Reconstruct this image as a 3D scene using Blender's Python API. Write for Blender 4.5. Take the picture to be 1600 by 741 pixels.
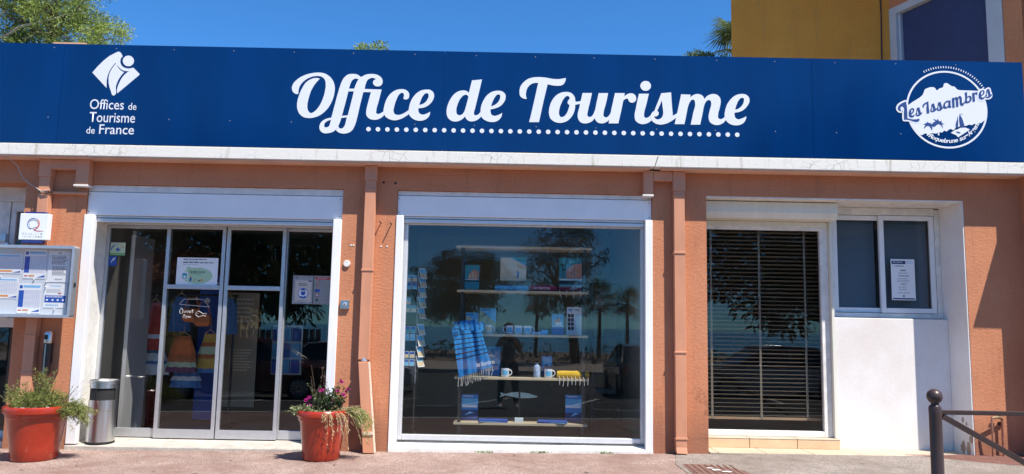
import bpy, bmesh, math, random
from mathutils import Vector, Matrix, Euler
R = math.radians
random.seed(7)
scene = bpy.context.scene
for o in list(bpy.data.objects): bpy.data.objects.remove(o)
COL = scene.collection

# ---------------------------------------------------------------- camera
CAM = (0.0, -7.605, 1.2)
cd = bpy.data.cameras.new('camera'); cam = bpy.data.objects.new('camera', cd); COL.objects.link(cam)
cd.sensor_width = 36.0; cd.lens = 27.0; cd.clip_start = 0.02; cd.clip_end = 20000
PITCH, ROLL = R(6.7), 0.0195
fwd = Vector((0, math.cos(PITCH), math.sin(PITCH))); up0 = Vector((0, -math.sin(PITCH), math.cos(PITCH))); rt0 = Vector((1, 0, 0))
rt = rt0*math.cos(ROLL) + up0*math.sin(ROLL); up = -rt0*math.sin(ROLL) + up0*math.cos(ROLL)
mw = Matrix((rt, up, -fwd)).transposed().to_4x4(); mw.translation = CAM
cam.matrix_world = mw
scene.camera = cam

# ---------------------------------------------------------------- sky, sun, exposure
AZ, EL = R(47), R(60)                      # sun to the right of the facade's normal, high summer midday
tosun = Vector((math.cos(EL)*math.sin(AZ), -math.cos(EL)*math.cos(AZ), math.sin(EL)))
world = bpy.data.worlds.new('World'); scene.world = world; world.use_nodes = True
wn = world.node_tree; wn.nodes.clear()
sky = wn.nodes.new('ShaderNodeTexSky'); sky.sky_type = 'NISHITA'; sky.sun_disc = False
sky.sun_elevation = EL; sky.sun_rotation = math.atan2(tosun.x, tosun.y)
sky.air_density = 1.0; sky.dust_density = 0.0; sky.ozone_density = 10.0; sky.altitude = 3000
bg = wn.nodes.new('ShaderNodeBackground'); bg.inputs[1].default_value = 0.116
wo = wn.nodes.new('ShaderNodeOutputWorld')
tint = wn.nodes.new('ShaderNodeMix'); tint.data_type = 'RGBA'; tint.blend_type = 'MULTIPLY'; tint.inputs[0].default_value = 1
tint.inputs[7].default_value = (.58, 1.06, 1.20, 1)          # the phone's deep blue summer sky, the same all round
wn.links.new(sky.outputs[0], tint.inputs[6]); wn.links.new(tint.outputs[2], bg.inputs[0]); wn.links.new(bg.outputs[0], wo.inputs[0])
sd = bpy.data.lights.new('sun', 'SUN'); sd.energy = 5.0; sd.angle = R(0.5); sd.color = (1.0, 0.935, 0.84)
sun = bpy.data.objects.new('sun', sd); COL.objects.link(sun)
sun.rotation_euler = tosun.to_track_quat('Z', 'Y').to_euler(); sun.location = tosun*30
vs = scene.view_settings; vs.view_transform = 'Standard'; vs.look = 'None'; vs.gamma = 1.0; vs.exposure = 0.76
vs.use_curve_mapping = False

# ---------------------------------------------------------------- helpers
def tag(o, label=None, cat=None, group=None, kind=None):
    if label: o['label'] = label
    if cat: o['category'] = cat
    if group: o['group'] = group
    if kind: o['kind'] = kind
    return o
def empty(name, loc=(0, 0, 0), rz=0, label=None, cat=None, group=None):
    o = bpy.data.objects.new(name, None); COL.objects.link(o); o.location = loc; o.rotation_euler = (0, 0, rz)
    o.empty_display_size = .1
    return tag(o, label, cat, group)
def link(name, me, parent=None, loc=None):
    o = bpy.data.objects.new(name, me); COL.objects.link(o)
    if loc is not None: o.location = loc
    if parent is not None: o.parent = parent
    return o
def copy_tree(o, parent=None):
    c = o.copy(); COL.objects.link(c); c.parent = parent
    for ch in o.children: copy_tree(ch, c)
    return c
class MB:
    def __init__(s): s.v = []; s.f = []; s.m = []
    def poly(s, pts, m=0):
        n = len(s.v); s.v += [tuple(p) for p in pts]; s.f.append(tuple(range(n, n+len(pts)))); s.m.append(m); return s
    def box(s, x0, x1, y0, y1, z0, z1, m=0):
        n = len(s.v)
        s.v += [(x0,y0,z0),(x1,y0,z0),(x1,y1,z0),(x0,y1,z0),(x0,y0,z1),(x1,y0,z1),(x1,y1,z1),(x0,y1,z1)]
        for f in ((0,3,2,1),(4,5,6,7),(0,1,5,4),(1,2,6,5),(2,3,7,6),(3,0,4,7)):
            s.f.append(tuple(n+i for i in f)); s.m.append(m)
        return s
    def hexa(s, pts, m=0):          # 8 points, order of box()
        n = len(s.v); s.v += [tuple(p) for p in pts]
        for f in ((0,3,2,1),(4,5,6,7),(0,1,5,4),(1,2,6,5),(2,3,7,6),(3,0,4,7)):
            s.f.append(tuple(n+i for i in f)); s.m.append(m)
        return s
    def prism_x(s, prof, x0, x1, m=0):   # prof: (y,z) outline, counter-clockwise seen from +x
        n = len(s.v); k = len(prof)
        s.v += [(x0, y, z) for y, z in prof] + [(x1, y, z) for y, z in prof]
        s.f.append(tuple(n+i for i in reversed(range(k)))); s.f.append(tuple(n+k+i for i in range(k))); s.m += [m, m]
        for i in range(k): s.f.append((n+i, n+(i+1) % k, n+k+(i+1) % k, n+k+i)); s.m.append(m)
        return s
    def prism_y(s, prof, y0, y1, m=0):   # prof: (x,z)
        n = len(s.v); k = len(prof)
        s.v += [(x, y0, z) for x, z in prof] + [(x, y1, z) for x, z in prof]
        s.f.append(tuple(n+i for i in range(k))); s.f.append(tuple(n+k+i for i in reversed(range(k)))); s.m += [m, m]
        for i in range(k): s.f.append((n+i, n+k+i, n+k+(i+1) % k, n+(i+1) % k)); s.m.append(m)
        return s
    def tube(s, pts, rad, n=8, m=0, caps=True):
        pts = [Vector(p) for p in pts]; rad = rad if isinstance(rad, (list, tuple)) else [rad]*len(pts)
        b = len(s.v); ref = None
        for i, p in enumerate(pts):
            t = (pts[min(i+1, len(pts)-1)] - pts[max(i-1, 0)]).normalized()
            if ref is None: ref = Vector((0, 0, 1)) if abs(t.z) < .9 else Vector((1, 0, 0))
            a = t.cross(ref).normalized(); c = a.cross(t).normalized(); ref = c
            for k in range(n):
                w = 2*math.pi*k/n; s.v.append(tuple(p + (a*math.cos(w) + c*math.sin(w))*rad[i]))
        for i in range(len(pts)-1):
            for k in range(n):
                s.f.append((b+i*n+k, b+i*n+(k+1) % n, b+(i+1)*n+(k+1) % n, b+(i+1)*n+k)); s.m.append(m)
        if caps:
            s.f.append(tuple(b+k for k in reversed(range(n)))); s.f.append(tuple(b+(len(pts)-1)*n+k for k in range(n))); s.m += [m, m]
        return s
    def lathe(s, prof, c=(0, 0, 0), n=32, m=0, sx=1, sy=1):   # prof: (r,z), from the bottom up, outside first
        b = len(s.v)
        for r, z in prof:
            for k in range(n):
                w = 2*math.pi*k/n; s.v.append((c[0]+r*sx*math.cos(w), c[1]+r*sy*math.sin(w), c[2]+z))
        for i in range(len(prof)-1):
            for k in range(n):
                s.f.append((b+i*n+k, b+i*n+(k+1) % n, b+(i+1)*n+(k+1) % n, b+(i+1)*n+k)); s.m.append(m)
        s.f.append(tuple(b+k for k in reversed(range(n)))); s.m.append(m)
        e = b+(len(prof)-1)*n; s.f.append(tuple(e+k for k in range(n))); s.m.append(m)
        return s
    def ball(s, c, r, n=10, m=0, sz=1.0):
        prof = [(max(1e-4, r*math.cos(a)), r*sz*math.sin(a)) for a in [(-.5+(i+.02)/(n*.5+.04))*math.pi for i in range(n//2+1)]]
        return s.lathe(prof, c, n, m)
    def mesh(s, name, mats, smooth=None):
        me = bpy.data.meshes.new(name); me.from_pydata(s.v, [], s.f)
        for mt in (mats if isinstance(mats, (list, tuple)) else [mats]): me.materials.append(mt)
        me.polygons.foreach_set('material_index', s.m)
        if smooth:
            me.polygons.foreach_set('use_smooth', [True]*len(s.f)); me.set_sharp_from_angle(angle=R(smooth))
        me.update(); return me
    def build(s, name, mats, parent=None, smooth=None, bevel=0, loc=None):
        o = link(name, s.mesh(name, mats, smooth), parent, loc)
        if bevel:
            md = o.modifiers.new('bevel', 'BEVEL'); md.width = bevel; md.segments = 2; md.limit_method = 'ANGLE'; md.angle_limit = R(40)
        return o
def outline_mesh(name, contours, mat, y, thick, offset=0.0, scale=1/2000):
    """filled outlines (x,z) as a thin plate whose back lies at y"""
    cu = bpy.data.curves.new(name, 'CURVE'); cu.dimensions = '2D'; cu.fill_mode = 'BOTH'; cu.extrude = thick/2; cu.offset = offset
    for c in contours:
        n = len(c)//2; sp = cu.splines.new('POLY'); sp.points.add(n-1); sp.use_cyclic_u = True
        for i in range(n): sp.points[i].co = (c[2*i]*scale, c[2*i+1]*scale, 0, 1)
    ob = bpy.data.objects.new(name, cu); me = bpy.data.meshes.new_from_object(ob)
    bpy.data.objects.remove(ob); bpy.data.curves.remove(cu)
    for v in me.vertices: v.co = (v.co.x, y - thick/2 - v.co.z, v.co.y)
    me.materials.clear(); me.materials.append(mat); return me
def text_mesh(name, s, mat, x0, z0, x1, z1, y, thick=.001, shear=0, bold=0.0):
    """lettering fitted into the box x0..x1, z0..z1, back at y"""
    cu = bpy.data.curves.new(name, 'FONT'); cu.body = s; cu.size = 1; cu.shear = shear; cu.offset = bold; cu.fill_mode = 'BOTH'; cu.resolution_u = 3
    ob = bpy.data.objects.new(name, cu); me = bpy.data.meshes.new_from_object(ob)
    bpy.data.objects.remove(ob); bpy.data.curves.remove(cu)
    xs = [v.co.x for v in me.vertices]; ys = [v.co.y for v in me.vertices]
    ax, bx, ay, by = min(xs), max(xs), min(ys), max(ys)
    for v in me.vertices: v.co = (x0+(v.co.x-ax)/(bx-ax)*(x1-x0), y-thick, z0+(v.co.y-ay)/(by-ay)*(z1-z0))
    me.materials.clear(); me.materials.append(mat); return me

# ---------------------------------------------------------------- materials
MATS = {}
def pm(name, col, rough=.6, metal=0, var=0.0, vscale=4, bump=0, bscale=90, bdist=.004, spec=.5, coat=0, stretch=None, island=0, trans=0, fine=0):
    if name in MATS: return MATS[name]
    m = bpy.data.materials.new(name); m.use_nodes = True; t = m.node_tree; N = t.nodes; L = t.links
    b = N['Principled BSDF']; b.inputs['Roughness'].default_value = rough; b.inputs['Metallic'].default_value = metal
    b.inputs['Specular IOR Level'].default_value = spec; b.inputs['Coat Weight'].default_value = coat; b.inputs['Coat Roughness'].default_value = .08
    b.inputs['Base Color'].default_value = (*col, 1)
    src = None
    tc = N.new('ShaderNodeTexCoord'); mp = N.new('ShaderNodeMapping'); L.new(tc.outputs['Object'], mp.inputs[0])
    if stretch: mp.inputs['Scale'].default_value = stretch
    def mul(fac_socket, lo, hi, prev):
        mr = N.new('ShaderNodeMapRange'); mr.inputs['From Min'].default_value = .28; mr.inputs['From Max'].default_value = .72
        mr.inputs['To Min'].default_value = lo; mr.inputs['To Max'].default_value = hi; L.new(fac_socket, mr.inputs['Value'])
        mx = N.new('ShaderNodeVectorMath'); mx.operation = 'SCALE'
        if prev is None: mx.inputs[0].default_value = col
        else: L.new(prev, mx.inputs[0])
        L.new(mr.outputs[0], mx.inputs['Scale']); return mx.outputs[0]
    if var:
        nz = N.new('ShaderNodeTexNoise'); nz.inputs['Scale'].default_value = vscale; nz.inputs['Detail'].default_value = 6; nz.inputs['Roughness'].default_value = .65
        L.new(mp.outputs[0], nz.inputs['Vector']); src = mul(nz.outputs[0], 1-var, 1+var, src)
    if fine:
        nz = N.new('ShaderNodeTexNoise'); nz.inputs['Scale'].default_value = bscale; nz.inputs['Detail'].default_value = 3
        L.new(tc.outputs['Object'], nz.inputs['Vector']); src = mul(nz.outputs[0], 1-fine, 1+fine, src)
    if island:
        g = N.new('ShaderNodeNewGeometry'); mr = N.new('ShaderNodeMapRange'); mr.inputs['To Min'].default_value = 1-island; mr.inputs['To Max'].default_value = 1+island
        L.new(g.outputs['Random Per Island'], mr.inputs['Value'])
        mx = N.new('ShaderNodeVectorMath'); mx.operation = 'SCALE'
        if src is None: mx.inputs[0].default_value = col
        else: L.new(src, mx.inputs[0])
        L.new(mr.outputs[0], mx.inputs['Scale']); src = mx.outputs[0]
    if src is not None: L.new(src, b.inputs['Base Color'])
    if bump:
        nb = N.new('ShaderNodeTexNoise'); nb.inputs['Scale'].default_value = bscale; nb.inputs['Detail'].default_value = 4; nb.inputs['Roughness'].default_value = .6
        L.new(mp.outputs[0], nb.inputs['Vector'])
        bp = N.new('ShaderNodeBump'); bp.inputs['Strength'].default_value = bump; bp.inputs['Distance'].default_value = bdist
        L.new(nb.outputs[0], bp.inputs['Height']); L.new(bp.outputs[0], b.inputs['Normal'])
    if trans:
        tr = N.new('ShaderNodeBsdfTranslucent'); mix = N.new('ShaderNodeMixShader'); mix.inputs[0].default_value = trans
        if src is not None: L.new(src, tr.inputs[0])
        else: tr.inputs[0].default_value = (*col, 1)
        L.new(b.outputs[0], mix.inputs[1]); L.new(tr.outputs[0], mix.inputs[2]); L.new(mix.outputs[0], N['Material Output'].inputs[0])
    MATS[name] = m; return m
def glass(name, tint, rough=0.0, ior=1.52):
    m = bpy.data.materials.new(name); m.use_nodes = True; t = m.node_tree; N = t.nodes; L = t.links
    N.remove(N['Principled BSDF'])
    tr = N.new('ShaderNodeBsdfTransparent'); tr.inputs[0].default_value = (*tint, 1)
    gl = N.new('ShaderNodeBsdfGlossy'); gl.inputs['Roughness'].default_value = rough
    fr = N.new('ShaderNodeFresnel'); gb = N.new('ShaderNodeNewGeometry'); iv = N.new('ShaderNodeMix'); iv.data_type = 'FLOAT'; iv.inputs[2].default_value = ior; iv.inputs[3].default_value = 1/ior
    L.new(gb.outputs['Backfacing'], iv.inputs[0]); L.new(iv.outputs[0], fr.inputs['IOR'])     # both faces reflect alike: the pane does not bend light
    mx = N.new('ShaderNodeMixShader'); L.new(fr.outputs[0], mx.inputs[0]); L.new(tr.outputs[0], mx.inputs[1]); L.new(gl.outputs[0], mx.inputs[2])
    tc = N.new('ShaderNodeTexCoord'); nz = N.new('ShaderNodeTexNoise'); nz.inputs['Scale'].default_value = 1.8; nz.inputs['Detail'].default_value = 1; L.new(tc.outputs['Object'], nz.inputs['Vector'])
    bp = N.new('ShaderNodeBump'); bp.inputs['Strength'].default_value = 1; bp.inputs['Distance'].default_value = .0005; L.new(nz.outputs[0], bp.inputs['Height']); L.new(bp.outputs[0], gl.inputs['Normal'])   # slightly wavy pane
    L.new(mx.outputs[0], N['Material Output'].inputs[0]); return m
def ramp(N, stops):
    r = N.new('ShaderNodeValToRGB'); e = r.color_ramp.elements
    e[0].position, e[0].color = stops[0][0], (*stops[0][1], 1); e[1].position, e[1].color = stops[-1][0], (*stops[-1][1], 1)
    for p, c in stops[1:-1]:
        q = e.new(p); q.color = (*c, 1)
    return r
def noise(N, L, vec, scale, detail=5, rough=.6):
    n = N.new('ShaderNodeTexNoise'); n.inputs['Scale'].default_value = scale; n.inputs['Detail'].default_value = detail; n.inputs['Roughness'].default_value = rough
    L.new(vec, n.inputs['Vector']); return n.outputs[0]
def mixc(N, L, fac, a, b, mode='MIX'):
    x = N.new('ShaderNodeMix'); x.data_type = 'RGBA'; x.blend_type = mode
    if isinstance(fac, (int, float)): x.inputs[0].default_value = fac
    else: L.new(fac, x.inputs[0])
    for i, c in ((6, a), (7, b)):
        if isinstance(c, tuple): x.inputs[i].default_value = (*c, 1)
        else: L.new(c, x.inputs[i])
    return x.outputs[2]
def math_(N, L, op, a, b=None):
    x = N.new('ShaderNodeMath'); x.operation = op
    for i, c in ((0, a), (1, b)):
        if c is None: continue
        if isinstance(c, (int, float)): x.inputs[i].default_value = c
        else: L.new(c, x.inputs[i])
    return x.outputs[0]
def render_coat(name, col, stain, grain=1.0, hairline=.35):
    """troweled wall render: coarse relief, blotches, drips and a dirty foot"""
    m = bpy.data.materials.new(name); m.use_nodes = True; t = m.node_tree; N = t.nodes; L = t.links
    b = N['Principled BSDF']; b.inputs['Roughness'].default_value = .9; b.inputs['Specular IOR Level'].default_value = .2
    tc = N.new('ShaderNodeTexCoord'); v = tc.outputs['Object']
    mp = N.new('ShaderNodeMapping'); mp.inputs['Scale'].default_value = (1, 1, .18); L.new(v, mp.inputs[0])
    big = noise(N, L, v, 1.3, 6, .6); drip = noise(N, L, mp.outputs[0], 9, 5, .7); fin = noise(N, L, v, 60, 4, .6)
    f1 = ramp(N, [(.34, (0, 0, 0)), (.68, (.85, .85, .85))]); L.new(big, f1.inputs[0])
    c = mixc(N, L, f1.outputs[0], col, tuple(x*k for x, k in zip(col, (.86, .78, .72))))
    f2 = ramp(N, [(.54, (0, 0, 0)), (.80, (.6, .6, .6))]); L.new(drip, f2.inputs[0])
    c = mixc(N, L, f2.outputs[0], c, stain)
    fa = .93 if min(col) > .7 else .86
    f3 = ramp(N, [(.3, (fa, fa, fa)), (.7, (2-fa-.06, 2-fa-.06, 2-fa-.06))]); L.new(fin, f3.inputs[0])
    c = mixc(N, L, 1.0, c, f3.outputs[0], 'MULTIPLY')
    sp = N.new('ShaderNodeSeparateXYZ'); L.new(v, sp.inputs[0])
    z = math_(N, L, 'ADD', sp.outputs[2], math_(N, L, 'MULTIPLY', drip, -.35))
    f4 = ramp(N, [(.0, (.75, .75, .75)), (.30, (0, 0, 0))]); L.new(z, f4.inputs[0])
    c = mixc(N, L, f4.outputs[0], c, stain)
    wob = mixc(N, L, .10, v, noise(N, L, v, 3, 5, .7))
    vc = N.new('ShaderNodeTexVoronoi'); vc.feature = 'DISTANCE_TO_EDGE'; vc.inputs['Scale'].default_value = 1.1; L.new(wob, vc.inputs['Vector'])
    hair = math_(N, L, 'LESS_THAN', vc.outputs[0], math_(N, L, 'MULTIPLY', math_(N, L, 'SUBTRACT', noise(N, L, v, .8, 3, .5), .52), .011))
    c = mixc(N, L, math_(N, L, 'MULTIPLY', hair, hairline), c, tuple(x*.4 for x in stain))
    L.new(c, b.inputs['Base Color'])
    mp2 = N.new('ShaderNodeMapping'); mp2.inputs['Scale'].default_value = (.6, 1, 1.25); mp2.inputs['Rotation'].default_value = (0, R(25), 0); L.new(v, mp2.inputs[0])
    vo = N.new('ShaderNodeTexVoronoi'); vo.inputs['Scale'].default_value = 48; vo.feature = 'SMOOTH_F1'; L.new(mp2.outputs[0], vo.inputs['Vector'])
    hh = math_(N, L, 'ADD', noise(N, L, mp2.outputs[0], 55, 5, .65), math_(N, L, 'MULTIPLY', vo.outputs[0], .6))
    bp = N.new('ShaderNodeBump'); bp.inputs['Strength'].default_value = .32*grain; bp.inputs['Distance'].default_value = .008; L.new(hh, bp.inputs['Height']); L.new(bp.outputs[0], b.inputs['Normal'])
    return m
def cracked_paint(name, col):
    m = bpy.data.materials.new(name); m.use_nodes = True; t = m.node_tree; N = t.nodes; L = t.links
    b = N['Principled BSDF']; b.inputs['Roughness'].default_value = .75; b.inputs['Specular IOR Level'].default_value = .3
    tc = N.new('ShaderNodeTexCoord'); v = tc.outputs['Object']
    nz = N.new('ShaderNodeTexNoise'); nz.inputs['Scale'].default_value = 6; nz.inputs['Detail'].default_value = 5; L.new(v, nz.inputs['Vector'])
    wv = mixc(N, L, .07, v, nz.outputs['Color'])
    vo = N.new('ShaderNodeTexVoronoi'); vo.feature = 'DISTANCE_TO_EDGE'; vo.inputs['Scale'].default_value = 11; L.new(wv, vo.inputs['Vector'])
    gate = noise(N, L, v, 1.7, 4, .6)
    thr = math_(N, L, 'MULTIPLY', math_(N, L, 'SUBTRACT', gate, .50), .13)
    crack = math_(N, L, 'LESS_THAN', vo.outputs[0], thr)
    mp = N.new('ShaderNodeMapping'); mp.inputs['Scale'].default_value = (1, 1, .12); L.new(v, mp.inputs[0])
    rs = ramp(N, [(.56, (0, 0, 0)), (.72, (.8, .8, .8))]); L.new(noise(N, L, mp.outputs[0], 16, 5, .7), rs.inputs[0])
    c = mixc(N, L, rs.outputs[0], col, (.42, .38, .31))
    c = mixc(N, L, math_(N, L, 'MULTIPLY', crack, .75), c, (.3, .26, .22))
    L.new(c, b.inputs['Base Color'])
    bp = N.new('ShaderNodeBump'); bp.inputs['Strength'].default_value = .5; bp.inputs['Distance'].default_value = .004
    L.new(math_(N, L, 'SUBTRACT', noise(N, L, v, 35, 5, .6), crack), bp.inputs['Height']); L.new(bp.outputs[0], b.inputs['Normal'])
    return m
def aggregate(name, cols, scale, rough=.9, blot=None):
    """ground of small stones in a binder"""
    m = bpy.data.materials.new(name); m.use_nodes = True; t = m.node_tree; N = t.nodes; L = t.links
    b = N['Principled BSDF']; b.inputs['Roughness'].default_value = rough; b.inputs['Specular IOR Level'].default_value = .3
    tc = N.new('ShaderNodeTexCoord'); v = tc.outputs['Object']
    vo = N.new('ShaderNodeTexVoronoi'); vo.inputs['Scale'].default_value = scale; L.new(v, vo.inputs['Vector'])
    sp = N.new('ShaderNodeSeparateColor'); L.new(vo.outputs['Color'], sp.inputs[0])
    rp = ramp(N, cols); L.new(sp.outputs[0], rp.inputs[0])
    f = ramp(N, [(.38, (0, 0, 0)), (.66, (.85, .85, .85))]); L.new(noise(N, L, v, 1.3, 7, .68), f.inputs[0])
    c = mixc(N, L, f.outputs[0], rp.outputs[0], blot or cols[0][1])
    g = ramp(N, [(.3, (.82, .82, .82)), (.7, (1.1, 1.1, 1.1))]); L.new(noise(N, L, v, 7, 5, .7), g.inputs[0])
    c = mixc(N, L, 1.0, c, g.outputs[0], 'MULTIPLY')
    L.new(c, b.inputs['Base Color'])
    bp = N.new('ShaderNodeBump'); bp.inputs['Strength'].default_value = .6; bp.inputs['Distance'].default_value = .004; bp.invert = True
    L.new(vo.outputs['Distance'], bp.inputs['Height']); L.new(bp.outputs[0], b.inputs['Normal'])
    return m
ORANGE = render_coat('orange_render', (.575, .248, .134), (.27, .118, .072))
WHITE_R = render_coat('white_render', (.84, .835, .82), (.72, .69, .64), .22, 0)
OCHRE = render_coat('ochre_render', (.86, .36, .06), (.50, .24, .08), .3, 0)
ORANGE_UP = render_coat('orange_render_upper', (.62, .25, .12), (.38, .17, .09), .35, 0)
SLAB = cracked_paint('cracked_white_paint', (.74, .715, .65))
SOFFIT = pm('soffit_paint', (.66, .40, .28), .9, var=.15, vscale=3)
PIPE = pm('pipe_paint', (.58, .262, .148), .55, var=.12, vscale=6, bump=.15, bscale=40, stretch=(1, 1, .3))
PIPE_WEAR = pm('pipe_worn_edge', (.72, .58, .46), .7, var=.2, vscale=30)
WHITE = pm('white_paint', (.80, .80, .80), .45, var=.07, vscale=5, bump=.08, bscale=30, stretch=(1, 1, .3))
WHITE_OLD = pm('old_white_paint', (.74, .72, .67), .6, var=.18, vscale=9, bump=.25, bscale=35)
BOXWHITE = pm('shutter_box_white', (.88, .88, .87), .5, var=.05, vscale=3, bump=.06, bscale=12)
CREAM = pm('aged_cream_plastic', (.72, .70, .60), .5, var=.08, vscale=4, stretch=(3, 1, .3))
ALU = pm('anodised_aluminium', (.60, .61, .63), .38, metal=.7, var=.06, vscale=20)
ALU_W = pm('pale_aluminium', (.66, .67, .68), .42, metal=.35, var=.06, vscale=12)
STEEL = pm('brushed_steel', (.62, .61, .59), .3, metal=1, var=.06, vscale=60, stretch=(1, 1, .02), bump=.05, bscale=200)
BLACK = pm('black_metal', (.02, .02, .021), .5, var=.2, vscale=10)
RUBBER = pm('black_rubber', (.015, .015, .015), .8)
BLUE = pm('blue_sign_panel', (.0003, .027, .122), .13, var=.16, vscale=2.2, stretch=(1, 1, .22), spec=.42, bump=.10, bscale=1.1)
VINYL = pm('white_vinyl', (.74, .76, .80), .4, var=.02, vscale=3)
BLUEV = pm('blue_vinyl', (.02, .06, .21), .4)
CONC = pm('worn_concrete', (.42, .385, .34), .9, var=.25, vscale=7, bump=.5, bscale=60, fine=.12)
TILE = pm('buff_tile', (.70, .47, .28), .5, var=.12, vscale=6, bump=.08, bscale=60)
TILE_L = pm('pale_tile', (.50, .41, .30), .5, var=.12, vscale=6, bump=.08, bscale=60)
GROUT = pm('grout', (.42, .34, .26), .9, var=.2, vscale=20)
def scuffed(name, col, mark, rough, lo, hi, scale, stretch=(1, 1, 1), coat=0, fine=90):
    m = bpy.data.materials.new(name); m.use_nodes = True; t = m.node_tree; N = t.nodes; L = t.links; b = N['Principled BSDF']
    tc = N.new('ShaderNodeTexCoord'); mp = N.new('ShaderNodeMapping'); mp.inputs['Scale'].default_value = stretch; L.new(tc.outputs['Object'], mp.inputs[0])
    f = ramp(N, [(lo, (0, 0, 0)), (hi, (1, 1, 1))]); L.new(noise(N, L, mp.outputs[0], scale, 8, .72), f.inputs[0])
    g = ramp(N, [(.3, (.8, .8, .8)), (.7, (1.15, 1.15, 1.15))]); L.new(noise(N, L, tc.outputs['Object'], 5, 4, .6), g.inputs[0])
    c = mixc(N, L, 1.0, col, g.outputs[0], 'MULTIPLY'); c = mixc(N, L, f.outputs[0], c, mark); L.new(c, b.inputs['Base Color'])
    r = math_(N, L, 'ADD', math_(N, L, 'MULTIPLY', f.outputs[0], .45), rough); L.new(r, b.inputs['Roughness']); b.inputs['Coat Weight'].default_value = coat; b.inputs['Coat Roughness'].default_value = .15
    bp = N.new('ShaderNodeBump'); bp.inputs['Strength'].default_value = .12; bp.inputs['Distance'].default_value = .004; L.new(noise(N, L, tc.outputs['Object'], fine*.3, 4, .6), bp.inputs['Height']); L.new(bp.outputs[0], b.inputs['Normal'])
    return m
POT = scuffed('glazed_terracotta', (.33, .026, .009), (.46, .20, .13), .24, .60, .86, 7, (1, 1, .6), .25)
BOLL = scuffed('brown_black_iron', (.052, .030, .025), (.26, .20, .18), .38, .66, .72, 42)
SOIL = pm('soil', (.07, .045, .03), .95, var=.4, vscale=30, bump=1, bscale=60)
GLASS = glass('shop_glass', (.95, .955, .95), 0.0, 1.5)
GLASS_R = glass('tinted_glass', (.90, .92, .93), 0.0, 1.42)
CASEGLASS = glass('case_glass', (.985, .985, .985), 0.0, 1.3)
PAVE = aggregate('pink_aggregate', [(0, (.16, .09, .072)), (.3, (.27, .185, .155)), (.6, (.35, .26, .225)), (1, (.52, .43, .385))], 160, blot=(.21, .125, .10))
PAVE_G = aggregate('grey_aggregate', [(0, (.13, .10, .085)), (.3, (.22, .185, .16)), (.6, (.29, .25, .22)), (1, (.44, .40, .36))], 150, blot=(.19, .155, .13))
RED_G = pm('red_ground_patch', (.15, .065, .05), .95, var=.3, vscale=9, bump=.6, bscale=60, fine=.25)
ASPH = aggregate('asphalt', [(0, (.045, .044, .043)), (.5, (.07, .068, .066)), (1, (.11, .107, .10))], 110)
LINE = pm('road_paint', (.72, .72, .70), .7, var=.15, vscale=12)
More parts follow.
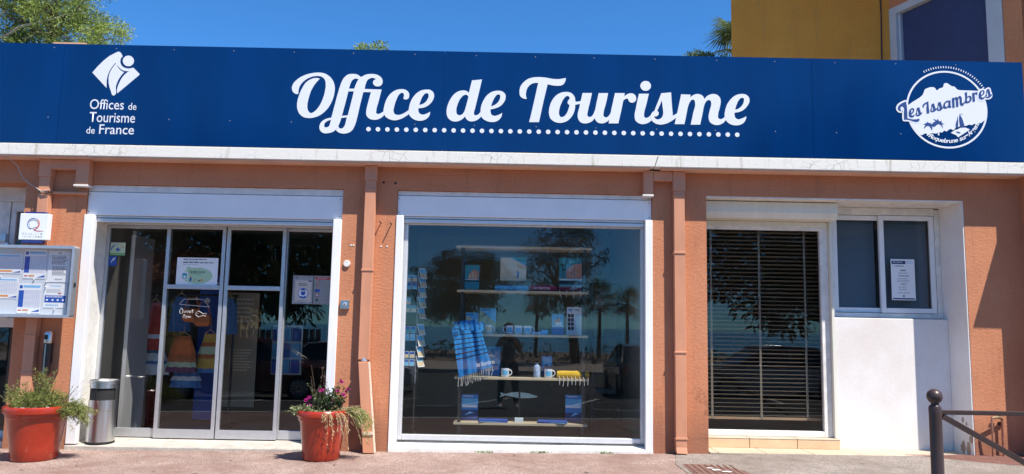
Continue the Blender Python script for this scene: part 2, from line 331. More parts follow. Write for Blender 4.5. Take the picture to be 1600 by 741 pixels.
# outlines of the painted letters and emblems, in half millimetres on the sign face (x, z, x, z, ...)
TITLE = [
("O",[[-4292,6912,-4308,6910,-4324,6910,-4340,6912,-4354,6916,-4370,6924,-4384,6936,-4398,6948,-4408,6964,-4416,6978,-4420,6994,-4424,7010,-4426,7028,-4426,7050,-4422,7074,-4414,7096,-4406,7116,-4390,7144,-4372,7166,-4350,7188,-4328,7210,-4302,7232,-4276,7250,-4248,7268,-4218,7284,-4184,7300,-4150,7314,-4114,7326,-4076,7336,-4040,7344,-4000,7352,-3962,7356,-3924,7358,-3892,7358,-3860,7356,-3830,7352,-3798,7344,-3770,7334,-3744,7320,-3718,7304,-3692,7286,-3670,7266,-3650,7242,-3632,7218,-3616,7192,-3602,7162,-3590,7130,-3582,7098,-3576,7066,-3572,7028,-3574,6990,-3578,6954,-3582,6916,-3590,6876,-3600,6836,-3612,6796,-3626,6758,-3644,6718,-3664,6680,-3686,6642,-3712,6608,-3736,6580,-3762,6552,-3790,6528,-3820,6504,-3848,6486,-3878,6470,-3908,6456,-3940,6446,-3970,6438,-4000,6430,-4032,6428,-4062,6426,-4088,6428,-4114,6430,-4140,6436,-4166,6446,-4190,6458,-4212,6474,-4232,6492,-4252,6512,-4266,6536,-4280,6562,-4290,6590,-4298,6618,-4304,6648,-4306,6680,-4306,6712,-4304,6744,-4300,6782,-4294,6818,-4284,6856,-4274,6892,-4264,6928,-4252,6962,-4238,6998,-4222,7032,-4208,7062,-4192,7090,-4176,7120,-4156,7146,-4134,7166,-4112,7186,-4086,7202,-4060,7218,-4036,7228,-4012,7238,-3986,7244,-3960,7246,-3940,7246,-3920,7244,-3900,7238,-3880,7234,-3902,7208,-3924,7184,-3944,7158,-3964,7132,-3984,7102,-4002,7070,-4018,7036,-4034,7004,-4050,6962,-4062,6920,-4074,6876,-4082,6832,-4090,6796,-4096,6760,-4102,6722,-4102,6684,-4102,6658,-4100,6630,-4094,6604,-4084,6580,-4072,6562,-4060,6548,-4044,6534,-4026,6528,-4008,6530,-3990,6538,-3972,6550,-3956,6560,-3930,6584,-3908,6610,-3888,6638,-3868,6668,-3850,6704,-3832,6740,-3818,6778,-3804,6818,-3792,6858,-3780,6902,-3772,6944,-3766,6988,-3762,7020,-3758,7050,-3758,7082,-3758,7114,-3762,7142,-3764,7168,-3772,7192,-3782,7216,-3794,7232,-3806,7246,-3820,7258,-3836,7268,-3860,7280,-3886,7284,-3914,7288,-3940,7288,-3972,7286,-4002,7280,-4034,7272,-4062,7262,-4092,7248,-4120,7234,-4148,7216,-4172,7196,-4198,7174,-4222,7150,-4242,7122,-4260,7094,-4270,7072,-4280,7048,-4286,7022,-4290,6998,-4292,6976,-4294,6954,-4294,6932]]),
("f",[[-3062,7278,-3080,7294,-3098,7308,-3118,7322,-3138,7332,-3160,7338,-3184,7342,-3208,7344,-3232,7344,-3258,7344,-3284,7340,-3310,7334,-3334,7324,-3354,7310,-3374,7292,-3390,7274,-3406,7254,-3422,7228,-3434,7200,-3446,7172,-3456,7142,-3466,7108,-3476,7074,-3486,7038,-3494,7004,-3510,6934,-3526,6866,-3540,6796,-3554,6728,-3570,6656,-3584,6584,-3600,6512,-3616,6442,-3642,6438,-3666,6434,-3690,6426,-3714,6418,-3736,6408,-3758,6396,-3778,6382,-3796,6364,-3814,6344,-3826,6320,-3836,6296,-3842,6270,-3842,6244,-3838,6220,-3832,6196,-3820,6176,-3806,6160,-3790,6146,-3770,6136,-3750,6128,-3728,6124,-3704,6124,-3682,6126,-3658,6130,-3636,6134,-3612,6140,-3590,6148,-3568,6160,-3548,6172,-3530,6188,-3514,6206,-3500,6224,-3484,6248,-3470,6274,-3460,6302,-3450,6330,-3436,6368,-3426,6408,-3418,6448,-3410,6488,-3394,6548,-3382,6610,-3368,6670,-3354,6732,-3342,6794,-3328,6858,-3316,6922,-3302,6986,-3296,7020,-3290,7056,-3282,7090,-3274,7124,-3266,7148,-3258,7172,-3246,7196,-3232,7214,-3220,7226,-3206,7236,-3192,7244,-3176,7248,-3158,7248,-3142,7246,-3124,7240,-3106,7234],[-3620,6400,-3642,6394,-3662,6386,-3682,6378,-3700,6366,-3716,6354,-3732,6338,-3742,6322,-3748,6302,-3750,6290,-3750,6276,-3748,6264,-3742,6254,-3732,6248,-3720,6244,-3708,6244,-3694,6244,-3682,6250,-3670,6256,-3658,6266,-3650,6278,-3642,6290,-3638,6306,-3634,6320,-3632,6336,-3628,6352,-3626,6368,-3622,6384]]),
("f",[[-3062,7282,-3040,7296,-3018,7310,-2996,7322,-2972,7332,-2942,7342,-2912,7346,-2880,7350,-2850,7350,-2820,7350,-2792,7346,-2762,7340,-2736,7332,-2710,7318,-2688,7304,-2666,7286,-2650,7264,-2640,7244,-2634,7224,-2630,7202,-2630,7180,-2634,7162,-2642,7144,-2652,7128,-2664,7116,-2680,7106,-2698,7100,-2718,7096,-2736,7098,-2754,7100,-2770,7104,-2786,7112,-2800,7124,-2808,7134,-2816,7148,-2820,7162,-2822,7176,-2820,7190,-2816,7202,-2812,7214,-2804,7224,-2794,7230,-2784,7234,-2774,7238,-2762,7242,-2772,7248,-2784,7256,-2794,7262,-2804,7266,-2820,7268,-2836,7270,-2852,7268,-2866,7264,-2884,7258,-2900,7250,-2914,7240,-2928,7228,-2938,7210,-2948,7192,-2954,7172,-2962,7152,-2968,7126,-2974,7100,-2978,7072,-2982,7046,-3004,6982,-3018,6912,-3032,6844,-3046,6774,-3060,6706,-3072,6636,-3084,6568,-3096,6498,-3110,6430,-3116,6396,-3124,6362,-3134,6326,-3144,6294,-3156,6266,-3168,6238,-3182,6210,-3202,6188,-3218,6172,-3238,6158,-3260,6146,-3280,6138,-3304,6132,-3326,6128,-3350,6126,-3372,6126,-3394,6128,-3414,6132,-3436,6138,-3456,6146,-3472,6156,-3486,6168,-3500,6180,-3514,6192,-3468,6270,-3462,6258,-3456,6248,-3448,6238,-3438,6232,-3426,6226,-3412,6226,-3400,6228,-3388,6232,-3374,6242,-3362,6256,-3352,6272,-3344,6290,-3336,6312,-3330,6336,-3326,6360,-3322,6384,-3318,6402,-3316,6420,-3312,6438,-3310,6456,-3422,6440,-3408,6484,-3292,6496,-3280,6552,-3268,6610,-3256,6666,-3246,6722,-3232,6788,-3218,6854,-3206,6920,-3192,6986,-3302,6984,-3290,7040,-3186,7042,-3180,7064,-3174,7086,-3168,7110,-3160,7132,-3150,7156,-3140,7182,-3128,7206,-3112,7230,-3102,7244,-3088,7258,-3076,7270]]),
("i",[[-2990,7040,-2644,7036,-2656,6978,-2668,6922,-2680,6864,-2692,6808,-2704,6754,-2718,6702,-2730,6648,-2734,6594,-2734,6584,-2736,6574,-2736,6564,-2732,6556,-2726,6548,-2718,6542,-2708,6540,-2700,6536,-2686,6536,-2672,6540,-2658,6546,-2644,6554,-2628,6562,-2612,6574,-2598,6588,-2584,6600,-2574,6520,-2588,6502,-2604,6484,-2622,6468,-2640,6454,-2660,6444,-2680,6434,-2702,6426,-2724,6420,-2742,6418,-2760,6416,-2780,6416,-2798,6420,-2818,6422,-2838,6428,-2858,6436,-2874,6446,-2890,6458,-2904,6472,-2914,6486,-2924,6504,-2930,6524,-2932,6546,-2932,6568,-2932,6590,-2928,6630,-2922,6668,-2914,6706,-2906,6746,-2894,6804,-2880,6862,-2868,6920,-2854,6978,-3006,6976]]),
("c",[[-2588,6578,-2592,6606,-2590,6636,-2584,6664,-2580,6694,-2574,6728,-2564,6764,-2554,6798,-2542,6830,-2526,6864,-2508,6898,-2486,6930,-2462,6958,-2438,6978,-2414,6998,-2388,7014,-2360,7028,-2336,7038,-2310,7044,-2284,7050,-2258,7052,-2234,7052,-2208,7050,-2186,7044,-2162,7036,-2146,7026,-2130,7014,-2116,7000,-2104,6984,-2098,6970,-2094,6956,-2094,6942,-2092,6926,-2094,6910,-2096,6892,-2100,6876,-2110,6862,-2120,6854,-2130,6848,-2144,6844,-2156,6842,-2170,6842,-2182,6846,-2196,6852,-2210,6860,-2204,6874,-2200,6886,-2198,6900,-2196,6914,-2196,6928,-2198,6940,-2200,6952,-2208,6962,-2214,6968,-2222,6974,-2230,6976,-2240,6978,-2254,6974,-2268,6966,-2280,6954,-2292,6942,-2310,6918,-2322,6892,-2334,6862,-2344,6834,-2356,6800,-2366,6766,-2374,6732,-2380,6698,-2386,6674,-2390,6650,-2394,6624,-2392,6600,-2388,6586,-2384,6572,-2380,6558,-2370,6548,-2358,6538,-2344,6532,-2330,6528,-2314,6526,-2294,6524,-2276,6526,-2258,6530,-2238,6536,-2214,6546,-2192,6558,-2168,6572,-2146,6586,-2132,6598,-2116,6610,-2102,6622,-2088,6634,-2082,6550,-2102,6534,-2122,6518,-2142,6504,-2162,6490,-2184,6476,-2206,6462,-2230,6450,-2254,6440,-2282,6430,-2310,6422,-2338,6416,-2366,6414,-2396,6416,-2424,6420,-2452,6430,-2480,6440,-2502,6452,-2522,6466,-2542,6482,-2558,6500,-2568,6518,-2576,6538,-2584,6558]]),
("e",[[-2092,6630,-2090,6654,-2088,6676,-2084,6700,-2080,6724,-2074,6754,-2064,6782,-2054,6812,-2042,6840,-2028,6868,-2010,6896,-1992,6924,-1970,6948,-1950,6970,-1928,6990,-1904,7006,-1880,7022,-1852,7034,-1824,7042,-1796,7048,-1766,7052,-1742,7052,-1718,7052,-1694,7050,-1672,7042,-1654,7032,-1636,7018,-1622,7002,-1610,6984,-1604,6966,-1600,6946,-1598,6926,-1600,6908,-1604,6882,-1612,6856,-1624,6832,-1636,6810,-1652,6788,-1670,6766,-1688,6748,-1710,6730,-1728,6716,-1750,6706,-1770,6694,-1792,6686,-1818,6678,-1846,6674,-1874,6670,-1902,6668,-1902,6654,-1902,6640,-1902,6624,-1900,6610,-1894,6598,-1890,6584,-1882,6574,-1874,6562,-1860,6554,-1846,6548,-1832,6544,-1816,6540,-1800,6542,-1782,6544,-1766,6550,-1750,6556,-1728,6564,-1708,6576,-1688,6588,-1668,6602,-1668,6582,-1670,6564,-1672,6546,-1678,6528,-1686,6512,-1696,6496,-1708,6482,-1720,6470,-1734,6458,-1750,6446,-1766,6438,-1784,6430,-1806,6422,-1830,6418,-1854,6414,-1878,6414,-1902,6416,-1926,6420,-1950,6426,-1972,6436,-1994,6446,-2014,6460,-2032,6474,-2050,6492,-2062,6506,-2074,6524,-2082,6540,-2090,6558,-2092,6576,-2094,6594,-2092,6612],[-1888,6736,-1882,6758,-1876,6780,-1870,6802,-1862,6824,-1854,6850,-1844,6876,-1834,6900,-1820,6922,-1808,6938,-1796,6954,-1782,6968,-1764,6976,-1754,6978,-1742,6978,-1732,6976,-1722,6972,-1714,6964,-1710,6952,-1708,6938,-1706,6924,-1708,6904,-1714,6884,-1722,6864,-1732,6846,-1742,6826,-1756,6808,-1770,6792,-1786,6778,-1798,6768,-1812,6760,-1826,6752,-1842,6748,-1854,6744,-1864,6740,-1876,6738]]),
("d",[[-912,6998,-918,7008,-926,7018,-936,7026,-944,7032,-960,7040,-976,7046,-994,7048,-1010,7050,-1032,7050,-1054,7048,-1074,7044,-1096,7038,-1120,7028,-1144,7016,-1168,7000,-1188,6984,-1212,6960,-1234,6932,-1252,6904,-1270,6874,-1286,6844,-1300,6814,-1312,6780,-1324,6748,-1332,6716,-1338,6686,-1342,6654,-1344,6622,-1342,6592,-1340,6562,-1332,6534,-1322,6506,-1310,6486,-1294,6466,-1276,6450,-1258,6436,-1238,6426,-1216,6420,-1194,6414,-1172,6414,-1150,6414,-1130,6418,-1108,6422,-1088,6430,-1068,6440,-1050,6450,-1032,6464,-1014,6478,-1004,6488,-994,6500,-984,6512,-974,6522,-968,6508,-962,6492,-954,6478,-944,6466,-930,6452,-912,6440,-892,6430,-872,6424,-848,6422,-824,6424,-802,6428,-778,6434,-758,6442,-740,6452,-722,6464,-704,6476,-690,6490,-676,6504,-662,6520,-650,6536,-670,6624,-680,6608,-690,6592,-702,6578,-716,6566,-724,6560,-734,6556,-744,6552,-754,6548,-764,6548,-774,6548,-782,6550,-790,6556,-796,6564,-800,6574,-800,6584,-802,6594,-800,6614,-796,6632,-790,6652,-784,6672,-752,6824,-720,6976,-688,7128,-658,7282,-856,7258],[-916,6920,-926,6934,-934,6946,-946,6956,-958,6962,-972,6964,-986,6962,-1000,6956,-1014,6950,-1032,6938,-1048,6920,-1062,6902,-1076,6882,-1092,6856,-1106,6828,-1116,6800,-1126,6772,-1136,6740,-1144,6708,-1150,6678,-1150,6644,-1150,6624,-1148,6604,-1144,6584,-1136,6568,-1126,6558,-1114,6550,-1102,6544,-1088,6542,-1072,6544,-1058,6548,-1044,6556,-1030,6566,-1018,6578,-1008,6594,-998,6608,-990,6624,-982,6646,-976,6670,-970,6694,-964,6716,-952,6768,-940,6818,-928,6870]]),
("e",[[-670,6616,-670,6642,-670,6670,-668,6696,-664,6722,-656,6756,-646,6788,-634,6818,-620,6850,-604,6880,-588,6910,-568,6938,-546,6964,-526,6984,-502,7002,-478,7018,-454,7032,-426,7042,-398,7050,-370,7056,-340,7058,-316,7058,-292,7056,-268,7050,-246,7042,-228,7030,-212,7016,-198,7002,-188,6984,-182,6966,-180,6946,-180,6926,-182,6906,-186,6880,-196,6856,-208,6832,-222,6808,-240,6786,-260,6764,-282,6746,-306,6730,-326,6718,-346,6710,-368,6702,-390,6694,-410,6688,-432,6684,-452,6678,-474,6674,-474,6660,-476,6646,-474,6634,-472,6620,-468,6604,-464,6588,-456,6574,-446,6562,-436,6554,-422,6550,-410,6546,-396,6544,-380,6544,-362,6548,-346,6554,-330,6560,-308,6568,-286,6580,-264,6592,-242,6606,-244,6586,-248,6566,-252,6546,-258,6528,-266,6512,-276,6496,-288,6482,-300,6468,-314,6456,-330,6446,-348,6436,-364,6430,-388,6422,-412,6418,-434,6418,-458,6418,-486,6420,-512,6426,-538,6434,-562,6444,-580,6454,-598,6464,-614,6476,-630,6492,-640,6504,-648,6518,-656,6534,-662,6548,-666,6564,-668,6582,-670,6598],[-466,6736,-460,6758,-454,6780,-448,6802,-440,6824,-430,6850,-420,6874,-408,6898,-394,6922,-384,6940,-370,6958,-356,6972,-340,6980,-328,6982,-318,6982,-306,6980,-298,6976,-290,6966,-288,6952,-286,6938,-288,6924,-290,6906,-294,6888,-300,6872,-308,6856,-320,6836,-332,6818,-348,6802,-364,6786,-376,6776,-390,6768,-404,6760,-420,6752,-430,6748,-442,6744,-454,6740]]),
("T",[[240,6902,222,6902,204,6902,186,6904,170,6910,154,6918,138,6926,124,6938,112,6952,102,6970,96,6992,94,7016,92,7038,92,7062,94,7088,98,7112,104,7136,114,7162,130,7188,146,7212,164,7234,184,7254,204,7272,226,7290,248,7304,274,7318,304,7328,332,7336,362,7342,394,7348,426,7350,460,7352,494,7352,526,7352,560,7348,592,7346,626,7342,660,7336,692,7330,726,7324,758,7320,786,7318,816,7318,844,7318,872,7318,890,7322,910,7324,928,7328,948,7332,964,7336,978,7338,994,7342,1010,7344,1008,7326,1006,7306,1002,7288,996,7270,988,7254,980,7238,970,7224,958,7212,944,7202,928,7194,910,7188,892,7184,870,7182,846,7180,822,7182,798,7182,774,7184,750,7188,726,7192,704,7196,690,7198,676,7202,662,7204,648,7208,640,7166,630,7124,620,7082,612,7040,578,6888,548,6736,518,6584,488,6434,294,6430,316,6526,338,6624,358,6722,378,6820,400,6924,420,7026,440,7128,462,7230,442,7232,422,7232,402,7232,382,7228,362,7224,342,7216,324,7206,306,7194,290,7180,276,7164,262,7148,252,7128,242,7108,234,7086,228,7064,224,7040,222,7024,220,7006,220,6990,222,6972,224,6954,228,6936,234,6920]]),
("o",[[1036,7060,1058,7058,1080,7054,1100,7048,1120,7040,1138,7028,1152,7012,1166,6996,1178,6978,1190,6952,1198,6926,1202,6896,1206,6866,1220,6866,1234,6866,1250,6866,1264,6868,1280,6872,1298,6878,1314,6884,1330,6892,1316,6822,1302,6820,1286,6818,1270,6816,1254,6814,1240,6810,1226,6806,1212,6802,1198,6796,1200,6776,1200,6754,1198,6732,1196,6712,1188,6682,1180,6652,1168,6622,1154,6594,1138,6568,1120,6542,1102,6518,1080,6498,1060,6482,1040,6468,1018,6456,996,6448,970,6438,944,6432,918,6428,892,6428,866,6430,838,6434,814,6442,788,6452,766,6466,746,6480,728,6498,712,6518,700,6542,692,6570,686,6596,682,6624,682,6656,684,6688,688,6718,694,6750,704,6786,714,6820,728,6854,746,6886,762,6916,782,6942,804,6968,828,6990,852,7008,878,7024,904,7038,932,7048,958,7054,984,7058,1010,7060],[1092,6922,1088,6940,1084,6956,1076,6968,1064,6976,1056,6978,1046,6980,1036,6978,1028,6976,1014,6968,1002,6956,990,6944,980,6930,964,6906,948,6878,936,6850,926,6822,912,6790,900,6756,892,6722,886,6686,882,6664,880,6642,880,6620,884,6600,888,6586,894,6572,900,6560,910,6552,920,6548,932,6546,944,6546,956,6548,972,6556,988,6566,1000,6578,1012,6592,1028,6612,1040,6634,1050,6656,1058,6680,1068,6708,1076,6738,1084,6766,1090,6796,1080,6800,1072,6804,1066,6808,1058,6816,1054,6824,1052,6834,1050,6844,1050,6854,1052,6864,1056,6874,1060,6884,1066,6892,1072,6900,1078,6908,1084,6916]]),
("u",[[1344,7044,1532,7048,1522,6996,1512,6946,1500,6894,1490,6844,1478,6794,1466,6746,1456,6698,1448,6650,1446,6634,1444,6620,1442,6604,1444,6592,1450,6580,1458,6570,1468,6562,1480,6558,1494,6556,1508,6562,1522,6570,1536,6580,1550,6596,1562,6616,1572,6640,1580,6662,1596,6706,1606,6752,1614,6800,1622,6846,1632,6896,1644,6948,1654,6998,1664,7048,1852,7052,1842,7000,1832,6946,1822,6892,1810,6840,1798,6792,1784,6744,1770,6694,1764,6646,1762,6630,1760,6616,1760,6602,1764,6588,1772,6578,1780,6568,1790,6560,1802,6556,1818,6556,1832,6562,1846,6570,1858,6580,1874,6596,1884,6614,1894,6634,1902,6656,1884,6516,1866,6500,1850,6484,1832,6470,1812,6458,1790,6448,1766,6438,1742,6434,1718,6432,1698,6436,1676,6440,1656,6448,1638,6460,1622,6476,1608,6494,1598,6514,1588,6536,1578,6520,1566,6504,1554,6490,1540,6478,1522,6464,1504,6454,1484,6444,1464,6438,1444,6432,1424,6428,1402,6426,1380,6426,1360,6430,1340,6434,1322,6442,1306,6454,1290,6468,1276,6488,1266,6508,1258,6530,1254,6550,1252,6572,1252,6594,1252,6616,1258,6650,1266,6684,1276,6718,1284,6752,1292,6796,1302,6840,1310,6884,1320,6928,1326,6956,1332,6986,1338,7014]]),
("r",[[1988,7056,2182,7058,2172,6986,2184,7000,2196,7012,2210,7022,2224,7032,2242,7042,2260,7050,2280,7056,2300,7058,2320,7056,2340,7054,2358,7046,2374,7036,2388,7022,2398,7006,2404,6988,2408,6968,2410,6950,2408,6932,2402,6916,2394,6900,2382,6888,2368,6878,2354,6870,2338,6866,2322,6866,2308,6866,2294,6872,2280,6878,2274,6886,2268,6894,2262,6902,2258,6910,2254,6920,2250,6928,2246,6938,2242,6948,2230,6948,2218,6946,2208,6944,2196,6940,2184,6934,2172,6924,2162,6912,2152,6902,2142,6848,2132,6796,2122,6744,2112,6692,2098,6628,2084,6566,2070,6502,2056,6440,1864,6436,1880,6522,1884,6552,1890,6580,1896,6610,1902,6638,1912,6692,1922,6746,1934,6798,1946,6852,1956,6904,1966,6954,1978,7004]]),
("i",[[2464,7052,2662,7056,2648,7002,2636,6946,2624,6892,2610,6836,2598,6788,2584,6740,2572,6692,2566,6642,2566,6630,2564,6618,2564,6606,2566,6594,2572,6584,2580,6574,2590,6566,2600,6562,2616,6562,2630,6566,2644,6574,2658,6582,2672,6594,2684,6606,2696,6620,2708,6634,2718,6514,2698,6500,2680,6486,2660,6472,2638,6460,2614,6450,2588,6442,2562,6436,2534,6434,2512,6436,2492,6440,2470,6448,2450,6458,2434,6468,2418,6482,2404,6496,2394,6514,2386,6534,2382,6556,2380,6578,2378,6600,2380,6640,2386,6678,2396,6716,2404,6756,2416,6830,2432,6904,2448,6978]]),
("i_dot",[[2704,7218,2700,7194,2692,7174,2680,7154,2664,7138,2644,7124,2622,7116,2598,7114,2574,7116,2552,7122,2532,7134,2514,7150,2502,7170,2494,7190,2492,7212,2494,7236,2502,7258,2514,7276,2532,7292,2552,7306,2574,7314,2598,7316,2622,7314,2644,7308,2664,7296,2680,7280,2694,7260,2700,7240]]),
("s",[[3102,7092,3104,7040,3108,6990,3110,6938,3114,6886,3118,6818,3124,6750,3130,6682,3134,6616,3260,6692,3230,6602,3206,6582,3180,6560,3154,6542,3126,6522,3100,6504,3072,6488,3044,6472,3014,6458,2982,6448,2950,6440,2916,6434,2882,6432,2852,6436,2824,6440,2796,6450,2770,6464,2754,6476,2738,6488,2724,6504,2714,6520,2706,6534,2702,6548,2696,6562,2694,6578,2694,6592,2696,6606,2700,6622,2704,6636,2710,6648,2718,6662,2726,6674,2736,6684,2744,6692,2752,6698,2762,6702,2770,6708,2784,6746,2798,6784,2812,6822,2828,6860,2848,6912,2868,6966,2888,7018,2908,7070],[2918,6924,2922,6884,2928,6846,2932,6806,2936,6766,2940,6740,2942,6712,2944,6686,2944,6660,2940,6638,2936,6616,2928,6596,2916,6578,2904,6564,2888,6552,2872,6544,2854,6538,2838,6536,2822,6538,2806,6542,2792,6550,2782,6560,2774,6572,2768,6584,2762,6598,2776,6596,2788,6596,2800,6596,2812,6600,2822,6604,2834,6612,2842,6622,2850,6632,2854,6644,2856,6654,2856,6666,2854,6678,2850,6688,2842,6696,2834,6702,2824,6710,2836,6736,2850,6764,2862,6792,2874,6818,2886,6844,2896,6872,2908,6898]]),
("m",[[3302,7058,3490,7054,3480,7000,3496,7012,3510,7024,3526,7036,3542,7046,3560,7054,3578,7062,3598,7068,3618,7070,3636,7070,3656,7070,3674,7064,3692,7058,3708,7050,3722,7040,3734,7028,3746,7014,3750,7004,3754,6994,3758,6982,3762,6970,3776,6988,3792,7006,3808,7022,3824,7036,3846,7050,3870,7062,3894,7070,3920,7076,3944,7078,3968,7076,3992,7072,4014,7062,4032,7052,4048,7036,4062,7020,4074,7002,4080,6984,4084,6964,4086,6944,4088,6924,4086,6896,4080,6866,4074,6836,4068,6808,4058,6768,4046,6730,4036,6692,4032,6652,4030,6638,4028,6622,4028,6608,4032,6594,4040,6584,4050,6576,4062,6570,4074,6566,4088,6566,4102,6572,4116,6578,4130,6586,4144,6598,4156,6610,4168,6626,4178,6640,4184,6550,4170,6532,4154,6514,4138,6498,4120,6484,4096,6470,4070,6458,4042,6450,4016,6446,3992,6446,3968,6448,3944,6454,3922,6464,3902,6474,3884,6488,3870,6504,3856,6524,3850,6544,3846,6566,3844,6588,3842,6610,3844,6644,3852,6678,3860,6712,3868,6746,3878,6780,3888,6814,3896,6848,3898,6882,3898,6894,3896,6908,3894,6920,3890,6930,3882,6938,3872,6946,3862,6950,3852,6952,3840,6952,3826,6946,3816,6938,3804,6928,3790,6912,3780,6892,3770,6872,3762,6850,3750,6810,3740,6768,3734,6726,3726,6686,3714,6626,3700,6566,3688,6508,3674,6448,3486,6444,3500,6504,3514,6562,3526,6622,3538,6682,3552,6734,3570,6788,3580,6842,3578,6894,3576,6908,3574,6922,3570,6934,3564,6942,3554,6948,3544,6952,3532,6952,3522,6952,3508,6946,3494,6932,3484,6918,3474,6902,3464,6884,3456,6864,3448,6844,3442,6824,3430,6784,3422,6742,3414,6700,3406,6660,3396,6608,3386,6556,3374,6504,3364,6452,3170,6448,3188,6524,3204,6600,3222,6676,3238,6752,3254,6828,3270,6906,3286,6982]]),
("e",[[4162,6616,4160,6646,4160,6674,4164,6704,4170,6732,4176,6764,4186,6796,4196,6828,4208,6860,4224,6890,4244,6920,4264,6950,4286,6976,4308,7000,4330,7022,4356,7040,4382,7056,4408,7068,4436,7078,4466,7084,4496,7088,4520,7088,4544,7088,4568,7084,4590,7076,4608,7064,4626,7050,4640,7032,4650,7014,4656,6998,4658,6980,4658,6962,4658,6946,4652,6920,4642,6894,4628,6870,4614,6848,4596,6822,4576,6800,4552,6778,4528,6760,4508,6746,4486,6736,4464,6726,4442,6718,4422,6714,4400,6710,4378,6706,4358,6704,4356,6690,4356,6676,4356,6662,4356,6650,4360,6634,4364,6618,4372,6604,4380,6592,4392,6584,4404,6576,4416,6572,4430,6570,4448,6570,4464,6576,4480,6582,4496,6588,4522,6598,4544,6610,4568,6622,4592,6634,4588,6614,4584,6596,4578,6576,4572,6558,4562,6540,4550,6522,4538,6506,4524,6492,4508,6482,4492,6472,4474,6464,4458,6458,4434,6452,4410,6448,4386,6446,4364,6448,4338,6450,4316,6454,4292,6460,4270,6470,4252,6480,4234,6492,4218,6506,4204,6520,4196,6532,4190,6544,4182,6556,4176,6568,4172,6580,4168,6592,4166,6604],[4372,6766,4376,6790,4382,6814,4390,6838,4398,6862,4408,6888,4418,6914,4430,6938,4446,6960,4458,6976,4472,6992,4486,7004,4504,7010,4514,7010,4524,7010,4532,7006,4540,7002,4548,6990,4550,6974,4548,6958,4546,6944,4542,6922,4536,6902,4526,6884,4516,6866,4504,6848,4492,6834,4478,6820,4462,6806,4452,6798,4440,6790,4428,6782,4416,6776,4404,6772,4394,6770,4382,6768]])]
LOGO = [
[[-8408,7268,-8312,7396,-8208,7514,-8096,7616,-7964,7692,-7954,7696,-7944,7702,-7932,7706,-7922,7708,-7894,7702,-7870,7680,-7850,7650,-7832,7614,-7842,7600,-7854,7586,-7862,7572,-7868,7554,-7872,7536,-7872,7518,-7872,7498,-7868,7480,-7860,7460,-7850,7440,-7836,7422,-7820,7406,-7800,7392,-7778,7382,-7756,7374,-7732,7368,-7700,7364,-7666,7368,-7634,7374,-7602,7384,-7472,7262,-7470,7238,-7880,6850,-7882,6874,-7886,6898,-7888,6922,-7888,6948,-7882,6982,-7874,7016,-7864,7048,-7852,7080,-7836,7120,-7818,7158,-7798,7194,-7772,7228,-7752,7252,-7728,7274,-7702,7296,-7676,7316,-7700,7312,-7722,7310,-7744,7310,-7766,7314,-7792,7320,-7816,7332,-7838,7344,-7860,7360,-7878,7376,-7896,7394,-7910,7412,-7926,7430,-7934,7442,-7944,7454,-7952,7466,-7960,7478,-7986,7446,-8010,7412,-8032,7378,-8052,7342,-8070,7304,-8084,7264,-8096,7224,-8104,7182,-8110,7126,-8110,7070,-8106,7014,-8098,6956]],
[[-7944,7470,-7938,7452,-7932,7434,-7924,7416,-7916,7398,-7904,7380,-7890,7364,-7874,7348,-7858,7334,-7840,7320,-7820,7308,-7798,7298,-7778,7290,-7802,7256,-7828,7220,-7850,7184,-7870,7146,-7884,7112,-7898,7074,-7908,7038,-7918,7000,-7916,6952,-7906,6900,-7902,6854,-7920,6820,-7926,6816,-7932,6812,-7938,6808,-7946,6806,-7972,6812,-7990,6842,-8004,6882,-8018,6918,-8036,6956,-8048,6996,-8060,7036,-8068,7076,-8072,7116,-8076,7156,-8074,7196,-8070,7236,-8060,7272,-8048,7306,-8034,7338,-8016,7370,-8000,7396,-7982,7422,-7964,7446]],
[[-7600,7522,-7600,7498,-7606,7474,-7618,7454,-7634,7436,-7654,7422,-7678,7414,-7702,7412,-7726,7414,-7750,7420,-7772,7434,-7792,7450,-7806,7470,-7816,7494,-7822,7518,-7820,7542,-7814,7566,-7802,7586,-7786,7604,-7766,7618,-7744,7626,-7718,7630,-7694,7628,-7670,7620,-7648,7608,-7630,7590,-7614,7570,-7604,7546]]]
SAILS = [
[[8776,6734,8772,6710,8768,6686,8764,6664,8756,6640,8750,6624,8744,6608,8738,6592,8732,6576,8728,6552,8726,6528,8726,6502,8728,6478,8770,6480,8774,6520,8778,6560,8780,6600,8782,6640,8780,6664,8780,6688,8778,6712]],
[[8814,6764,8810,6734,8804,6702,8800,6672,8800,6640,8800,6624,8802,6608,8804,6594,8806,6578,8808,6558,8808,6538,8810,6518,8812,6498,8904,6492,8900,6522,8896,6552,8890,6582,8882,6610,8876,6634,8868,6658,8860,6682,8848,6704,8842,6720,8832,6734,8824,6750]],
[[8824,6768,8878,6766,8878,6758,8824,6760]]]
PALMS = [
[[8188,6574,8166,6604,8166,6578,8110,6552,8084,6544,8132,6530,8104,6492,8102,6450,8138,6494,8178,6514,8208,6502,8238,6456,8250,6416,8268,6472,8248,6520,8278,6492,8324,6504,8348,6534,8396,6554,8432,6530,8454,6500,8468,6464,8470,6508,8448,6546,8506,6552,8444,6586,8468,6622,8406,6608,8378,6656,8362,6648,8368,6620,8322,6646,8284,6650,8336,6608,8298,6592,8256,6548,8226,6558,8258,6582,8212,6570]]]
TRUNKS = [
[[8160,6484,8180,6484,8172,6386,8176,6314,8148,6314,8160,6386]],
[[8380,6536,8402,6536,8402,6420,8394,6322,8366,6326,8382,6420]]]
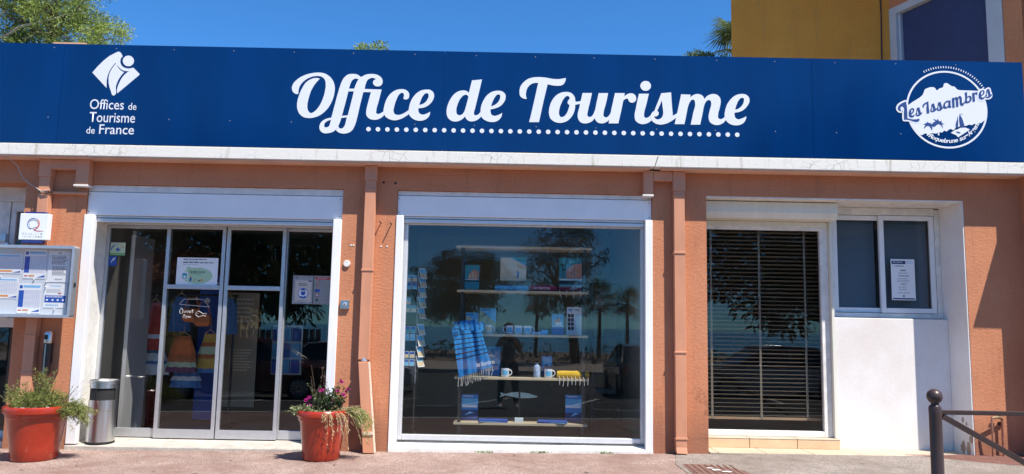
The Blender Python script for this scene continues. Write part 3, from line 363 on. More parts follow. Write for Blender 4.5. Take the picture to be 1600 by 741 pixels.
WORD = [
[[7664,6800,7652,6800,7642,6800,7630,6802,7620,6806,7612,6814,7604,6824,7598,6834,7594,6846,7594,6858,7596,6870,7600,6882,7606,6894,7614,6908,7624,6920,7636,6932,7650,6942,7662,6952,7676,6960,7690,6968,7704,6974,7720,6982,7734,6988,7750,6994,7764,7000,7768,6968,7772,6936,7776,6904,7778,6874,7780,6820,7780,6766,7780,6712,7778,6660,7794,6654,7812,6650,7828,6646,7846,6642,7864,6640,7884,6638,7902,6638,7922,6638,7946,6642,7968,6646,7992,6650,8016,6656,8016,6644,8014,6630,8012,6620,8006,6608,7998,6600,7988,6596,7976,6590,7966,6588,7950,6586,7936,6588,7920,6590,7904,6594,7886,6600,7866,6606,7848,6612,7828,6618,7814,6622,7798,6626,7784,6630,7768,6630,7754,6630,7738,6630,7724,6628,7710,6626,7710,6656,7710,6686,7712,6716,7710,6746,7714,6784,7720,6826,7718,6862,7702,6888,7694,6892,7688,6896,7682,6898,7674,6898,7666,6894,7658,6886,7654,6876,7650,6868,7648,6858,7648,6850,7648,6840,7650,6830,7652,6822,7656,6814,7660,6808]],
[[7808,6724,7808,6730,7806,6736,7806,6744,7806,6750,7806,6760,7808,6768,7808,6778,7810,6786,7812,6796,7816,6804,7818,6814,7822,6822,7826,6830,7832,6836,7836,6842,7842,6848,7848,6854,7856,6858,7862,6862,7870,6864,7876,6866,7882,6868,7888,6868,7894,6868,7900,6866,7904,6864,7910,6860,7914,6856,7916,6850,7918,6846,7920,6840,7920,6834,7920,6826,7920,6818,7918,6812,7916,6804,7912,6798,7910,6790,7906,6784,7902,6776,7898,6772,7892,6768,7888,6762,7882,6758,7876,6754,7868,6752,7862,6750,7854,6746,7856,6742,7856,6738,7858,6734,7858,6730,7860,6728,7862,6724,7864,6722,7868,6718,7872,6718,7876,6716,7880,6716,7884,6716,7888,6718,7892,6720,7896,6722,7900,6724,7906,6728,7910,6734,7914,6738,7918,6744,7920,6738,7920,6732,7920,6728,7920,6722,7918,6716,7916,6712,7914,6706,7912,6702,7910,6698,7906,6694,7902,6690,7898,6686,7892,6684,7886,6680,7880,6678,7874,6676,7868,6676,7862,6674,7856,6674,7850,6676,7842,6678,7838,6680,7832,6684,7826,6688,7822,6690,7818,6694,7816,6698,7812,6704,7810,6708,7810,6714,7810,6718],[7854,6766,7856,6774,7856,6780,7856,6786,7858,6794,7858,6802,7858,6810,7860,6816,7862,6824,7864,6830,7868,6834,7870,6840,7874,6844,7876,6844,7880,6846,7882,6846,7886,6844,7888,6844,7890,6840,7890,6836,7892,6832,7892,6826,7892,6820,7890,6814,7890,6808,7888,6802,7886,6796,7882,6790,7878,6786,7876,6782,7874,6778,7870,6776,7866,6774,7864,6772,7860,6770,7858,6768]],
[[8022,6890,8026,6876,8028,6864,8032,6850,8036,6838,8040,6820,8044,6804,8048,6786,8054,6770,8082,6798,8078,6772,8074,6766,8068,6758,8062,6752,8056,6746,8050,6738,8044,6732,8036,6728,8030,6722,8022,6716,8014,6712,8006,6708,7996,6706,7988,6706,7982,6704,7974,6706,7966,6708,7962,6710,7958,6712,7952,6714,7950,6718,7946,6720,7946,6724,7942,6728,7942,6732,7940,6734,7940,6738,7942,6742,7942,6746,7942,6750,7944,6754,7946,6758,7948,6762,7950,6764,7950,6766,7954,6768,7956,6770,7956,6780,7958,6790,7960,6802,7962,6812,7966,6826,7968,6842,7970,6856,7974,6872],[7982,6834,7986,6824,7990,6816,7992,6806,7996,6796,7998,6788,8000,6782,8000,6776,8002,6768,8002,6762,8002,6756,8000,6752,7998,6746,7996,6742,7992,6738,7988,6734,7984,6732,7980,6730,7976,6730,7972,6730,7968,6730,7966,6732,7962,6734,7960,6738,7958,6740,7962,6742,7964,6742,7968,6742,7970,6744,7974,6746,7976,6750,7978,6752,7980,6756,7980,6758,7980,6762,7980,6764,7978,6768,7976,6770,7974,6772,7972,6772,7968,6774,7970,6780,7972,6790,7974,6798,7976,6804,7978,6812,7980,6820,7982,6828]],
[[8118,6886,8108,6888,8100,6890,8092,6896,8088,6902,8086,6912,8088,6922,8092,6932,8096,6942,8104,6952,8114,6962,8126,6968,8136,6976,8154,6986,8172,6996,8190,7004,8208,7014,8208,6984,8208,6956,8210,6926,8210,6898,8212,6866,8214,6836,8216,6804,8218,6774,8166,6762,8166,6792,8164,6822,8164,6852,8164,6880,8168,6904,8174,6932,8174,6954,8164,6960,8156,6958,8148,6952,8142,6946,8136,6940,8130,6934,8124,6928,8118,6922,8116,6914,8114,6908,8114,6900,8116,6894]],
[[8318,6974,8320,6962,8324,6950,8326,6936,8330,6924,8334,6906,8338,6890,8344,6874,8348,6856,8376,6884,8372,6860,8366,6852,8362,6846,8356,6840,8350,6832,8344,6826,8338,6820,8332,6814,8324,6810,8316,6804,8308,6800,8300,6798,8292,6794,8284,6794,8278,6792,8270,6794,8262,6796,8258,6798,8254,6800,8248,6802,8246,6806,8242,6808,8242,6812,8240,6816,8238,6820,8238,6822,8238,6826,8238,6830,8238,6834,8238,6838,8240,6842,8242,6846,8244,6848,8246,6850,8248,6852,8250,6854,8252,6856,8252,6868,8254,6878,8256,6888,8258,6898,8262,6912,8264,6928,8266,6942,8270,6956],[8278,6920,8282,6910,8284,6902,8288,6892,8290,6882,8292,6876,8294,6868,8296,6862,8298,6856,8298,6850,8298,6844,8296,6838,8294,6834,8292,6830,8288,6824,8284,6822,8280,6820,8276,6818,8272,6818,8268,6818,8264,6818,8260,6820,8258,6822,8256,6826,8254,6828,8258,6828,8260,6830,8264,6830,8266,6832,8270,6834,8272,6836,8274,6840,8274,6842,8276,6846,8276,6848,8274,6852,8274,6854,8272,6856,8270,6858,8268,6860,8264,6860,8266,6868,8268,6876,8270,6884,8272,6890,8274,6898,8276,6906,8278,6914]],
[[8448,7008,8452,6996,8454,6984,8458,6970,8460,6956,8466,6940,8470,6922,8474,6906,8478,6888,8506,6916,8504,6892,8498,6884,8492,6878,8486,6872,8480,6864,8474,6858,8468,6852,8462,6846,8456,6840,8448,6836,8440,6832,8432,6828,8424,6826,8416,6824,8408,6824,8400,6824,8394,6826,8388,6828,8384,6830,8380,6834,8376,6838,8374,6840,8372,6844,8370,6846,8370,6850,8368,6854,8368,6858,8368,6862,8368,6866,8370,6870,8372,6874,8372,6878,8374,6880,8376,6884,8378,6886,8380,6888,8382,6890,8384,6900,8386,6910,8388,6922,8390,6932,8392,6946,8396,6962,8398,6976,8400,6990],[8410,6954,8412,6944,8416,6934,8418,6924,8422,6914,8424,6908,8426,6902,8428,6894,8428,6888,8428,6882,8428,6876,8428,6870,8426,6866,8422,6860,8420,6856,8416,6854,8412,6850,8408,6850,8404,6848,8398,6848,8396,6850,8392,6852,8390,6854,8388,6858,8386,6860,8388,6860,8392,6862,8394,6862,8398,6864,8400,6866,8402,6868,8404,6872,8406,6874,8406,6878,8406,6880,8406,6884,8404,6886,8404,6890,8400,6890,8398,6892,8396,6894,8398,6900,8400,6908,8402,6916,8404,6924,8406,6932,8406,6940,8408,6946]],
[[8622,7036,8608,7036,8596,7034,8584,7032,8572,7028,8558,7022,8546,7012,8534,7002,8524,6992,8514,6978,8506,6964,8502,6950,8498,6936,8496,6920,8496,6904,8498,6890,8506,6880,8514,6874,8526,6870,8538,6868,8548,6870,8562,6874,8576,6882,8588,6890,8600,6902,8604,6898,8608,6892,8614,6890,8618,6886,8626,6886,8636,6886,8644,6890,8650,6894,8654,6898,8658,6904,8660,6908,8662,6914,8658,6916,8656,6916,8654,6918,8652,6920,8648,6922,8648,6928,8648,6932,8648,6938,8646,6964,8646,6990,8648,7016,8652,7042],[8604,7004,8596,7004,8586,7002,8578,7000,8570,6996,8560,6990,8552,6984,8546,6974,8540,6964,8538,6954,8536,6944,8536,6932,8538,6924,8542,6918,8544,6912,8548,6908,8554,6904,8560,6904,8568,6908,8576,6914,8582,6920,8588,6928,8594,6936,8598,6944,8602,6952,8604,6966,8606,6978,8606,6990]],
[[8678,7086,8722,7096,8724,7078,8726,7084,8730,7088,8732,7094,8736,7098,8740,7100,8744,7104,8748,7108,8752,7110,8756,7110,8762,7112,8766,7110,8770,7110,8776,7108,8780,7106,8782,7104,8786,7100,8788,7096,8790,7094,8792,7090,8792,7086,8794,7094,8798,7100,8800,7106,8804,7112,8808,7118,8814,7122,8818,7126,8824,7130,8830,7132,8836,7132,8842,7132,8848,7132,8852,7130,8858,7124,8862,7120,8866,7116,8868,7110,8870,7104,8872,7098,8874,7092,8874,7084,8874,7074,8876,7064,8876,7054,8876,7040,8874,7028,8874,7016,8876,7002,8876,6998,8876,6992,8876,6988,8878,6984,8882,6982,8884,6980,8888,6978,8890,6978,8894,6978,8896,6982,8900,6984,8902,6988,8906,6992,8908,6996,8910,7002,8912,7008,8918,6980,8916,6974,8912,6966,8910,6960,8906,6954,8900,6950,8896,6944,8888,6940,8882,6936,8878,6936,8872,6934,8866,6934,8860,6936,8854,6938,8848,6942,8844,6946,8840,6952,8838,6958,8836,6964,8834,6970,8832,6978,8830,6988,8830,7000,8830,7012,8830,7022,8832,7034,8832,7044,8832,7056,8830,7068,8830,7070,8828,7076,8828,7078,8826,7082,8824,7084,8820,7086,8818,7086,8816,7086,8812,7086,8810,7082,8808,7080,8806,7076,8802,7070,8802,7064,8800,7056,8800,7048,8798,7036,8798,7022,8800,7008,8800,6994,8800,6974,8800,6956,8800,6936,8800,6916,8756,6904,8756,6924,8756,6942,8756,6962,8754,6982,8756,7000,8756,7018,8756,7034,8752,7052,8752,7056,8750,7060,8748,7064,8746,7066,8744,7066,8742,7068,8738,7066,8736,7066,8732,7064,8730,7058,8728,7054,8728,7048,8726,7042,8726,7034,8724,7028,8724,7020,8724,7008,8724,6994,8724,6980,8724,6966,8724,6950,8726,6932,8726,6916,8726,6898,8680,6886,8680,6910,8680,6936,8680,6960,8678,6986,8678,7010,8678,7036,8678,7062]],
[[8938,7202,8982,7220,8986,7116,8996,7126,9004,7134,9014,7140,9026,7144,9036,7144,9046,7140,9056,7136,9062,7128,9068,7118,9072,7106,9072,7094,9072,7082,9068,7068,9064,7054,9058,7040,9050,7028,9038,7016,9024,7006,9010,6998,8994,6992,8980,6990,8964,6988,8948,6988,8932,6988,8914,6986,8898,6986,8880,6984,8862,6982,8870,6984,8878,6986,8886,6988,8894,6990,8902,6996,8912,7000,8920,7008,8926,7014,8928,7020,8932,7026,8932,7032,8934,7038,8944,7078,8946,7120,8942,7160],[8986,7096,8992,7104,9000,7112,9008,7116,9016,7116,9022,7114,9026,7112,9030,7106,9032,7102,9034,7092,9032,7084,9030,7074,9028,7064,9024,7056,9022,7046,9018,7038,9012,7032,9006,7030,8998,7028,8992,7026,8986,7028,8974,7036,8974,7052,8978,7072]],
[[9088,7198,9134,7210,9134,7190,9136,7194,9140,7198,9142,7202,9144,7206,9148,7210,9152,7212,9156,7216,9162,7218,9166,7218,9170,7218,9176,7218,9180,7216,9184,7212,9186,7208,9190,7204,9190,7198,9192,7194,9192,7188,9192,7184,9192,7178,9188,7174,9186,7170,9184,7168,9180,7166,9176,7164,9172,7164,9168,7164,9166,7166,9164,7168,9162,7170,9160,7172,9158,7174,9158,7176,9156,7178,9154,7180,9152,7182,9150,7182,9148,7180,9146,7180,9142,7178,9140,7176,9138,7172,9136,7168,9134,7164,9134,7148,9134,7134,9134,7118,9134,7104,9134,7084,9134,7066,9134,7048,9134,7030,9090,7016,9088,7042,9088,7050,9088,7058,9088,7068,9088,7076,9088,7092,9088,7106,9088,7122,9088,7138,9088,7154,9088,7168,9088,7182]],
[[9212,7116,9212,7122,9210,7128,9210,7136,9210,7142,9210,7152,9212,7160,9214,7170,9216,7178,9218,7188,9222,7196,9224,7206,9230,7214,9234,7222,9240,7230,9246,7236,9252,7242,9258,7248,9266,7252,9274,7256,9282,7258,9288,7260,9294,7262,9302,7264,9308,7262,9314,7260,9318,7258,9324,7254,9328,7250,9330,7246,9332,7240,9334,7234,9334,7230,9334,7222,9334,7214,9332,7206,9330,7198,9326,7192,9322,7184,9318,7178,9312,7170,9308,7166,9302,7160,9298,7156,9292,7152,9286,7148,9278,7144,9270,7142,9262,7140,9264,7136,9264,7132,9264,7126,9266,7122,9268,7120,9270,7116,9272,7114,9276,7112,9280,7110,9284,7108,9288,7108,9292,7108,9296,7110,9302,7112,9306,7116,9310,7118,9316,7122,9320,7126,9326,7132,9330,7136,9332,7132,9332,7126,9332,7120,9332,7116,9330,7110,9328,7104,9326,7100,9322,7096,9320,7092,9316,7086,9312,7084,9306,7080,9302,7076,9294,7074,9288,7070,9282,7068,9274,7068,9268,7066,9262,7066,9254,7068,9248,7070,9242,7072,9236,7074,9230,7078,9226,7082,9222,7086,9218,7090,9216,7094,9214,7100,9212,7104,9212,7110],[9262,7160,9264,7166,9264,7174,9264,7180,9266,7186,9266,7194,9268,7202,9270,7210,9272,7218,9276,7224,9278,7228,9280,7234,9286,7238,9288,7238,9292,7240,9294,7240,9298,7238,9300,7238,9302,7234,9302,7230,9304,7226,9304,7220,9304,7214,9302,7208,9300,7202,9298,7196,9296,7190,9292,7184,9290,7178,9286,7176,9282,7172,9280,7168,9276,7166,9272,7164,9270,7162,9266,7162]],
[[9426,7294,9430,7280,9432,7266,9436,7252,9440,7238,9444,7220,9448,7202,9452,7184,9458,7166,9488,7196,9484,7168,9478,7162,9472,7154,9466,7148,9460,7140,9454,7134,9446,7126,9440,7120,9432,7114,9424,7110,9416,7106,9406,7102,9398,7098,9390,7098,9382,7096,9374,7098,9366,7100,9362,7102,9356,7104,9352,7108,9348,7110,9346,7114,9344,7118,9342,7122,9340,7126,9340,7130,9340,7134,9340,7138,9340,7142,9342,7146,9342,7150,9344,7154,9346,7156,9348,7160,9350,7162,9352,7164,9354,7166,9356,7178,9358,7188,9360,7200,9364,7212,9366,7226,9368,7242,9372,7258,9374,7274],[9384,7234,9388,7224,9390,7214,9394,7204,9396,7192,9398,7186,9400,7178,9402,7172,9404,7164,9404,7158,9404,7152,9402,7146,9400,7140,9398,7136,9394,7132,9390,7128,9386,7126,9380,7124,9376,7124,9372,7124,9368,7124,9364,7126,9362,7130,9360,7132,9358,7136,9362,7136,9364,7136,9368,7138,9370,7140,9374,7142,9376,7144,9378,7148,9380,7150,9380,7154,9380,7158,9380,7160,9378,7164,9378,7166,9374,7168,9372,7168,9370,7170,9372,7178,9374,7186,9376,7194,9378,7202,9380,7210,9380,7220,9382,7226]]]
HALO = [
[[7693,6782,7652,6766,7639,6766,7621,6769,7601,6778,7587,6791,7576,6805,7567,6820,7560,6841,7560,6861,7563,6878,7569,6895,7576,6910,7586,6927,7599,6943,7614,6958,7629,6969,7643,6980,7659,6990,7675,6998,7690,7005,7706,7013,7721,7020,7737,7026,7781,7029,7802,6972,7806,6940,7810,6907,7812,6876,7814,6821,7814,6766,7814,6711,7806,6679,7804,6687,7820,6683,7836,6679,7852,6676,7868,6674,7886,6672,7902,6672,7919,6672,7940,6675,7962,6679,7985,6683,8037,6683,8050,6642,8048,6624,8044,6609,8034,6588,8017,6572,8002,6565,7987,6558,7971,6554,7950,6552,7931,6554,7914,6557,7894,6561,7876,6568,7856,6574,7838,6580,7818,6585,7805,6589,7789,6593,7779,6596,7768,6596,7754,6596,7740,6596,7729,6594,7688,6600,7676,6656,7676,6687,7678,6716,7676,6747,7680,6788,7686,6827,7686,6852,7679,6863,7677,6863,7673,6865,7677,6864,7682,6865,7686,6866,7686,6867,7685,6862,7682,6857,7682,6855,7682,6850,7682,6843,7683,6837,7684,6834,7685,6831,7689,6825]],
[[9178,7116,9178,7117,9176,7123,9176,7136,9176,7142,9176,7156,9179,7167,9181,7177,9183,7185,9186,7199,9190,7207,9193,7220,9201,7232,9205,7240,9214,7252,9222,7260,9228,7266,9238,7276,9251,7282,9262,7288,9272,7291,9277,7292,9284,7295,9303,7298,9319,7294,9327,7291,9335,7287,9346,7280,9356,7270,9361,7259,9364,7251,9368,7239,9368,7230,9368,7222,9368,7210,9365,7198,9361,7184,9355,7175,9351,7167,9346,7158,9338,7148,9332,7142,9326,7136,9320,7130,9311,7124,9303,7119,9290,7112,9278,7109,9293,7126,9297,7144,9298,7132,9297,7134,9294,7142,9296,7140,9298,7136,9292,7142,9291,7142,9295,7140,9292,7141,9288,7142,9284,7141,9283,7141,9284,7141,9286,7144,9293,7147,9294,7148,9296,7150,9302,7156,9335,7170,9365,7140,9366,7126,9366,7120,9366,7111,9362,7099,9359,7091,9354,7080,9350,7076,9349,7075,9339,7061,9329,7055,9328,7054,9319,7046,9308,7043,9303,7039,9287,7034,9279,7034,9273,7032,9258,7032,9244,7035,9237,7038,9231,7040,9221,7043,9208,7052,9202,7058,9198,7062,9190,7070,9185,7081,9183,7087,9179,7096,9178,7110]],
[[9290,7198,9298,7208,9308,7218,9318,7228,9326,7238,9334,7250,9340,7264,9346,7278,9354,7290,9372,7304,9392,7316,9414,7322,9434,7320,9438,7316,9444,7312,9450,7308,9454,7304,9460,7290,9462,7274,9464,7256,9466,7240,9472,7226,9478,7214,9484,7200,9488,7186,9488,7170,9488,7156,9484,7140,9478,7126,9470,7112,9458,7100,9446,7090,9432,7080,9414,7074,9396,7072,9378,7070,9362,7070,9346,7070,9328,7070,9314,7072,9300,7078,9290,7088,9282,7098,9276,7112,9272,7126,9270,7144,9274,7162,9282,7180]]]
LAND = [[7782,6906,7812,6930,7842,6954,7874,6978,7904,7000,7926,7012,7946,7026,7968,7038,7988,7052,8020,7072,8050,7094,8078,7118,8102,7144,8118,7174,8130,7208,8142,7240,8162,7264,8172,7270,8184,7274,8194,7278,8204,7282,8222,7290,8240,7296,8256,7300,8274,7304,8292,7304,8310,7304,8328,7302,8344,7296,8356,7284,8366,7264,8376,7248,8390,7240,8404,7246,8416,7256,8426,7268,8438,7278,8458,7286,8478,7292,8498,7298,8514,7308,8522,7326,8526,7346,8530,7364,8540,7380,8548,7386,8560,7390,8570,7394,8582,7394,8600,7392,8616,7382,8632,7370,8648,7360,8658,7352,8668,7344,8678,7338,8688,7332,8702,7328,8716,7328,8730,7326,8744,7322,8758,7310,8770,7294,8782,7278,8796,7266,8824,7256,8854,7252,8886,7252,8918,7252,8960,7250,9000,7250,9042,7250,9084,7250,9124,7248,9166,7246,9206,7246,9248,7244,9266,7204,9284,7166,9300,7126,9314,7084,9328,7036,9338,6988,9346,6938,9350,6888,9352,6844,9352,6802,9346,6760,9336,6718,9328,6698,9316,6678,9306,6658,9294,6638,9284,6632,9276,6624,9266,6618,9256,6610,9250,6606,9244,6600,9238,6596,9230,6592,9220,6590,9208,6592,9198,6594,9186,6592,9176,6586,9168,6576,9158,6568,9148,6564,9136,6564,9126,6568,9114,6572,9104,6574,9090,6568,9076,6560,9062,6550,9048,6544,9036,6546,9024,6548,9012,6552,9000,6554,8984,6550,8968,6544,8954,6536,8938,6530,8918,6528,8896,6530,8876,6532,8856,6534,8716,6476,8708,6462,8698,6450,8686,6440,8674,6436,8662,6438,8654,6446,8644,6454,8634,6458,8620,6456,8604,6452,8590,6444,8578,6436,8570,6430,8562,6422,8554,6414,8544,6408,8532,6408,8520,6414,8508,6420,8496,6422,8484,6414,8474,6404,8464,6392,8452,6384,8438,6384,8426,6386,8412,6390,8398,6392,8384,6386,8370,6378,8356,6368,8342,6362,8318,6360,8294,6364,8270,6368,8246,6366,8232,6360,8218,6354,8206,6346,8192,6342,8170,6344,8150,6352,8130,6358,8110,6358,8098,6352,8088,6344,8078,6336,8068,6328,8052,6326,8036,6324,8020,6326,8004,6328,7972,6360,7940,6394,7910,6428,7882,6464,7856,6504,7834,6546,7812,6588,7794,6632,7778,6666,7764,6700,7752,6734,7744,6770,7742,6790,7738,6810,7738,6830,7742,6850,7750,6866,7758,6880,7770,6894]]
HULL = [[8624,6380,8714,6442,8764,6454,8816,6484,8924,6492,9008,6454,8764,6292,8728,6336,8684,6352]]
HATCH = [[8726,6406,8768,6410,8822,6386,8788,6366,8740,6382]]

# ================================================================ THE SETTING
def gz(x): return .012*max(-8, min(8, x))
def strip(name, mat, prof, x0=-40, x1=40, slope=True, kind='structure', n=20, parent=None):
    mb = MB(); xs = [x0+(x1-x0)*i/n for i in range(n+1)] if not slope else sorted(set([x0, -8, 8, x1]+[-6, -4, -2, 0, 2, 4, 6]))
    xs = [x for x in xs if x0 <= x <= x1]
    for a, b in zip(xs, xs[1:]):
        za, zb = (gz(a), gz(b)) if slope else (0, 0)
        for (y0, z0), (y1, z1) in zip(prof, prof[1:]):
            mb.poly([(a, y0, z0+za), (a, y1, z1+za), (b, y1, z1+zb), (b, y0, z0+zb)])
    return tag(mb.build(name, mat, parent), kind=kind)
strip('ground', pm('earth', (.22, .17, .12), .95, var=.3, vscale=.6, bump=.3, bscale=5), [(3000, -.5), (8, -.5), (0, -.3), (-2.9, -.3), (-14, -.95), (-62, -1.0), (-72, -5.5), (-90, -6)], -3000, 3000, slope=False, n=2)
strip('pavement', PAVE, [(.06, 0), (-2.75, -.03)])
strip('kerb', pm('kerb_stone', (.45, .43, .40), .85, var=.15, vscale=6, bump=.3, bscale=50), [(-2.75, -.026), (-2.9, -.028), (-2.91, -.16)])
road = strip('road', ASPH, [(-2.905, -.15), (-14, -.75), (-26, -.78)])
def road_z(y): return (-.15-(.6/11.095)*(-y-2.905) if y > -14 else -.75-(.03/12)*(-y-14))
def road_line(x0, y0, x1, y1, w):
    d = Vector((x1-x0, y1-y0)).normalized(); nx, ny = -d.y*w/2, d.x*w/2
    P = [(x0+nx, y0+ny), (x0-nx, y0-ny), (x1-nx, y1-ny), (x1+nx, y1+ny)]
    return MB().poly([(x, y, road_z(y)+gz(x)+.006) for x, y in P]).build('painted_line', LINE, road)
for x in (-9.6, -7.2, -4.8, -2.4, 0, 2.4, 4.8, 7.2, 9.6): road_line(x-1.0, -9.2, x, -13.4, .1)
road_line(1.7, -7.9, 3.1, -6.9, .1); road_line(-14, -8.6, -1.2, -8.6, .1); road_line(3, -8.6, 14, -8.6, .1)
tag(MB().box(-60, 60, -34, -26, -1.4, -.66).build('promenade', pm('promenade_paving', (.42, .36, .30), .9, var=.15, vscale=1)), kind='structure')
SEA = pm('sea_water', (.012, .055, .15), .12, var=.2, vscale=.02, bump=.5, bscale=1.2, bdist=.2)
tag(MB().poly([(-6000, -66, -4), (-6000, -9000, -4), (6000, -9000, -4), (6000, -66, -4)]).build('sea', SEA), kind='structure')
# red-brown bare patches of the pavement against the wall and in the corner by the tap
def patch(name, mat, pts, h=.004):
    return tag(MB().poly([(x, y, gz(x)-.03*(-y/2.75)*(y < 0)+h) for x, y in pts]).build(name, mat), kind='structure')
patch('pavement_patch', PAVE_G, [(1.62, -.02), (1.50, -.55), (1.52, -1.15), (1.35, -1.8), (5.4, -1.8), (5.4, -.95), (4.35, -.38), (3.95, -.06), (3.2, -.045), (2.4, -.04)])
patch('pavement_patch', RED_G, [(3.95, -.045), (4.35, -.375), (5.4, -.945), (5.4, .02), (4.4, .02)])

# ================================================================ THE TOURIST OFFICE
office = empty('tourist_office', (0, 0, 0), label='long single-storey shopfront in orange render with two glazed bays and white shutter boxes', cat='building')
W = MB()
DOOR = (-4.27, -1.70); DISP = (-1.158, 1.40); RO = (1.94, 4.52); LO = (-6.3, -4.88); HEAD = 2.547
for a, b in ((-9, LO[0]), (LO[1], DOOR[0]), (DOOR[1], DISP[0]), (DISP[1], RO[0]), (RO[1], 5.35)): W.box(a, b, 0, .46, -.4, HEAD)
W.box(-9, 5.35, 0, .46, HEAD, 2.79)
W.build('wall', ORANGE, office)
MB().box(-9, 5.35, .46, 6.8, 2.75, 2.91).build('roof', CONC, office)
MB().box(-9, 5.35, .46, .6, 2.91, 3.2).build('parapet', WHITE_R, office)
# projecting ledge under the sign: two cast lengths that meet in a slanting joint
def ledge(x0, x1, sl0, sl1):
    mb = MB().hexa([(x0-sl0, -.2, 2.79), (x1-sl1, -.2, 2.79), (x1-sl1, .0, 2.79), (x0-sl0, .0, 2.79), (x0+sl0, -.2, 2.905), (x1+sl1, -.2, 2.905), (x1+sl1, .46, 2.905), (x0+sl0, .46, 2.905)])
    o = mb.build('ledge', SLAB, office, bevel=.006); return o
ledge(-9, 1.402, 0, .018); ledge(1.408, 5.055, .018, 0)
for x0, x1 in ((-9, 1.35), (1.46, 5.04)): MB().box(x0, x1, -.185, -.002, 2.776, 2.789).build('ledge_underside', SOFFIT, office)
# interior shell of both rooms
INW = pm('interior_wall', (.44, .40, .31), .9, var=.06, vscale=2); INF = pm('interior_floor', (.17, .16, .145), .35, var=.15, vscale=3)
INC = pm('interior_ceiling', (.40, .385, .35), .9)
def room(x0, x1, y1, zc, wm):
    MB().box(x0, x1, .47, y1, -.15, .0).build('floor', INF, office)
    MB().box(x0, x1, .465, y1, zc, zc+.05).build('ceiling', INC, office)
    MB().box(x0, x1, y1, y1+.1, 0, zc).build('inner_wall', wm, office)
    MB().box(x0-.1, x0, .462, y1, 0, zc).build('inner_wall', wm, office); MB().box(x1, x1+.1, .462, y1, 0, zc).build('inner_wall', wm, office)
INE = pm('entrance_wall', (.21, .19, .155), .9, var=.08, vscale=2)  # partition added and hall walls darkened to keep the entrance dim
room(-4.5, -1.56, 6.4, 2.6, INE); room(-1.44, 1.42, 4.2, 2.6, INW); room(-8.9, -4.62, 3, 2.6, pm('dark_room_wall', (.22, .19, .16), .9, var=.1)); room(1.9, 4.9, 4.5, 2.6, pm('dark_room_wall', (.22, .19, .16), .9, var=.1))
# --- sliding entrance: threshold, guide rails, shutter box, four leaves
th = MB().hexa([(DOOR[0], -.03, -.3), (DOOR[1], -.03, -.3), (DOOR[1], .47, -.3), (DOOR[0], .47, -.3), (DOOR[0], -.03, -.012), (DOOR[1], -.03, -.004), (DOOR[1], .47, .012), (DOOR[0], .47, .012)])
th.build('threshold', CONC, office, bevel=.008)
for x0, x1 in ((DOOR[0], -4.172), (-1.785, DOOR[1])): MB().box(x0, x1, -.012, .055, .0, 2.235).build('guide_rail', WHITE, office, bevel=.004)
MB().box(DOOR[0], DOOR[0]+.012, .055, .46, 0, HEAD).build('reveal', WHITE_OLD, office)
MB().box(DOOR[1]-.012, DOOR[1], .055, .46, 0, HEAD).build('reveal', WHITE_OLD, office)
def shutter_box(x0, x1, zb, zm, zt):
    o = MB().box(x0+.004, x1-.004, .026, .30, zb, zm).build('shutter_box', BOXWHITE, office, bevel=.005)
    MB().box(x0+.002, x1-.006, .030, .26, zm+.005, zt-.004).build('cover_strip', WHITE_OLD, o, bevel=.003)
    MB().box(x0+.075, x1-.08, .045, .075, zb-.065, zb-.004).build('shutter_slat', ALU_W, o, bevel=.003)
    MB().box(x0+.075, x1-.08, .041, .080, zb-.030, zb-.024).build('shutter_slat', BLACK, o)
    for x, z in ((x0+.02, zb+.03), (x0+.02, zm-.03), (x1-.03, zb+.03), (x1-.03, zm-.03)): MB().tube([(x, .022, z), (x, .03, z)], .005, 6).build('screw', BLACK, o)
shutter_box(*DOOR, 2.238, 2.472, HEAD); shutter_box(*DISP, 2.29, 2.495, HEAD)
def leaf(x0, x1, y, mid, z0=.018, z1=2.185):
    p = MB().box(x0, x0+.036, y, y+.035, z0, z1).box(x1-.036, x1, y, y+.035, z0, z1).box(x0+.036, x1-.036, y, y+.035, z0, z0+.088).box(x0+.036, x1-.036, y, y+.035, z1-.03, z1)
    o = p.build('sliding_door_leaf', ALU, office, bevel=.003)
    MB().box(x0+.034, x1-.034, y+.014, y+.022, z0+.086, z1-.028).build('glass_pane', GLASS, o)
    if mid: MB().box(x0+.037, x1-.037, y-.004, y+.012, 1.528, 1.572).build('mid_rail', ALU, o, bevel=.003)
    return o
leaf(-4.256, -3.575, .41, False); leaf(-3.602, -2.985, .365, True); leaf(-2.972, -2.355, .365, True); leaf(-2.383, -1.715, .41, False)
MB().box(-4.258, -1.712, .35, .458, 2.188, 2.25).build('door_track', ALU_W, office, bevel=.003)
MB().box(-4.258, -1.712, .30, .458, 2.25, 2.6).build('track_cover', INC, office)
# --- display window
for x0, x1 in ((DISP[0], -1.085), (1.328, DISP[1])): MB().box(x0, x1, -.012, .05, .03, 2.29).build('guide_rail', WHITE, office, bevel=.004)
MB().hexa([(DISP[0], -.025, -.3), (DISP[1], -.025, -.3), (DISP[1], .2, -.3), (DISP[0], .2, -.3), (DISP[0], -.025, .028), (DISP[1], -.025, .045), (DISP[1], .2, .088), (DISP[0], .2, .088)]).build('sill', WHITE_OLD, office, bevel=.008)
for x0, x1 in ((DISP[0], DISP[0]+.02), (DISP[1]-.02, DISP[1])): MB().box(x0, x1, .05, .46, .08, HEAD).build('reveal', WHITE_OLD, office)
dw = MB().box(-1.10, -1.048, .095, .15, .09, 2.30).box(1.298, 1.352, .095, .15, .09, 2.30).box(-1.048, 1.298, .095, .15, .09, .138).box(-1.048, 1.298, .095, .15, 2.212, 2.30).build('display_window', ALU_W, office, bevel=.006)
MB().box(-1.055, 1.305, .112, .122, .132, 2.218).build('glass_pane', GLASS, dw)
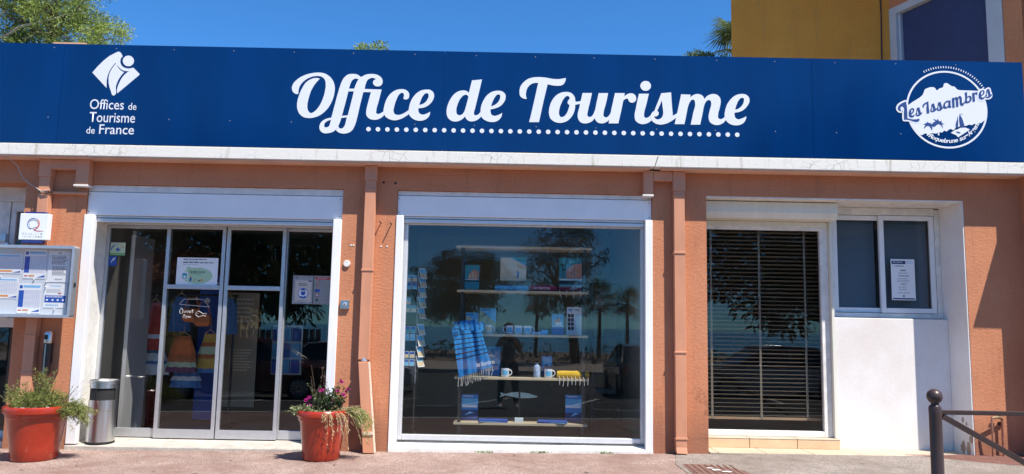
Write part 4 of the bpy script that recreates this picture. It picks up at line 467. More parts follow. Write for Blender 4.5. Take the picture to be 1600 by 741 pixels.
MB().box(-1.1, 1.35, .085, .2, .088, .0895).build('sill_flashing', ALU_W, dw)
# --- private door, low wall and window in the deep right-hand opening
MB().box(RO[1]-.012, RO[1], .004, .46, .03, HEAD).build('reveal', WHITE_R, office)
MB().box(RO[0], RO[1]-.012, .004, .46, HEAD-.014, HEAD).build('reveal', WHITE_OLD, office)
MB().box(3.335, RO[1]-.012, .34, .46, .04, 1.365).build('apron_wall', WHITE_R, office, bevel=.006)
step = MB().box(RO[0], RO[1]-.014, -.035, .34, -.3, .036).box(RO[0], 3.333, .285, .46, .036, .135).build('step', GROUT, office)
x = RO[0]+.03; k = 0
edges = [RO[0]+.001, 2.02, 2.48, 2.94, 3.40, 3.86, 4.32, RO[1]-.016]
for a, b in zip(edges, edges[1:]):
    MB().box(a+.003, b-.003, -.042-.006*(k % 2), .284 if b < 3.34 else .338, .030, .046).build('floor_tile', TILE_L, step, bevel=.003); k += 1
for a, b in ((RO[0]+.002, 2.42), (2.42, 2.90), (2.90, 3.332)):
    MB().box(a+.003, b-.003, .272, .285, .047, .132).build('riser_tile', TILE, step, bevel=.003)
    MB().box(a+.003, b-.003, .270, .40, .134, .146).build('floor_tile', TILE_L, step, bevel=.003)
pd = MB().box(RO[0], 1.99, .38, .44, .147, 2.35).box(3.222, 3.305, .38, .44, .147, 2.35).box(1.99, 3.222, .38, .44, .147, .205).box(1.99, 3.222, .38, .44, 2.265, 2.35).build('private_door', WHITE_OLD, office, bevel=.005)
MB().box(1.985, 3.227, .405, .413, .2, 2.27).build('glass_pane', GLASS_R, pd)
MB().box(3.306, 3.334, .33, .44, .147, 2.36).build('guide_rail', CREAM, office, bevel=.003)
MB().prism_x([(.15, 2.415), (.15, 2.525), (.42, 2.525), (.42, 2.355), (.19, 2.355)][::-1], RO[0], 3.325).build('shutter_box', CREAM, office, bevel=.006)
MB().box(1.99, 3.30, .36, .379, 2.30, 2.352).build('shutter_slat', CREAM, office, bevel=.003)
wn_ = MB().box(3.336, 3.385, .42, .5, 1.372, 2.52).box(4.455, 4.507, .42, .5, 1.372, 2.52).box(3.385, 4.455, .42, .5, 1.372, 1.42).box(3.385, 4.455, .42, .5, 2.455, 2.53).build('side_window', WHITE_OLD, office, bevel=.005)
def sash(x0, x1, y):
    s = MB().box(x0, x0+.05, y, y+.03, 1.425, 2.45).box(x1-.05, x1, y, y+.03, 1.425, 2.45).box(x0+.05, x1-.05, y, y+.03, 1.425, 1.475).box(x0+.05, x1-.05, y, y+.03, 2.40, 2.45).build('sash', WHITE, wn_, bevel=.004)
    MB().box(x0+.045, x1-.045, y+.012, y+.018, 1.47, 2.405).build('glass_pane', GLASS_R, wn_)
sash(3.39, 3.93, .462); sash(3.87, 4.45, .426)
# flaked paint low on the deep right-hand reveal
random.seed(5); FLAKE = pm('bare_mortar', (.36, .27, .20), .95, var=.3, vscale=30, bump=.6, bscale=80)
for i in range(15):
    y, z, s = random.uniform(.03, .26), .07+abs(random.gauss(0, .17)), random.uniform(.012, .04)
    MB().poly([(RO[1]-.0132-.0002*i, y+s*random.uniform(.5, 1)*math.cos(a), z+s*1.5*random.uniform(.5, 1)*math.sin(a)) for a in [j*.63 for j in range(10)]]).build('flaked_patch', FLAKE, office)
# venetian blinds
SLAT = pm('blind_slat', (.25, .20, .14), .5, var=.08); SLATB = pm('blue_grey_blind', (.36, .39, .42), .5)
bl = empty('venetian_blind', (0, 0, 0), label='dark bronze venetian blind with open slats behind the glass of the private door', cat='blind')
sm = MB().box(-.64, .64, -.024, .024, -.0011, .0011).mesh('slat', SLAT)
for i in range(46):
    o = link('slat', sm, bl, (2.62, .53, .335+.0425*i)); o.rotation_euler = (R(-15+random.uniform(-3, 3)), R(random.uniform(-.25, .25)), 0)
MB().box(1.98, 3.26, .505, .555, .300, .325).build('bottom_rail', pm('wood_rail', (.42, .27, .15), .6, var=.15), bl)
MB().box(1.98, 3.26, .50, .56, 2.285, 2.33).build('head_rail', SLAT, bl)
for xx in (2.10, 2.61, 3.09): MB().box(xx, xx+.022, .502, .5035, .30, 2.29).build('ladder_tape', SLAT, bl)
for x0, x1, lab in ((3.40, 3.86, 'blue-grey venetian blind behind the left sash of the white side window'), (3.90, 4.42, 'blue-grey venetian blind behind the right sash, partly covered by a notice')):
    b2 = empty('venetian_blind', ((x0+x1)/2, .53, 1.43), label=lab, cat='blind')
    s2 = MB()
    for i in range(52):
        z = .01+i*.0195; s2.poly([(-(x1-x0)/2, -.008, z), ((x1-x0)/2, -.008, z), ((x1-x0)/2, .008, z+.019), (-(x1-x0)/2, .008, z+.019)])
    tag(s2.build('slats', SLATB, b2), kind='stuff'); MB().box(-(x1-x0)/2, (x1-x0)/2, -.012, .012, 1.03, 1.06).build('head_rail', SLATB, b2)
# left neighbour doorway (cut by the frame)
MB().box(LO[0], LO[1], .30, .46, 2.40, HEAD).build('door_head', WHITE_OLD, office)
ld = MB().box(-6.2, -5.235, .33, .38, 1.2, 2.40).box(-5.23, -5.175, .34, .40, 1.2, 2.40).box(-4.93, LO[1], .33, .40, 0, 2.40).box(-5.175, -4.93, .34, .40, 2.3, 2.40).box(-6.2, -4.93, .34, .40, .0, .06).box(-6.2, -4.93, .34, .40, 1.10, 1.2).build('white_door', WHITE_OLD, office, bevel=.004)
MB().box(-5.178, -4.928, .365, .372, 1.19, 2.31).build('glass_pane', GLASS_R, ld); MB().box(-6.2, -4.928, .365, .372, .05, 1.105).build('glass_pane', GLASS_R, ld); MB().box(-5.29, -5.05, .60, .62, .3, 2.3).build('curtain', pm('brown_curtain', (.16, .12, .09), .9, var=.3, vscale=20, stretch=(6, 1, .3)), ld)
MB().box(-5.30, -5.24, .30, .33, 1.98, 2.06).box(-5.26, -5.20, .29, .33, 1.90, 1.97).build('hinge', ALU, ld, bevel=.005)
MB().box(LO[0], LO[1], .05, .46, -.3, .0).build('threshold', CONC, office)
# --- square downpipes with collars, and the boxed-in elbows under the ledge
def downpipe(xt, xb, w, dpt, zt, zkink, shoe):
    yb = -.008
    d = MB().hexa([(xb-w/2, yb-dpt, zkink), (xb+w/2, yb-dpt, zkink), (xb+w/2, yb, zkink), (xb-w/2, yb, zkink), (xt-w/2, yb-dpt, zt), (xt+w/2, yb-dpt, zt), (xt+w/2, yb, zt), (xt-w/2, yb, zt)]).build('downpipe', PIPE, office, bevel=.004)
    MB().box(xt-w/2-.008, xt+w/2+.008, yb-dpt-.008, yb+.004, zt, 2.775).build('outlet_box', PIPE, d, bevel=.005)
    for z in shoe:
        f = (z-zkink)/(zt-zkink); xx = xb+(xt-xb)*f
        MB().box(xx-w/2-.006, xx+w/2+.006, yb-dpt-.007, yb+.002, z, z+.02).build('collar', PIPE, d, bevel=.003)
    return d
d1 = downpipe(-4.655, -4.66, .105, .075, 2.60, .0, (2.45, 1.02, .66, .30))
d2 = downpipe(-1.415, -1.415, .104, .075, 2.62, .86, (2.52, 1.72))
MB().hexa([(-1.372, -.15, -.01), (-1.268, -.15, -.01), (-1.268, -.065, -.01), (-1.372, -.065, -.01), (-1.462, -.095, .84), (-1.366, -.095, .84), (-1.366, -.012, .84), (-1.462, -.012, .84)]).build('loose_pipe_length', PIPE, d2, bevel=.004)
MB().hexa([(-1.376, -.152, .16), (-1.284, -.152, .16), (-1.284, -.06, .16), (-1.376, -.06, .16), (-1.38, -.151, .185), (-1.287, -.151, .185), (-1.287, -.06, .185), (-1.38, -.06, .185)]).build('collar', PIPE_WEAR, d2)
MB().hexa([(-1.266, -.15, -.01), (-1.262, -.15, -.01), (-1.262, -.065, -.01), (-1.266, -.065, -.01), (-1.364, -.095, .84), (-1.361, -.095, .84), (-1.361, -.012, .84), (-1.364, -.012, .84)]).build('worn_edge', PIPE_WEAR, d2)
MB().lathe([(.02, 0), (.035, .02), (.03, .05)], (-1.41, -.055, .83), 10).build('outlet_clip', ALU, d2)
d3 = downpipe(1.652, 1.66, .106, .075, 2.575, .09, (2.52, 1.95, .98, .16))
MB().hexa([(1.61, -.1, .035), (1.715, -.1, .03), (1.715, -.012, .03), (1.61, -.012, .035), (1.608, -.084, .09), (1.712, -.084, .09), (1.712, -.012, .09), (1.608, -.012, .09)]).build('pipe_shoe', PIPE, d3, bevel=.003)
def elbow(x0, x1, xp, zt, zb):
    """boxed duct: a drop beside the shutter box and a run to the downpipe"""
    MB().prism_y([(x0, zb), (x1, zb), (x1, 2.775), (x0, 2.775)], -.095, -.006).build('duct_drop', PIPE, office, bevel=.004)
    if xp > x1: MB().box(x1+.002, xp, -.088, -.008, zt-.055, 2.772).build('duct_run', PIPE, office, bevel=.004)
    else: MB().box(xp, x0-.002, -.088, -.008, zt-.055, 2.772).build('duct_run', PIPE, office, bevel=.004)
    MB().box(x0-.012, x1+.004, -.1, -.002, zb-.02, zb-.002).build('duct_foot', WHITE_OLD, office, bevel=.003)
elbow(1.298, 1.392, 1.588, 2.73, 2.535); elbow(-4.345, -4.215, -4.60, 2.73, 2.525)
MB().box(-4.60, -4.26, -.05, -.004, 2.43, 2.455).build('wall_strip', PIPE, office, bevel=.003)
CABLE = pm('grey_cable', (.42, .40, .38), .6)
MB().tube([(-5.05, -.17, 2.775), (-4.98, -.14, 2.76), (-4.95, -.06, 2.70), (-4.90, -.03, 2.58), (-4.80, -.03, 2.51), (-4.71, -.09, 2.475), (-4.66, -.10, 2.44), (-4.60, -.1, 2.46), (-4.585, -.09, 2.47)], .0042, 6).build('cable', CABLE, office, smooth=60)
MB().tube([(-4.715, -.09, 2.45), (-4.66, -.098, 2.42), (-4.60, -.098, 2.43), (-4.585, -.02, 2.45)], .005, 6).build('cable', BLACK, office, smooth=60)
for x, z in ((-1.31, 2.21), (-1.205, 2.20)): MB().tube([(x, .004, z), (x-.002, -.075, z+.004)], .006, 6).build('nail', BLACK, office)
for x, z in ((-1.30, 2.62), (-1.18, 2.615)): MB().tube([(x, .004, z), (x, -.003, z)], .012, 8).build('plug_hole', RUBBER, office)
for x, z in ((-1.60, 1.98), (-1.575, 1.98), (-1.30, 1.975), (-1.24, 1.975)): MB().tube([(x, .004, z), (x, -.004, z)], .009, 7).build('filler_spot', WHITE_OLD, office)
MB().tube([(-1.632, .004, 1.795), (-1.632, -.02, 1.795)], .034, 14).build('cap', WHITE_OLD, office, bevel=.004)

# --- neighbouring building: ochre front set back, oblique orange wing coming forward on the right
nb = empty('neighbouring_building', (4.5, 1.6, 0), label='taller ochre and orange building with a white-framed window rising behind the sign', cat='building')
def nbm(mb, name, mat, parent=nb, **kw):
    o = mb.build(name, mat, parent, **kw)
    if parent is nb: o.location = (-4.5, -1.6, 0)
    return o
nbm(MB().hexa([(2.684, 1.6, 2.92), (4.70, 1.6, 2.92), (4.70, 6.8, 2.92), (4.6, 6.8, 2.92), (2.684, 1.6, 8.2), (4.70, 1.6, 8.2), (4.70, 6.8, 8.2), (4.6, 6.8, 8.2)]), 'wall', OCHRE)
nbm(MB().box(2.69, 5.2, .45, 1.599, 6.6, 6.85), 'unseen_eaves', ORANGE_UP)  # unseen overhang, added to keep the ochre wall in shade
# oblique wing, local axis: u along the wall from A towards the street, n outwards (to the left)
A = Vector((4.66, 1.62, 0)); U = Vector((.344, -.939, 0)); NN = Vector((-.939, -.344, 0))
def obl(u0, u1, n0, n1, z0, z1):
    c = []
    for z in (z0, z1):
        for u, n in ((u0, n1), (u1, n1), (u1, n0), (u0, n0)): c.append(A + U*u + NN*n + Vector((0, 0, z)))
    return MB().hexa(c)
for (u0, u1, z0, z1) in ((-.12, -.02, 2.92, 8.2), (-.02, 1.49, 5.24, 8.2), (-.02, 1.49, 2.92, 3.3), (1.49, 1.70, 2.92, 8.2)): nbm(obl(u0, u1, -.3, 0, z0, z1), 'wing_wall', ORANGE_UP)
nbm(MB().box(5.36, 9, -.245, 6, -.4, 8.2).box(5.10, 5.359, -.245, .0, -.4, 2.95), 'wing_front', ORANGE)
UPF = pm('grey_white_frame', (.52, .52, .53), .5, var=.06)
wf = nbm(obl(-.02, .12, -.16, .008, 3.3, 5.24), 'window_frame', UPF)
for q in (obl(1.31, 1.49, -.16, .008, 3.3, 5.24), obl(.12, 1.31, -.16, .004, 5.15, 5.24)): nbm(q, 'window_frame', UPF)
nbm(obl(.122, .15, -.15, -.03, 3.3, 5.149), 'window_frame', ALU_W)
nbm(obl(.15, 1.309, -.15, -.07, 3.3, 5.149), 'screen', pm('blue_mesh_screen', (.03, .045, .12), .7, var=.15, vscale=8, bump=.3, bscale=150))
nbm(MB().tube([(4.55, 1.585, 3.9), (4.542, 1.585, 4.6), (4.555, 1.585, 5.1), (4.55, 1.585, 6.6)], .008, 6), 'cable', BLACK)
# unseen slanting box, added and shaped to throw the pointed shadow beside the tap
hood = MB().prism_x([(-.247, 2.76), (-.51, 2.573), (-.247, 1.906)], 5.10, 7.4)
nbm(hood, 'shadow_box', WHITE)

# ================================================================ THE SIGN
sign = empty('fascia_sign', (0, -.16, 2.91), label='long blue fascia sign reading Office de Tourisme with white emblems at both ends', cat='sign')
SY = -.2
seams = [-9, -8.07, -4.50, -.705, 2.955, 5.06]
for a, b in zip(seams, seams[1:]):
    MB().box(a+.0012, b-.0012, SY-.16*0, SY+.03, 2.912, 3.925).build('panel', BLUE, sign, loc=(0, .16, -2.91))
SO = (0, .16, -2.91)     # sub-pieces are written in world coordinates
MB().box(-9, 5.05, SY+.032, SY+.07, 2.93, 3.90).build('backing_frame', ALU, sign, loc=SO)
rv = MB()
for i in range(24):
    for z in (3.885, 3.17):
        x = -8.8+.458*i*1.31+random.uniform(-.02, .02)
        if x < 4.95: rv.lathe([(.0058, 0), (.004, .002)], (0, 0, 0), 8)
        else: continue
        n = 16
        for j in range(len(rv.v)-n, len(rv.v)):
            vx, vy, vz = rv.v[j]; rv.v[j] = (x+vx, SY-.0005-vz, z+vy)
tag(rv.build('rivets', pm('pink_grey_rivet', (.28, .24, .30), .5, metal=.3), sign, loc=SO), kind='stuff')
MB().box(-4.62, -4.30, SY+.0, SY+.03, 3.926, 3.94).build('top_splice', pm('orange_primer', (.7, .4, .25), .7), sign, loc=SO)
def ch(me, name, parent, loc=None): return link(name, me, parent, loc)
tl = empty('title_lettering', (0, 0, 0)); tl.parent = sign; tl.location = SO
for i, (n, c) in enumerate(TITLE):
    ch(outline_mesh('letter', c, VINYL, SY-.0005-.0006*(i % 3), .002), 'letter', tl)
dm = MB().lathe([(.0225, -.001), (.0225, .001)], (0, 0, 0), 20)
dm.v = [(x, z, y) for x, y, z in dm.v]; dme = dm.mesh('dot', VINYL)
for i in range(40):
    f = i/39; link('dot', dme, tl, (-1.436+3.638*f, SY-.0018, 3.113+.016*f))
le = empty('left_emblem'); le.parent = sign; le.location = SO
for i, c in enumerate(LOGO): ch(outline_mesh('emblem_piece', c, VINYL, SY-.0005-.0004*i, .002), 'emblem_piece', le)
for s, b in (('Offices', (-4.201, 3.261, -3.864, 3.363)), ('de', (-3.82, 3.261, -3.739, 3.332)), ('Tourisme', (-4.194, 3.13, -3.744, 3.232)), ('de', (-4.214, 3.013, -4.13, 3.083)), ('France', (-4.088, 3.012, -3.745, 3.109))):
    ch(text_mesh('lettering', s, VINYL, *b[:2], *b[2:], SY-.001, .001, bold=.004), 'lettering', le)
re_ = empty('right_emblem'); re_.parent = sign; re_.location = SO
def ringpts(cx, cz, r0, r1, n=72):
    o = []; i_ = []
    for k in range(n):
        w = 2*math.pi*k/n; o += [(cx+r1*math.cos(w))*2000, (cz+r1*math.sin(w)*.98)*2000]; i_ += [(cx+r0*math.cos(w))*2000, (cz+r0*math.sin(w)*.98)*2000]
    return [o, i_]
EC = (4.283, 3.427)
ch(outline_mesh('ring', ringpts(*EC, .385, .403), VINYL, SY-.0005, .002), 'ring', re_)
ch(outline_mesh('land', LAND, VINYL, SY-.0022, .0006), 'land', re_)
for c in TRUNKS: ch(outline_mesh('palm_trunk', c, VINYL, SY-.0024, .0006), 'palm_trunk', re_)
ch(outline_mesh('boat_hull', HULL, VINYL, SY-.0030, .0004), 'boat_hull', re_); ch(outline_mesh('boat_hatch', HATCH, BLUEV, SY-.0036, .0003), 'boat_hatch', re_)
for c in SAILS: ch(outline_mesh('sail', c, BLUEV, SY-.0036, .0003), 'sail', re_)
for c in PALMS: ch(outline_mesh('palm_fronds', c, BLUEV, SY-.0036, .0003), 'palm_fronds', re_)
for i, c in enumerate(WORD):
    ch(outline_mesh('letter', c, BLUEV, SY-.0044-.0004*(i % 2), .0003), 'letter', re_)
for i, c in enumerate(HALO): ch(outline_mesh('letter_halo', c, VINYL, SY-.0032-.0004*i, .0003), 'letter_halo', re_)
for i in range(27):
    w = R(118-i*(118-32)/26); r0, r1 = .432, .452
    d = Vector((math.cos(w), math.sin(w)*.98)); t = Vector((-d.y, d.x))*.0042
    P = [Vector(EC)+d*r0+t, Vector(EC)+d*r0-t, Vector(EC)+d*r1-t, Vector(EC)+d*r1+t]
    ch(outline_mesh('ray', [[c*2000 for p in P for c in (p.x, p.y)]], VINYL, SY-.0005, .002), 'ray', re_)
txt = '\u00b7Roquebrune sur-Argens\u00b7'; wts = {'m': 1.3, ' ': .55, '\u00b7': .55, '-': .7, 'r': .8, 'R': 1.25, 'A': 1.3}
tot = sum(wts.get(c, 1) for c in txt); acc = 0
for c in txt:
    wd = wts.get(c, 1); mid = (acc+wd/2)/tot; acc += wd
    if c == ' ': continue
    w = R(-127 + mid*(127-19)); r = .341
    p = Vector(EC)+Vector((math.cos(w), math.sin(w)*.98))*r
    hgt = .046 if c in 'RAbqg' else .031
    me = text_mesh('letter', c, VINYL, -.0165*wd, 0, .0165*wd, hgt if c not in '\u00b7-' else .012, 0, .001, shear=.25, bold=.02)
    a = w+math.pi/2; off = -.02 if c in 'qg' else (.012 if c in '\u00b7-' else -.006)
    for v in me.vertices:
        x, z = v.co.x, v.co.z+off
        v.co = (p.x+x*math.cos(a)-z*math.sin(a), SY-.0030, p.y+x*math.sin(a)+z*math.cos(a))
    ch(me, 'letter', re_)

# ================================================================ PRINTED SHEETS
INK = {'k': (.03, .03, .035), 'b': (.02, .09, .42), 'lb': (.22, .50, .78), 'r': (.55, .06, .04), 'g': (.20, .45, .20), 'o': (.72, .30, .08), 'w': (.85, .85, .85), 'gr': (.45, .46, .48),
       'sand': (.68, .55, .35), 'teal': (.04, .35, .42), 'pk': (.62, .28, .20), 'nv': (.01, .03, .14), 'y': (.75, .58, .12), 'lg': (.42, .62, .40), 'be': (.62, .56, .50), 'sky': (.12, .45, .75), 'dg': (.02, .09, .06)}
def ink(k): return pm('ink_'+k, INK[k], .55)
PAPER = pm('paper', (.82, .83, .84), .6)
def sheet(name, label, cat, x0, z0, x1, z1, y, items, base=PAPER, group=None, tilt=0, thick=.0012, rz=0, rx=0, parent=None):
    """a printed sheet or board; items are laid out in 0..1 of the sheet (v upwards)"""
    w, h = x1-x0, z1-z0
    o = MB().box(-w/2, w/2, 0, thick, 0, h).build(name, base, parent, loc=((x0+x1)/2, y, z0)); o.rotation_euler = (rx, tilt, rz)
    if label: tag(o, label, cat, group)
    mb = MB(); keys = []; lv = 0
    for it in items:
        k = it[0]; c = it[1]
        if c not in keys: keys.append(c)
        mi = keys.index(c); lv += 1; yy = -.0003-.0001*lv
        X = lambda u: (u-.5)*w
        if k == 'r':
            a, b, e, d = it[2:6]; mb.poly([(X(a), yy, b*h), (X(e), yy, b*h), (X(e), yy, d*h), (X(a), yy, d*h)], mi)
        elif k == 'p': mb.poly([(X(u), yy, v*h) for u, v in it[2]], mi)
        elif k == 'e':
            cu, cv, ru, rv_ = it[2:6]; mb.poly([(X(cu)+ru*w*math.cos(2*math.pi*j/24), yy, cv*h+rv_*h*math.sin(2*math.pi*j/24)) for j in range(24)], mi)
        elif k == 'l':                       # blocks of illegible small print
            a, b, e, d, n = it[2:7]
            for j in range(n):
                v1 = d-(d-b)*j/n; v0 = v1-(d-b)/n*.45; u = a
                end = e-random.uniform(0, .25)*(e-a)
                while u < end:
                    ww = random.uniform(.04, .12); mb.poly([(X(u), yy, v0*h), (X(min(u+ww, end)), yy, v0*h), (X(min(u+ww, end)), yy, v1*h), (X(u), yy, v1*h)], mi); u += ww+.02
        elif k == 'grid':
            a, b, e, d, nu, nv = it[2:8]
            for j in range(nv+1):
                v = b+(d-b)*j/nv; mb.poly([(X(a), yy, v*h-.0006), (X(e), yy, v*h-.0006), (X(e), yy, v*h+.0006), (X(a), yy, v*h+.0006)], mi)
            for j in range(nu+1):
                u = a+(e-a)*j/nu; mb.poly([(X(u)-.0005, yy, b*h), (X(u)+.0005, yy, b*h), (X(u)+.0005, yy, d*h), (X(u)-.0005, yy, d*h)], mi)
    if mb.f: mb.build('print', [ink(k) for k in keys], o)
    for it in items:
        if it[0] == 't':
            s, a, b, e, d = it[2:7]; me = text_mesh('lettering', s, ink(it[1]), (a-.5)*w, b*h, (e-.5)*w, d*h, -.0003-.0001*lv, .0002, bold=.01); link('lettering', me, o)
    return o
# --- wall display case on the left pier
case = empty('display_case', (-4.9, -.2, 1.2), label='aluminium wall display case with printed timetables, cut off by the left edge', cat='display case')
CO = (4.9, .2, -1.2)
def rrect(x0, x1, z0, z1, r, n=6):
    P = []
    for cx, cz, a0 in ((x1-r, z1-r, 0), (x0+r, z1-r, 90), (x0+r, z0+r, 180), (x1-r, z0+r, 270)):
        for j in range(n+1): w = R(a0+90*j/n); P.append((cx+r*math.cos(w), cz+r*math.sin(w)))
    return P
CX0, CX1, CZ0, CZ1 = -5.62, -4.165, 1.205, 1.89
def flat(P): return [c*2000 for p in P for c in p]
link('frame', outline_mesh('frame', [flat(rrect(CX0, CX1, CZ0, CZ1, .03)), flat(rrect(CX0+.028, CX1-.028, CZ0+.028, CZ1-.028, .012))], ALU, -.22, .085), case, CO)
MB().box(CX0+.01, CX1-.01, -.222, -.21, CZ0+.01, CZ1-.01).build('back_panel', pm('case_back', (.62, .66, .70), .5), case, loc=CO)
MB().box(CX0+.026, CX1-.026, -.296, -.292, CZ0+.026, CZ1-.026).build('glass_pane', CASEGLASS, case, loc=CO)
MB().box(CX1-.040, CX1-.0285, -.29, -.223, CZ0+.03, CZ1-.03).build('inner_strip', RUBBER, case, loc=CO)  # black strip down the right inner side of the case
for x in (-4.80, -4.40): MB().box(x, x+.04, -.21, -.001, 1.3, 1.34).box(x, x+.04, -.21, -.001, 1.75, 1.79).build('bracket', ALU, case, loc=CO)
MB().box(CX1-.0005, CX1+.004, -.28, -.25, 1.5, 1.54).build('lock', BLACK, case, loc=CO)
tt = [('r', 'b', .05, .82, .18, .93), ('r', 'lb', .22, .85, .95, .93), ('r', 'b', .03, .2, .25, .76), ('grid', 'b', .25, .2, .97, .76, 9, 14), ('r', 'r', .06, .07, .2, .11), ('r', 'o', .25, .07, .5, .12), ('p', 'b', [(.62, .04), (.97, .05), (.97, .13)])]
tw = [('r', 'lb', .1, .86, .95, .93), ('r', 'b', .0, .25, .16, .8), ('grid', 'b', .16, .25, .97, .8, 12, 9), ('r', 'o', .3, .08, .75, .17), ('p', 'b', [(.75, .05), (.98, .05), (.98, .14)])]
YC = -.2255
sheet('timetable', 'wide bus timetable in the upper left of the wall display case', 'timetable', -5.06, 1.62, -4.71, 1.81, YC, tw)
sheet('timetable', 'wide bus timetable in the lower left of the wall display case', 'timetable', -5.08, 1.38, -4.725, 1.58, YC, tw)
sheet('timetable', 'tall timetable with a solid blue column, upper middle of the wall display case', 'timetable', -4.69, 1.575, -4.475, 1.855, YC, tt)
sheet('timetable', 'tall timetable with a solid blue column, lower middle of the wall display case', 'timetable', -4.72, 1.245, -4.50, 1.53, YC, tt)
sheet('notice', 'white notice with centred black print, upper right inside the wall display case', 'notice', -4.455, 1.545, -4.245, 1.845, YC, [('e', 'gr', .5, .93, .08, .03), ('l', 'k', .15, .55, .9, .85, 7), ('l', 'k', .2, .2, .85, .5, 7), ('r', 'r', .05, .82, .1, .84), ('r', 'gr', .35, .07, .7, .11)])
sheet('notice', 'white notice with a blue panel, lower right inside the wall display case', 'notice', -4.47, 1.30, -4.255, 1.525, YC, [('l', 'lb', .25, .86, .8, .94, 1), ('l', 'gr', .1, .62, .8, .78, 4), ('r', 'r', .62, .58, .75, .63), ('r', 'b', .04, .22, .97, .52), ('l', 'w', .1, .4, .9, .48, 1), ('e', 'w', .15, .33, .05, .04), ('e', 'w', .4, .33, .05, .04), ('e', 'w', .63, .33, .05, .04), ('e', 'w', .86, .33, .05, .04), ('l', 'lb', .1, .06, .8, .14, 2)])
pins = MB()
for x, z in ((-4.88, 1.815), (-4.9, 1.59), (-4.58, 1.57), (-4.46, 1.55), (-4.46, 1.5), (-4.25, 1.53), (-4.6, 1.24), (-4.36, 1.29), (-4.9, 1.385), (-4.7, 1.25)): pins.tube([(x, YC+.001, z), (x+.004, YC-.014, z-.006)], .006, 6)
pins.build('pins', pm('white_plastic', (.8, .8, .8), .4), case, loc=CO)
# --- square quality plaque above the case
pl = empty('wall_plaque', (-4.675, -.09, 1.95), label='square white plaque with a ring emblem and QUALITE TOURISME above the display case', cat='plaque')
PO = (4.675, .09, -1.95)
MB().box(-4.815, -4.535, -.155, -.09, 1.955, 2.215).build('face_box', pm('plaque_white', (.74, .76, .76), .35), pl, bevel=.006, loc=PO)
NAVY = pm('navy_plastic', (.02, .04, .20), .4)
MB().box(-4.775, -4.575, -.15, -.09, 2.216, 2.232).build('end_cap', NAVY, pl, bevel=.003, loc=PO); MB().box(-4.785, -4.585, -.15, -.09, 1.925, 1.954).build('end_cap', NAVY, pl, bevel=.003, loc=PO)
MB().box(-4.72, -4.63, -.09, -.005, 2.0, 2.17).build('bracket', ALU, pl, loc=PO)
EY = -.1562
def arc_strip(cx, cz, r, w, a0, a1, n=20, sq=1):
    o = []; i_ = []
    for k in range(n+1):
        a = R(a0+(a1-a0)*k/n); t = math.sin(math.pi*k/n)*.7+.3
        o.append((cx+(r+w*t/2)*math.cos(a), cz+(r+w*t/2)*sq*math.sin(a))); i_.append((cx+(r-w*t/2)*math.cos(a), cz+(r-w*t/2)*sq*math.sin(a)))
    return flat(o+i_[::-1])
link('emblem', outline_mesh('emblem', [arc_strip(-4.678, 2.112, .056, .007, 60, 250)], ink('b'), EY, .0008), pl, PO)
link('emblem', outline_mesh('emblem', [arc_strip(-4.678, 2.112, .056, .011, -85, 60)], ink('r'), EY, .0008), pl, PO)
link('emblem', outline_mesh('emblem', [flat([(-4.675, 2.063), (-4.64, 2.048), (-4.565, 2.044), (-4.62, 2.04), (-4.66, 2.046)])], ink('r'), EY, .0008), pl, PO)
hexp = [(-4.70, 2.15), (-4.675, 2.158), (-4.645, 2.145), (-4.632, 2.12), (-4.64, 2.085), (-4.67, 2.075), (-4.705, 2.072), (-4.71, 2.1), (-4.722, 2.13)]
hb = MB()
for a, b in zip(hexp, hexp[1:]+hexp[:1]): hb.tube([(a[0], EY-.001, a[1]), (b[0], EY-.001, b[1])], .0018, 4)
hb.build('emblem', ink('gr'), pl, loc=PO)
for s, b in (('QUALITE', (-4.785, 2.008, -4.575, 2.026)), ('TOURISME', (-4.785, 1.98, -4.575, 1.997))):
    n = len(s)
    for i, c in enumerate(s):
        wch = (b[2]-b[0])/n; x0 = b[0]+i*wch; link('lettering', text_mesh('lettering', c, ink('gr'), x0+wch*(.36 if c == 'I' else .14), b[1], x0+wch*(.64 if c == 'I' else .8), b[3], EY, .0004, bold=.02), pl, PO)
# --- wall ashtray tube
wa = empty('wall_ashtray', (-4.49, -.06, .66), label='slim black and chrome wall ashtray tube beside the left downpipe', cat='ashtray')
MB().lathe([(.034, 0), (.036, .01), (.036, .30)], (0, 0, 0), 20).build('tube', BLACK, wa, smooth=40)
MB().lathe([(.038, .30), (.039, .305), (.039, .40), (.03, .415)], (0, 0, 0), 20).build('hood', STEEL, wa, smooth=40)
MB().box(-.016, .016, -.0405, -.030, .335, .38).build('slot', RUBBER, wa); MB().box(-.006, .006, -.037, -.03, .02, .29).build('stripe', STEEL, wa)
MB().box(-.02, .02, .034, .058, .1, .3).build('bracket', BLACK, wa)
# --- key switch beside the entrance
ks = empty('key_switch', (-1.631, 0, 1.39), label='small square steel key switch on the pier right of the entrance', cat='switch')
MB().box(-.043, .043, -.028, 0, -.043, .043).build('plate', STEEL, ks, bevel=.004)
kb = MB().lathe([(.024, 0), (.024, .008), (.018, .010)], (0, 0, 0), 20); kb.v = [(x, -.028-z, y) for x, y, z in kb.v]; kb.build('lock_barrel', ALU, ks, smooth=40)
MB().box(-.003, .003, -.0395, -.037, -.010, .010).build('keyhole', RUBBER, ks)
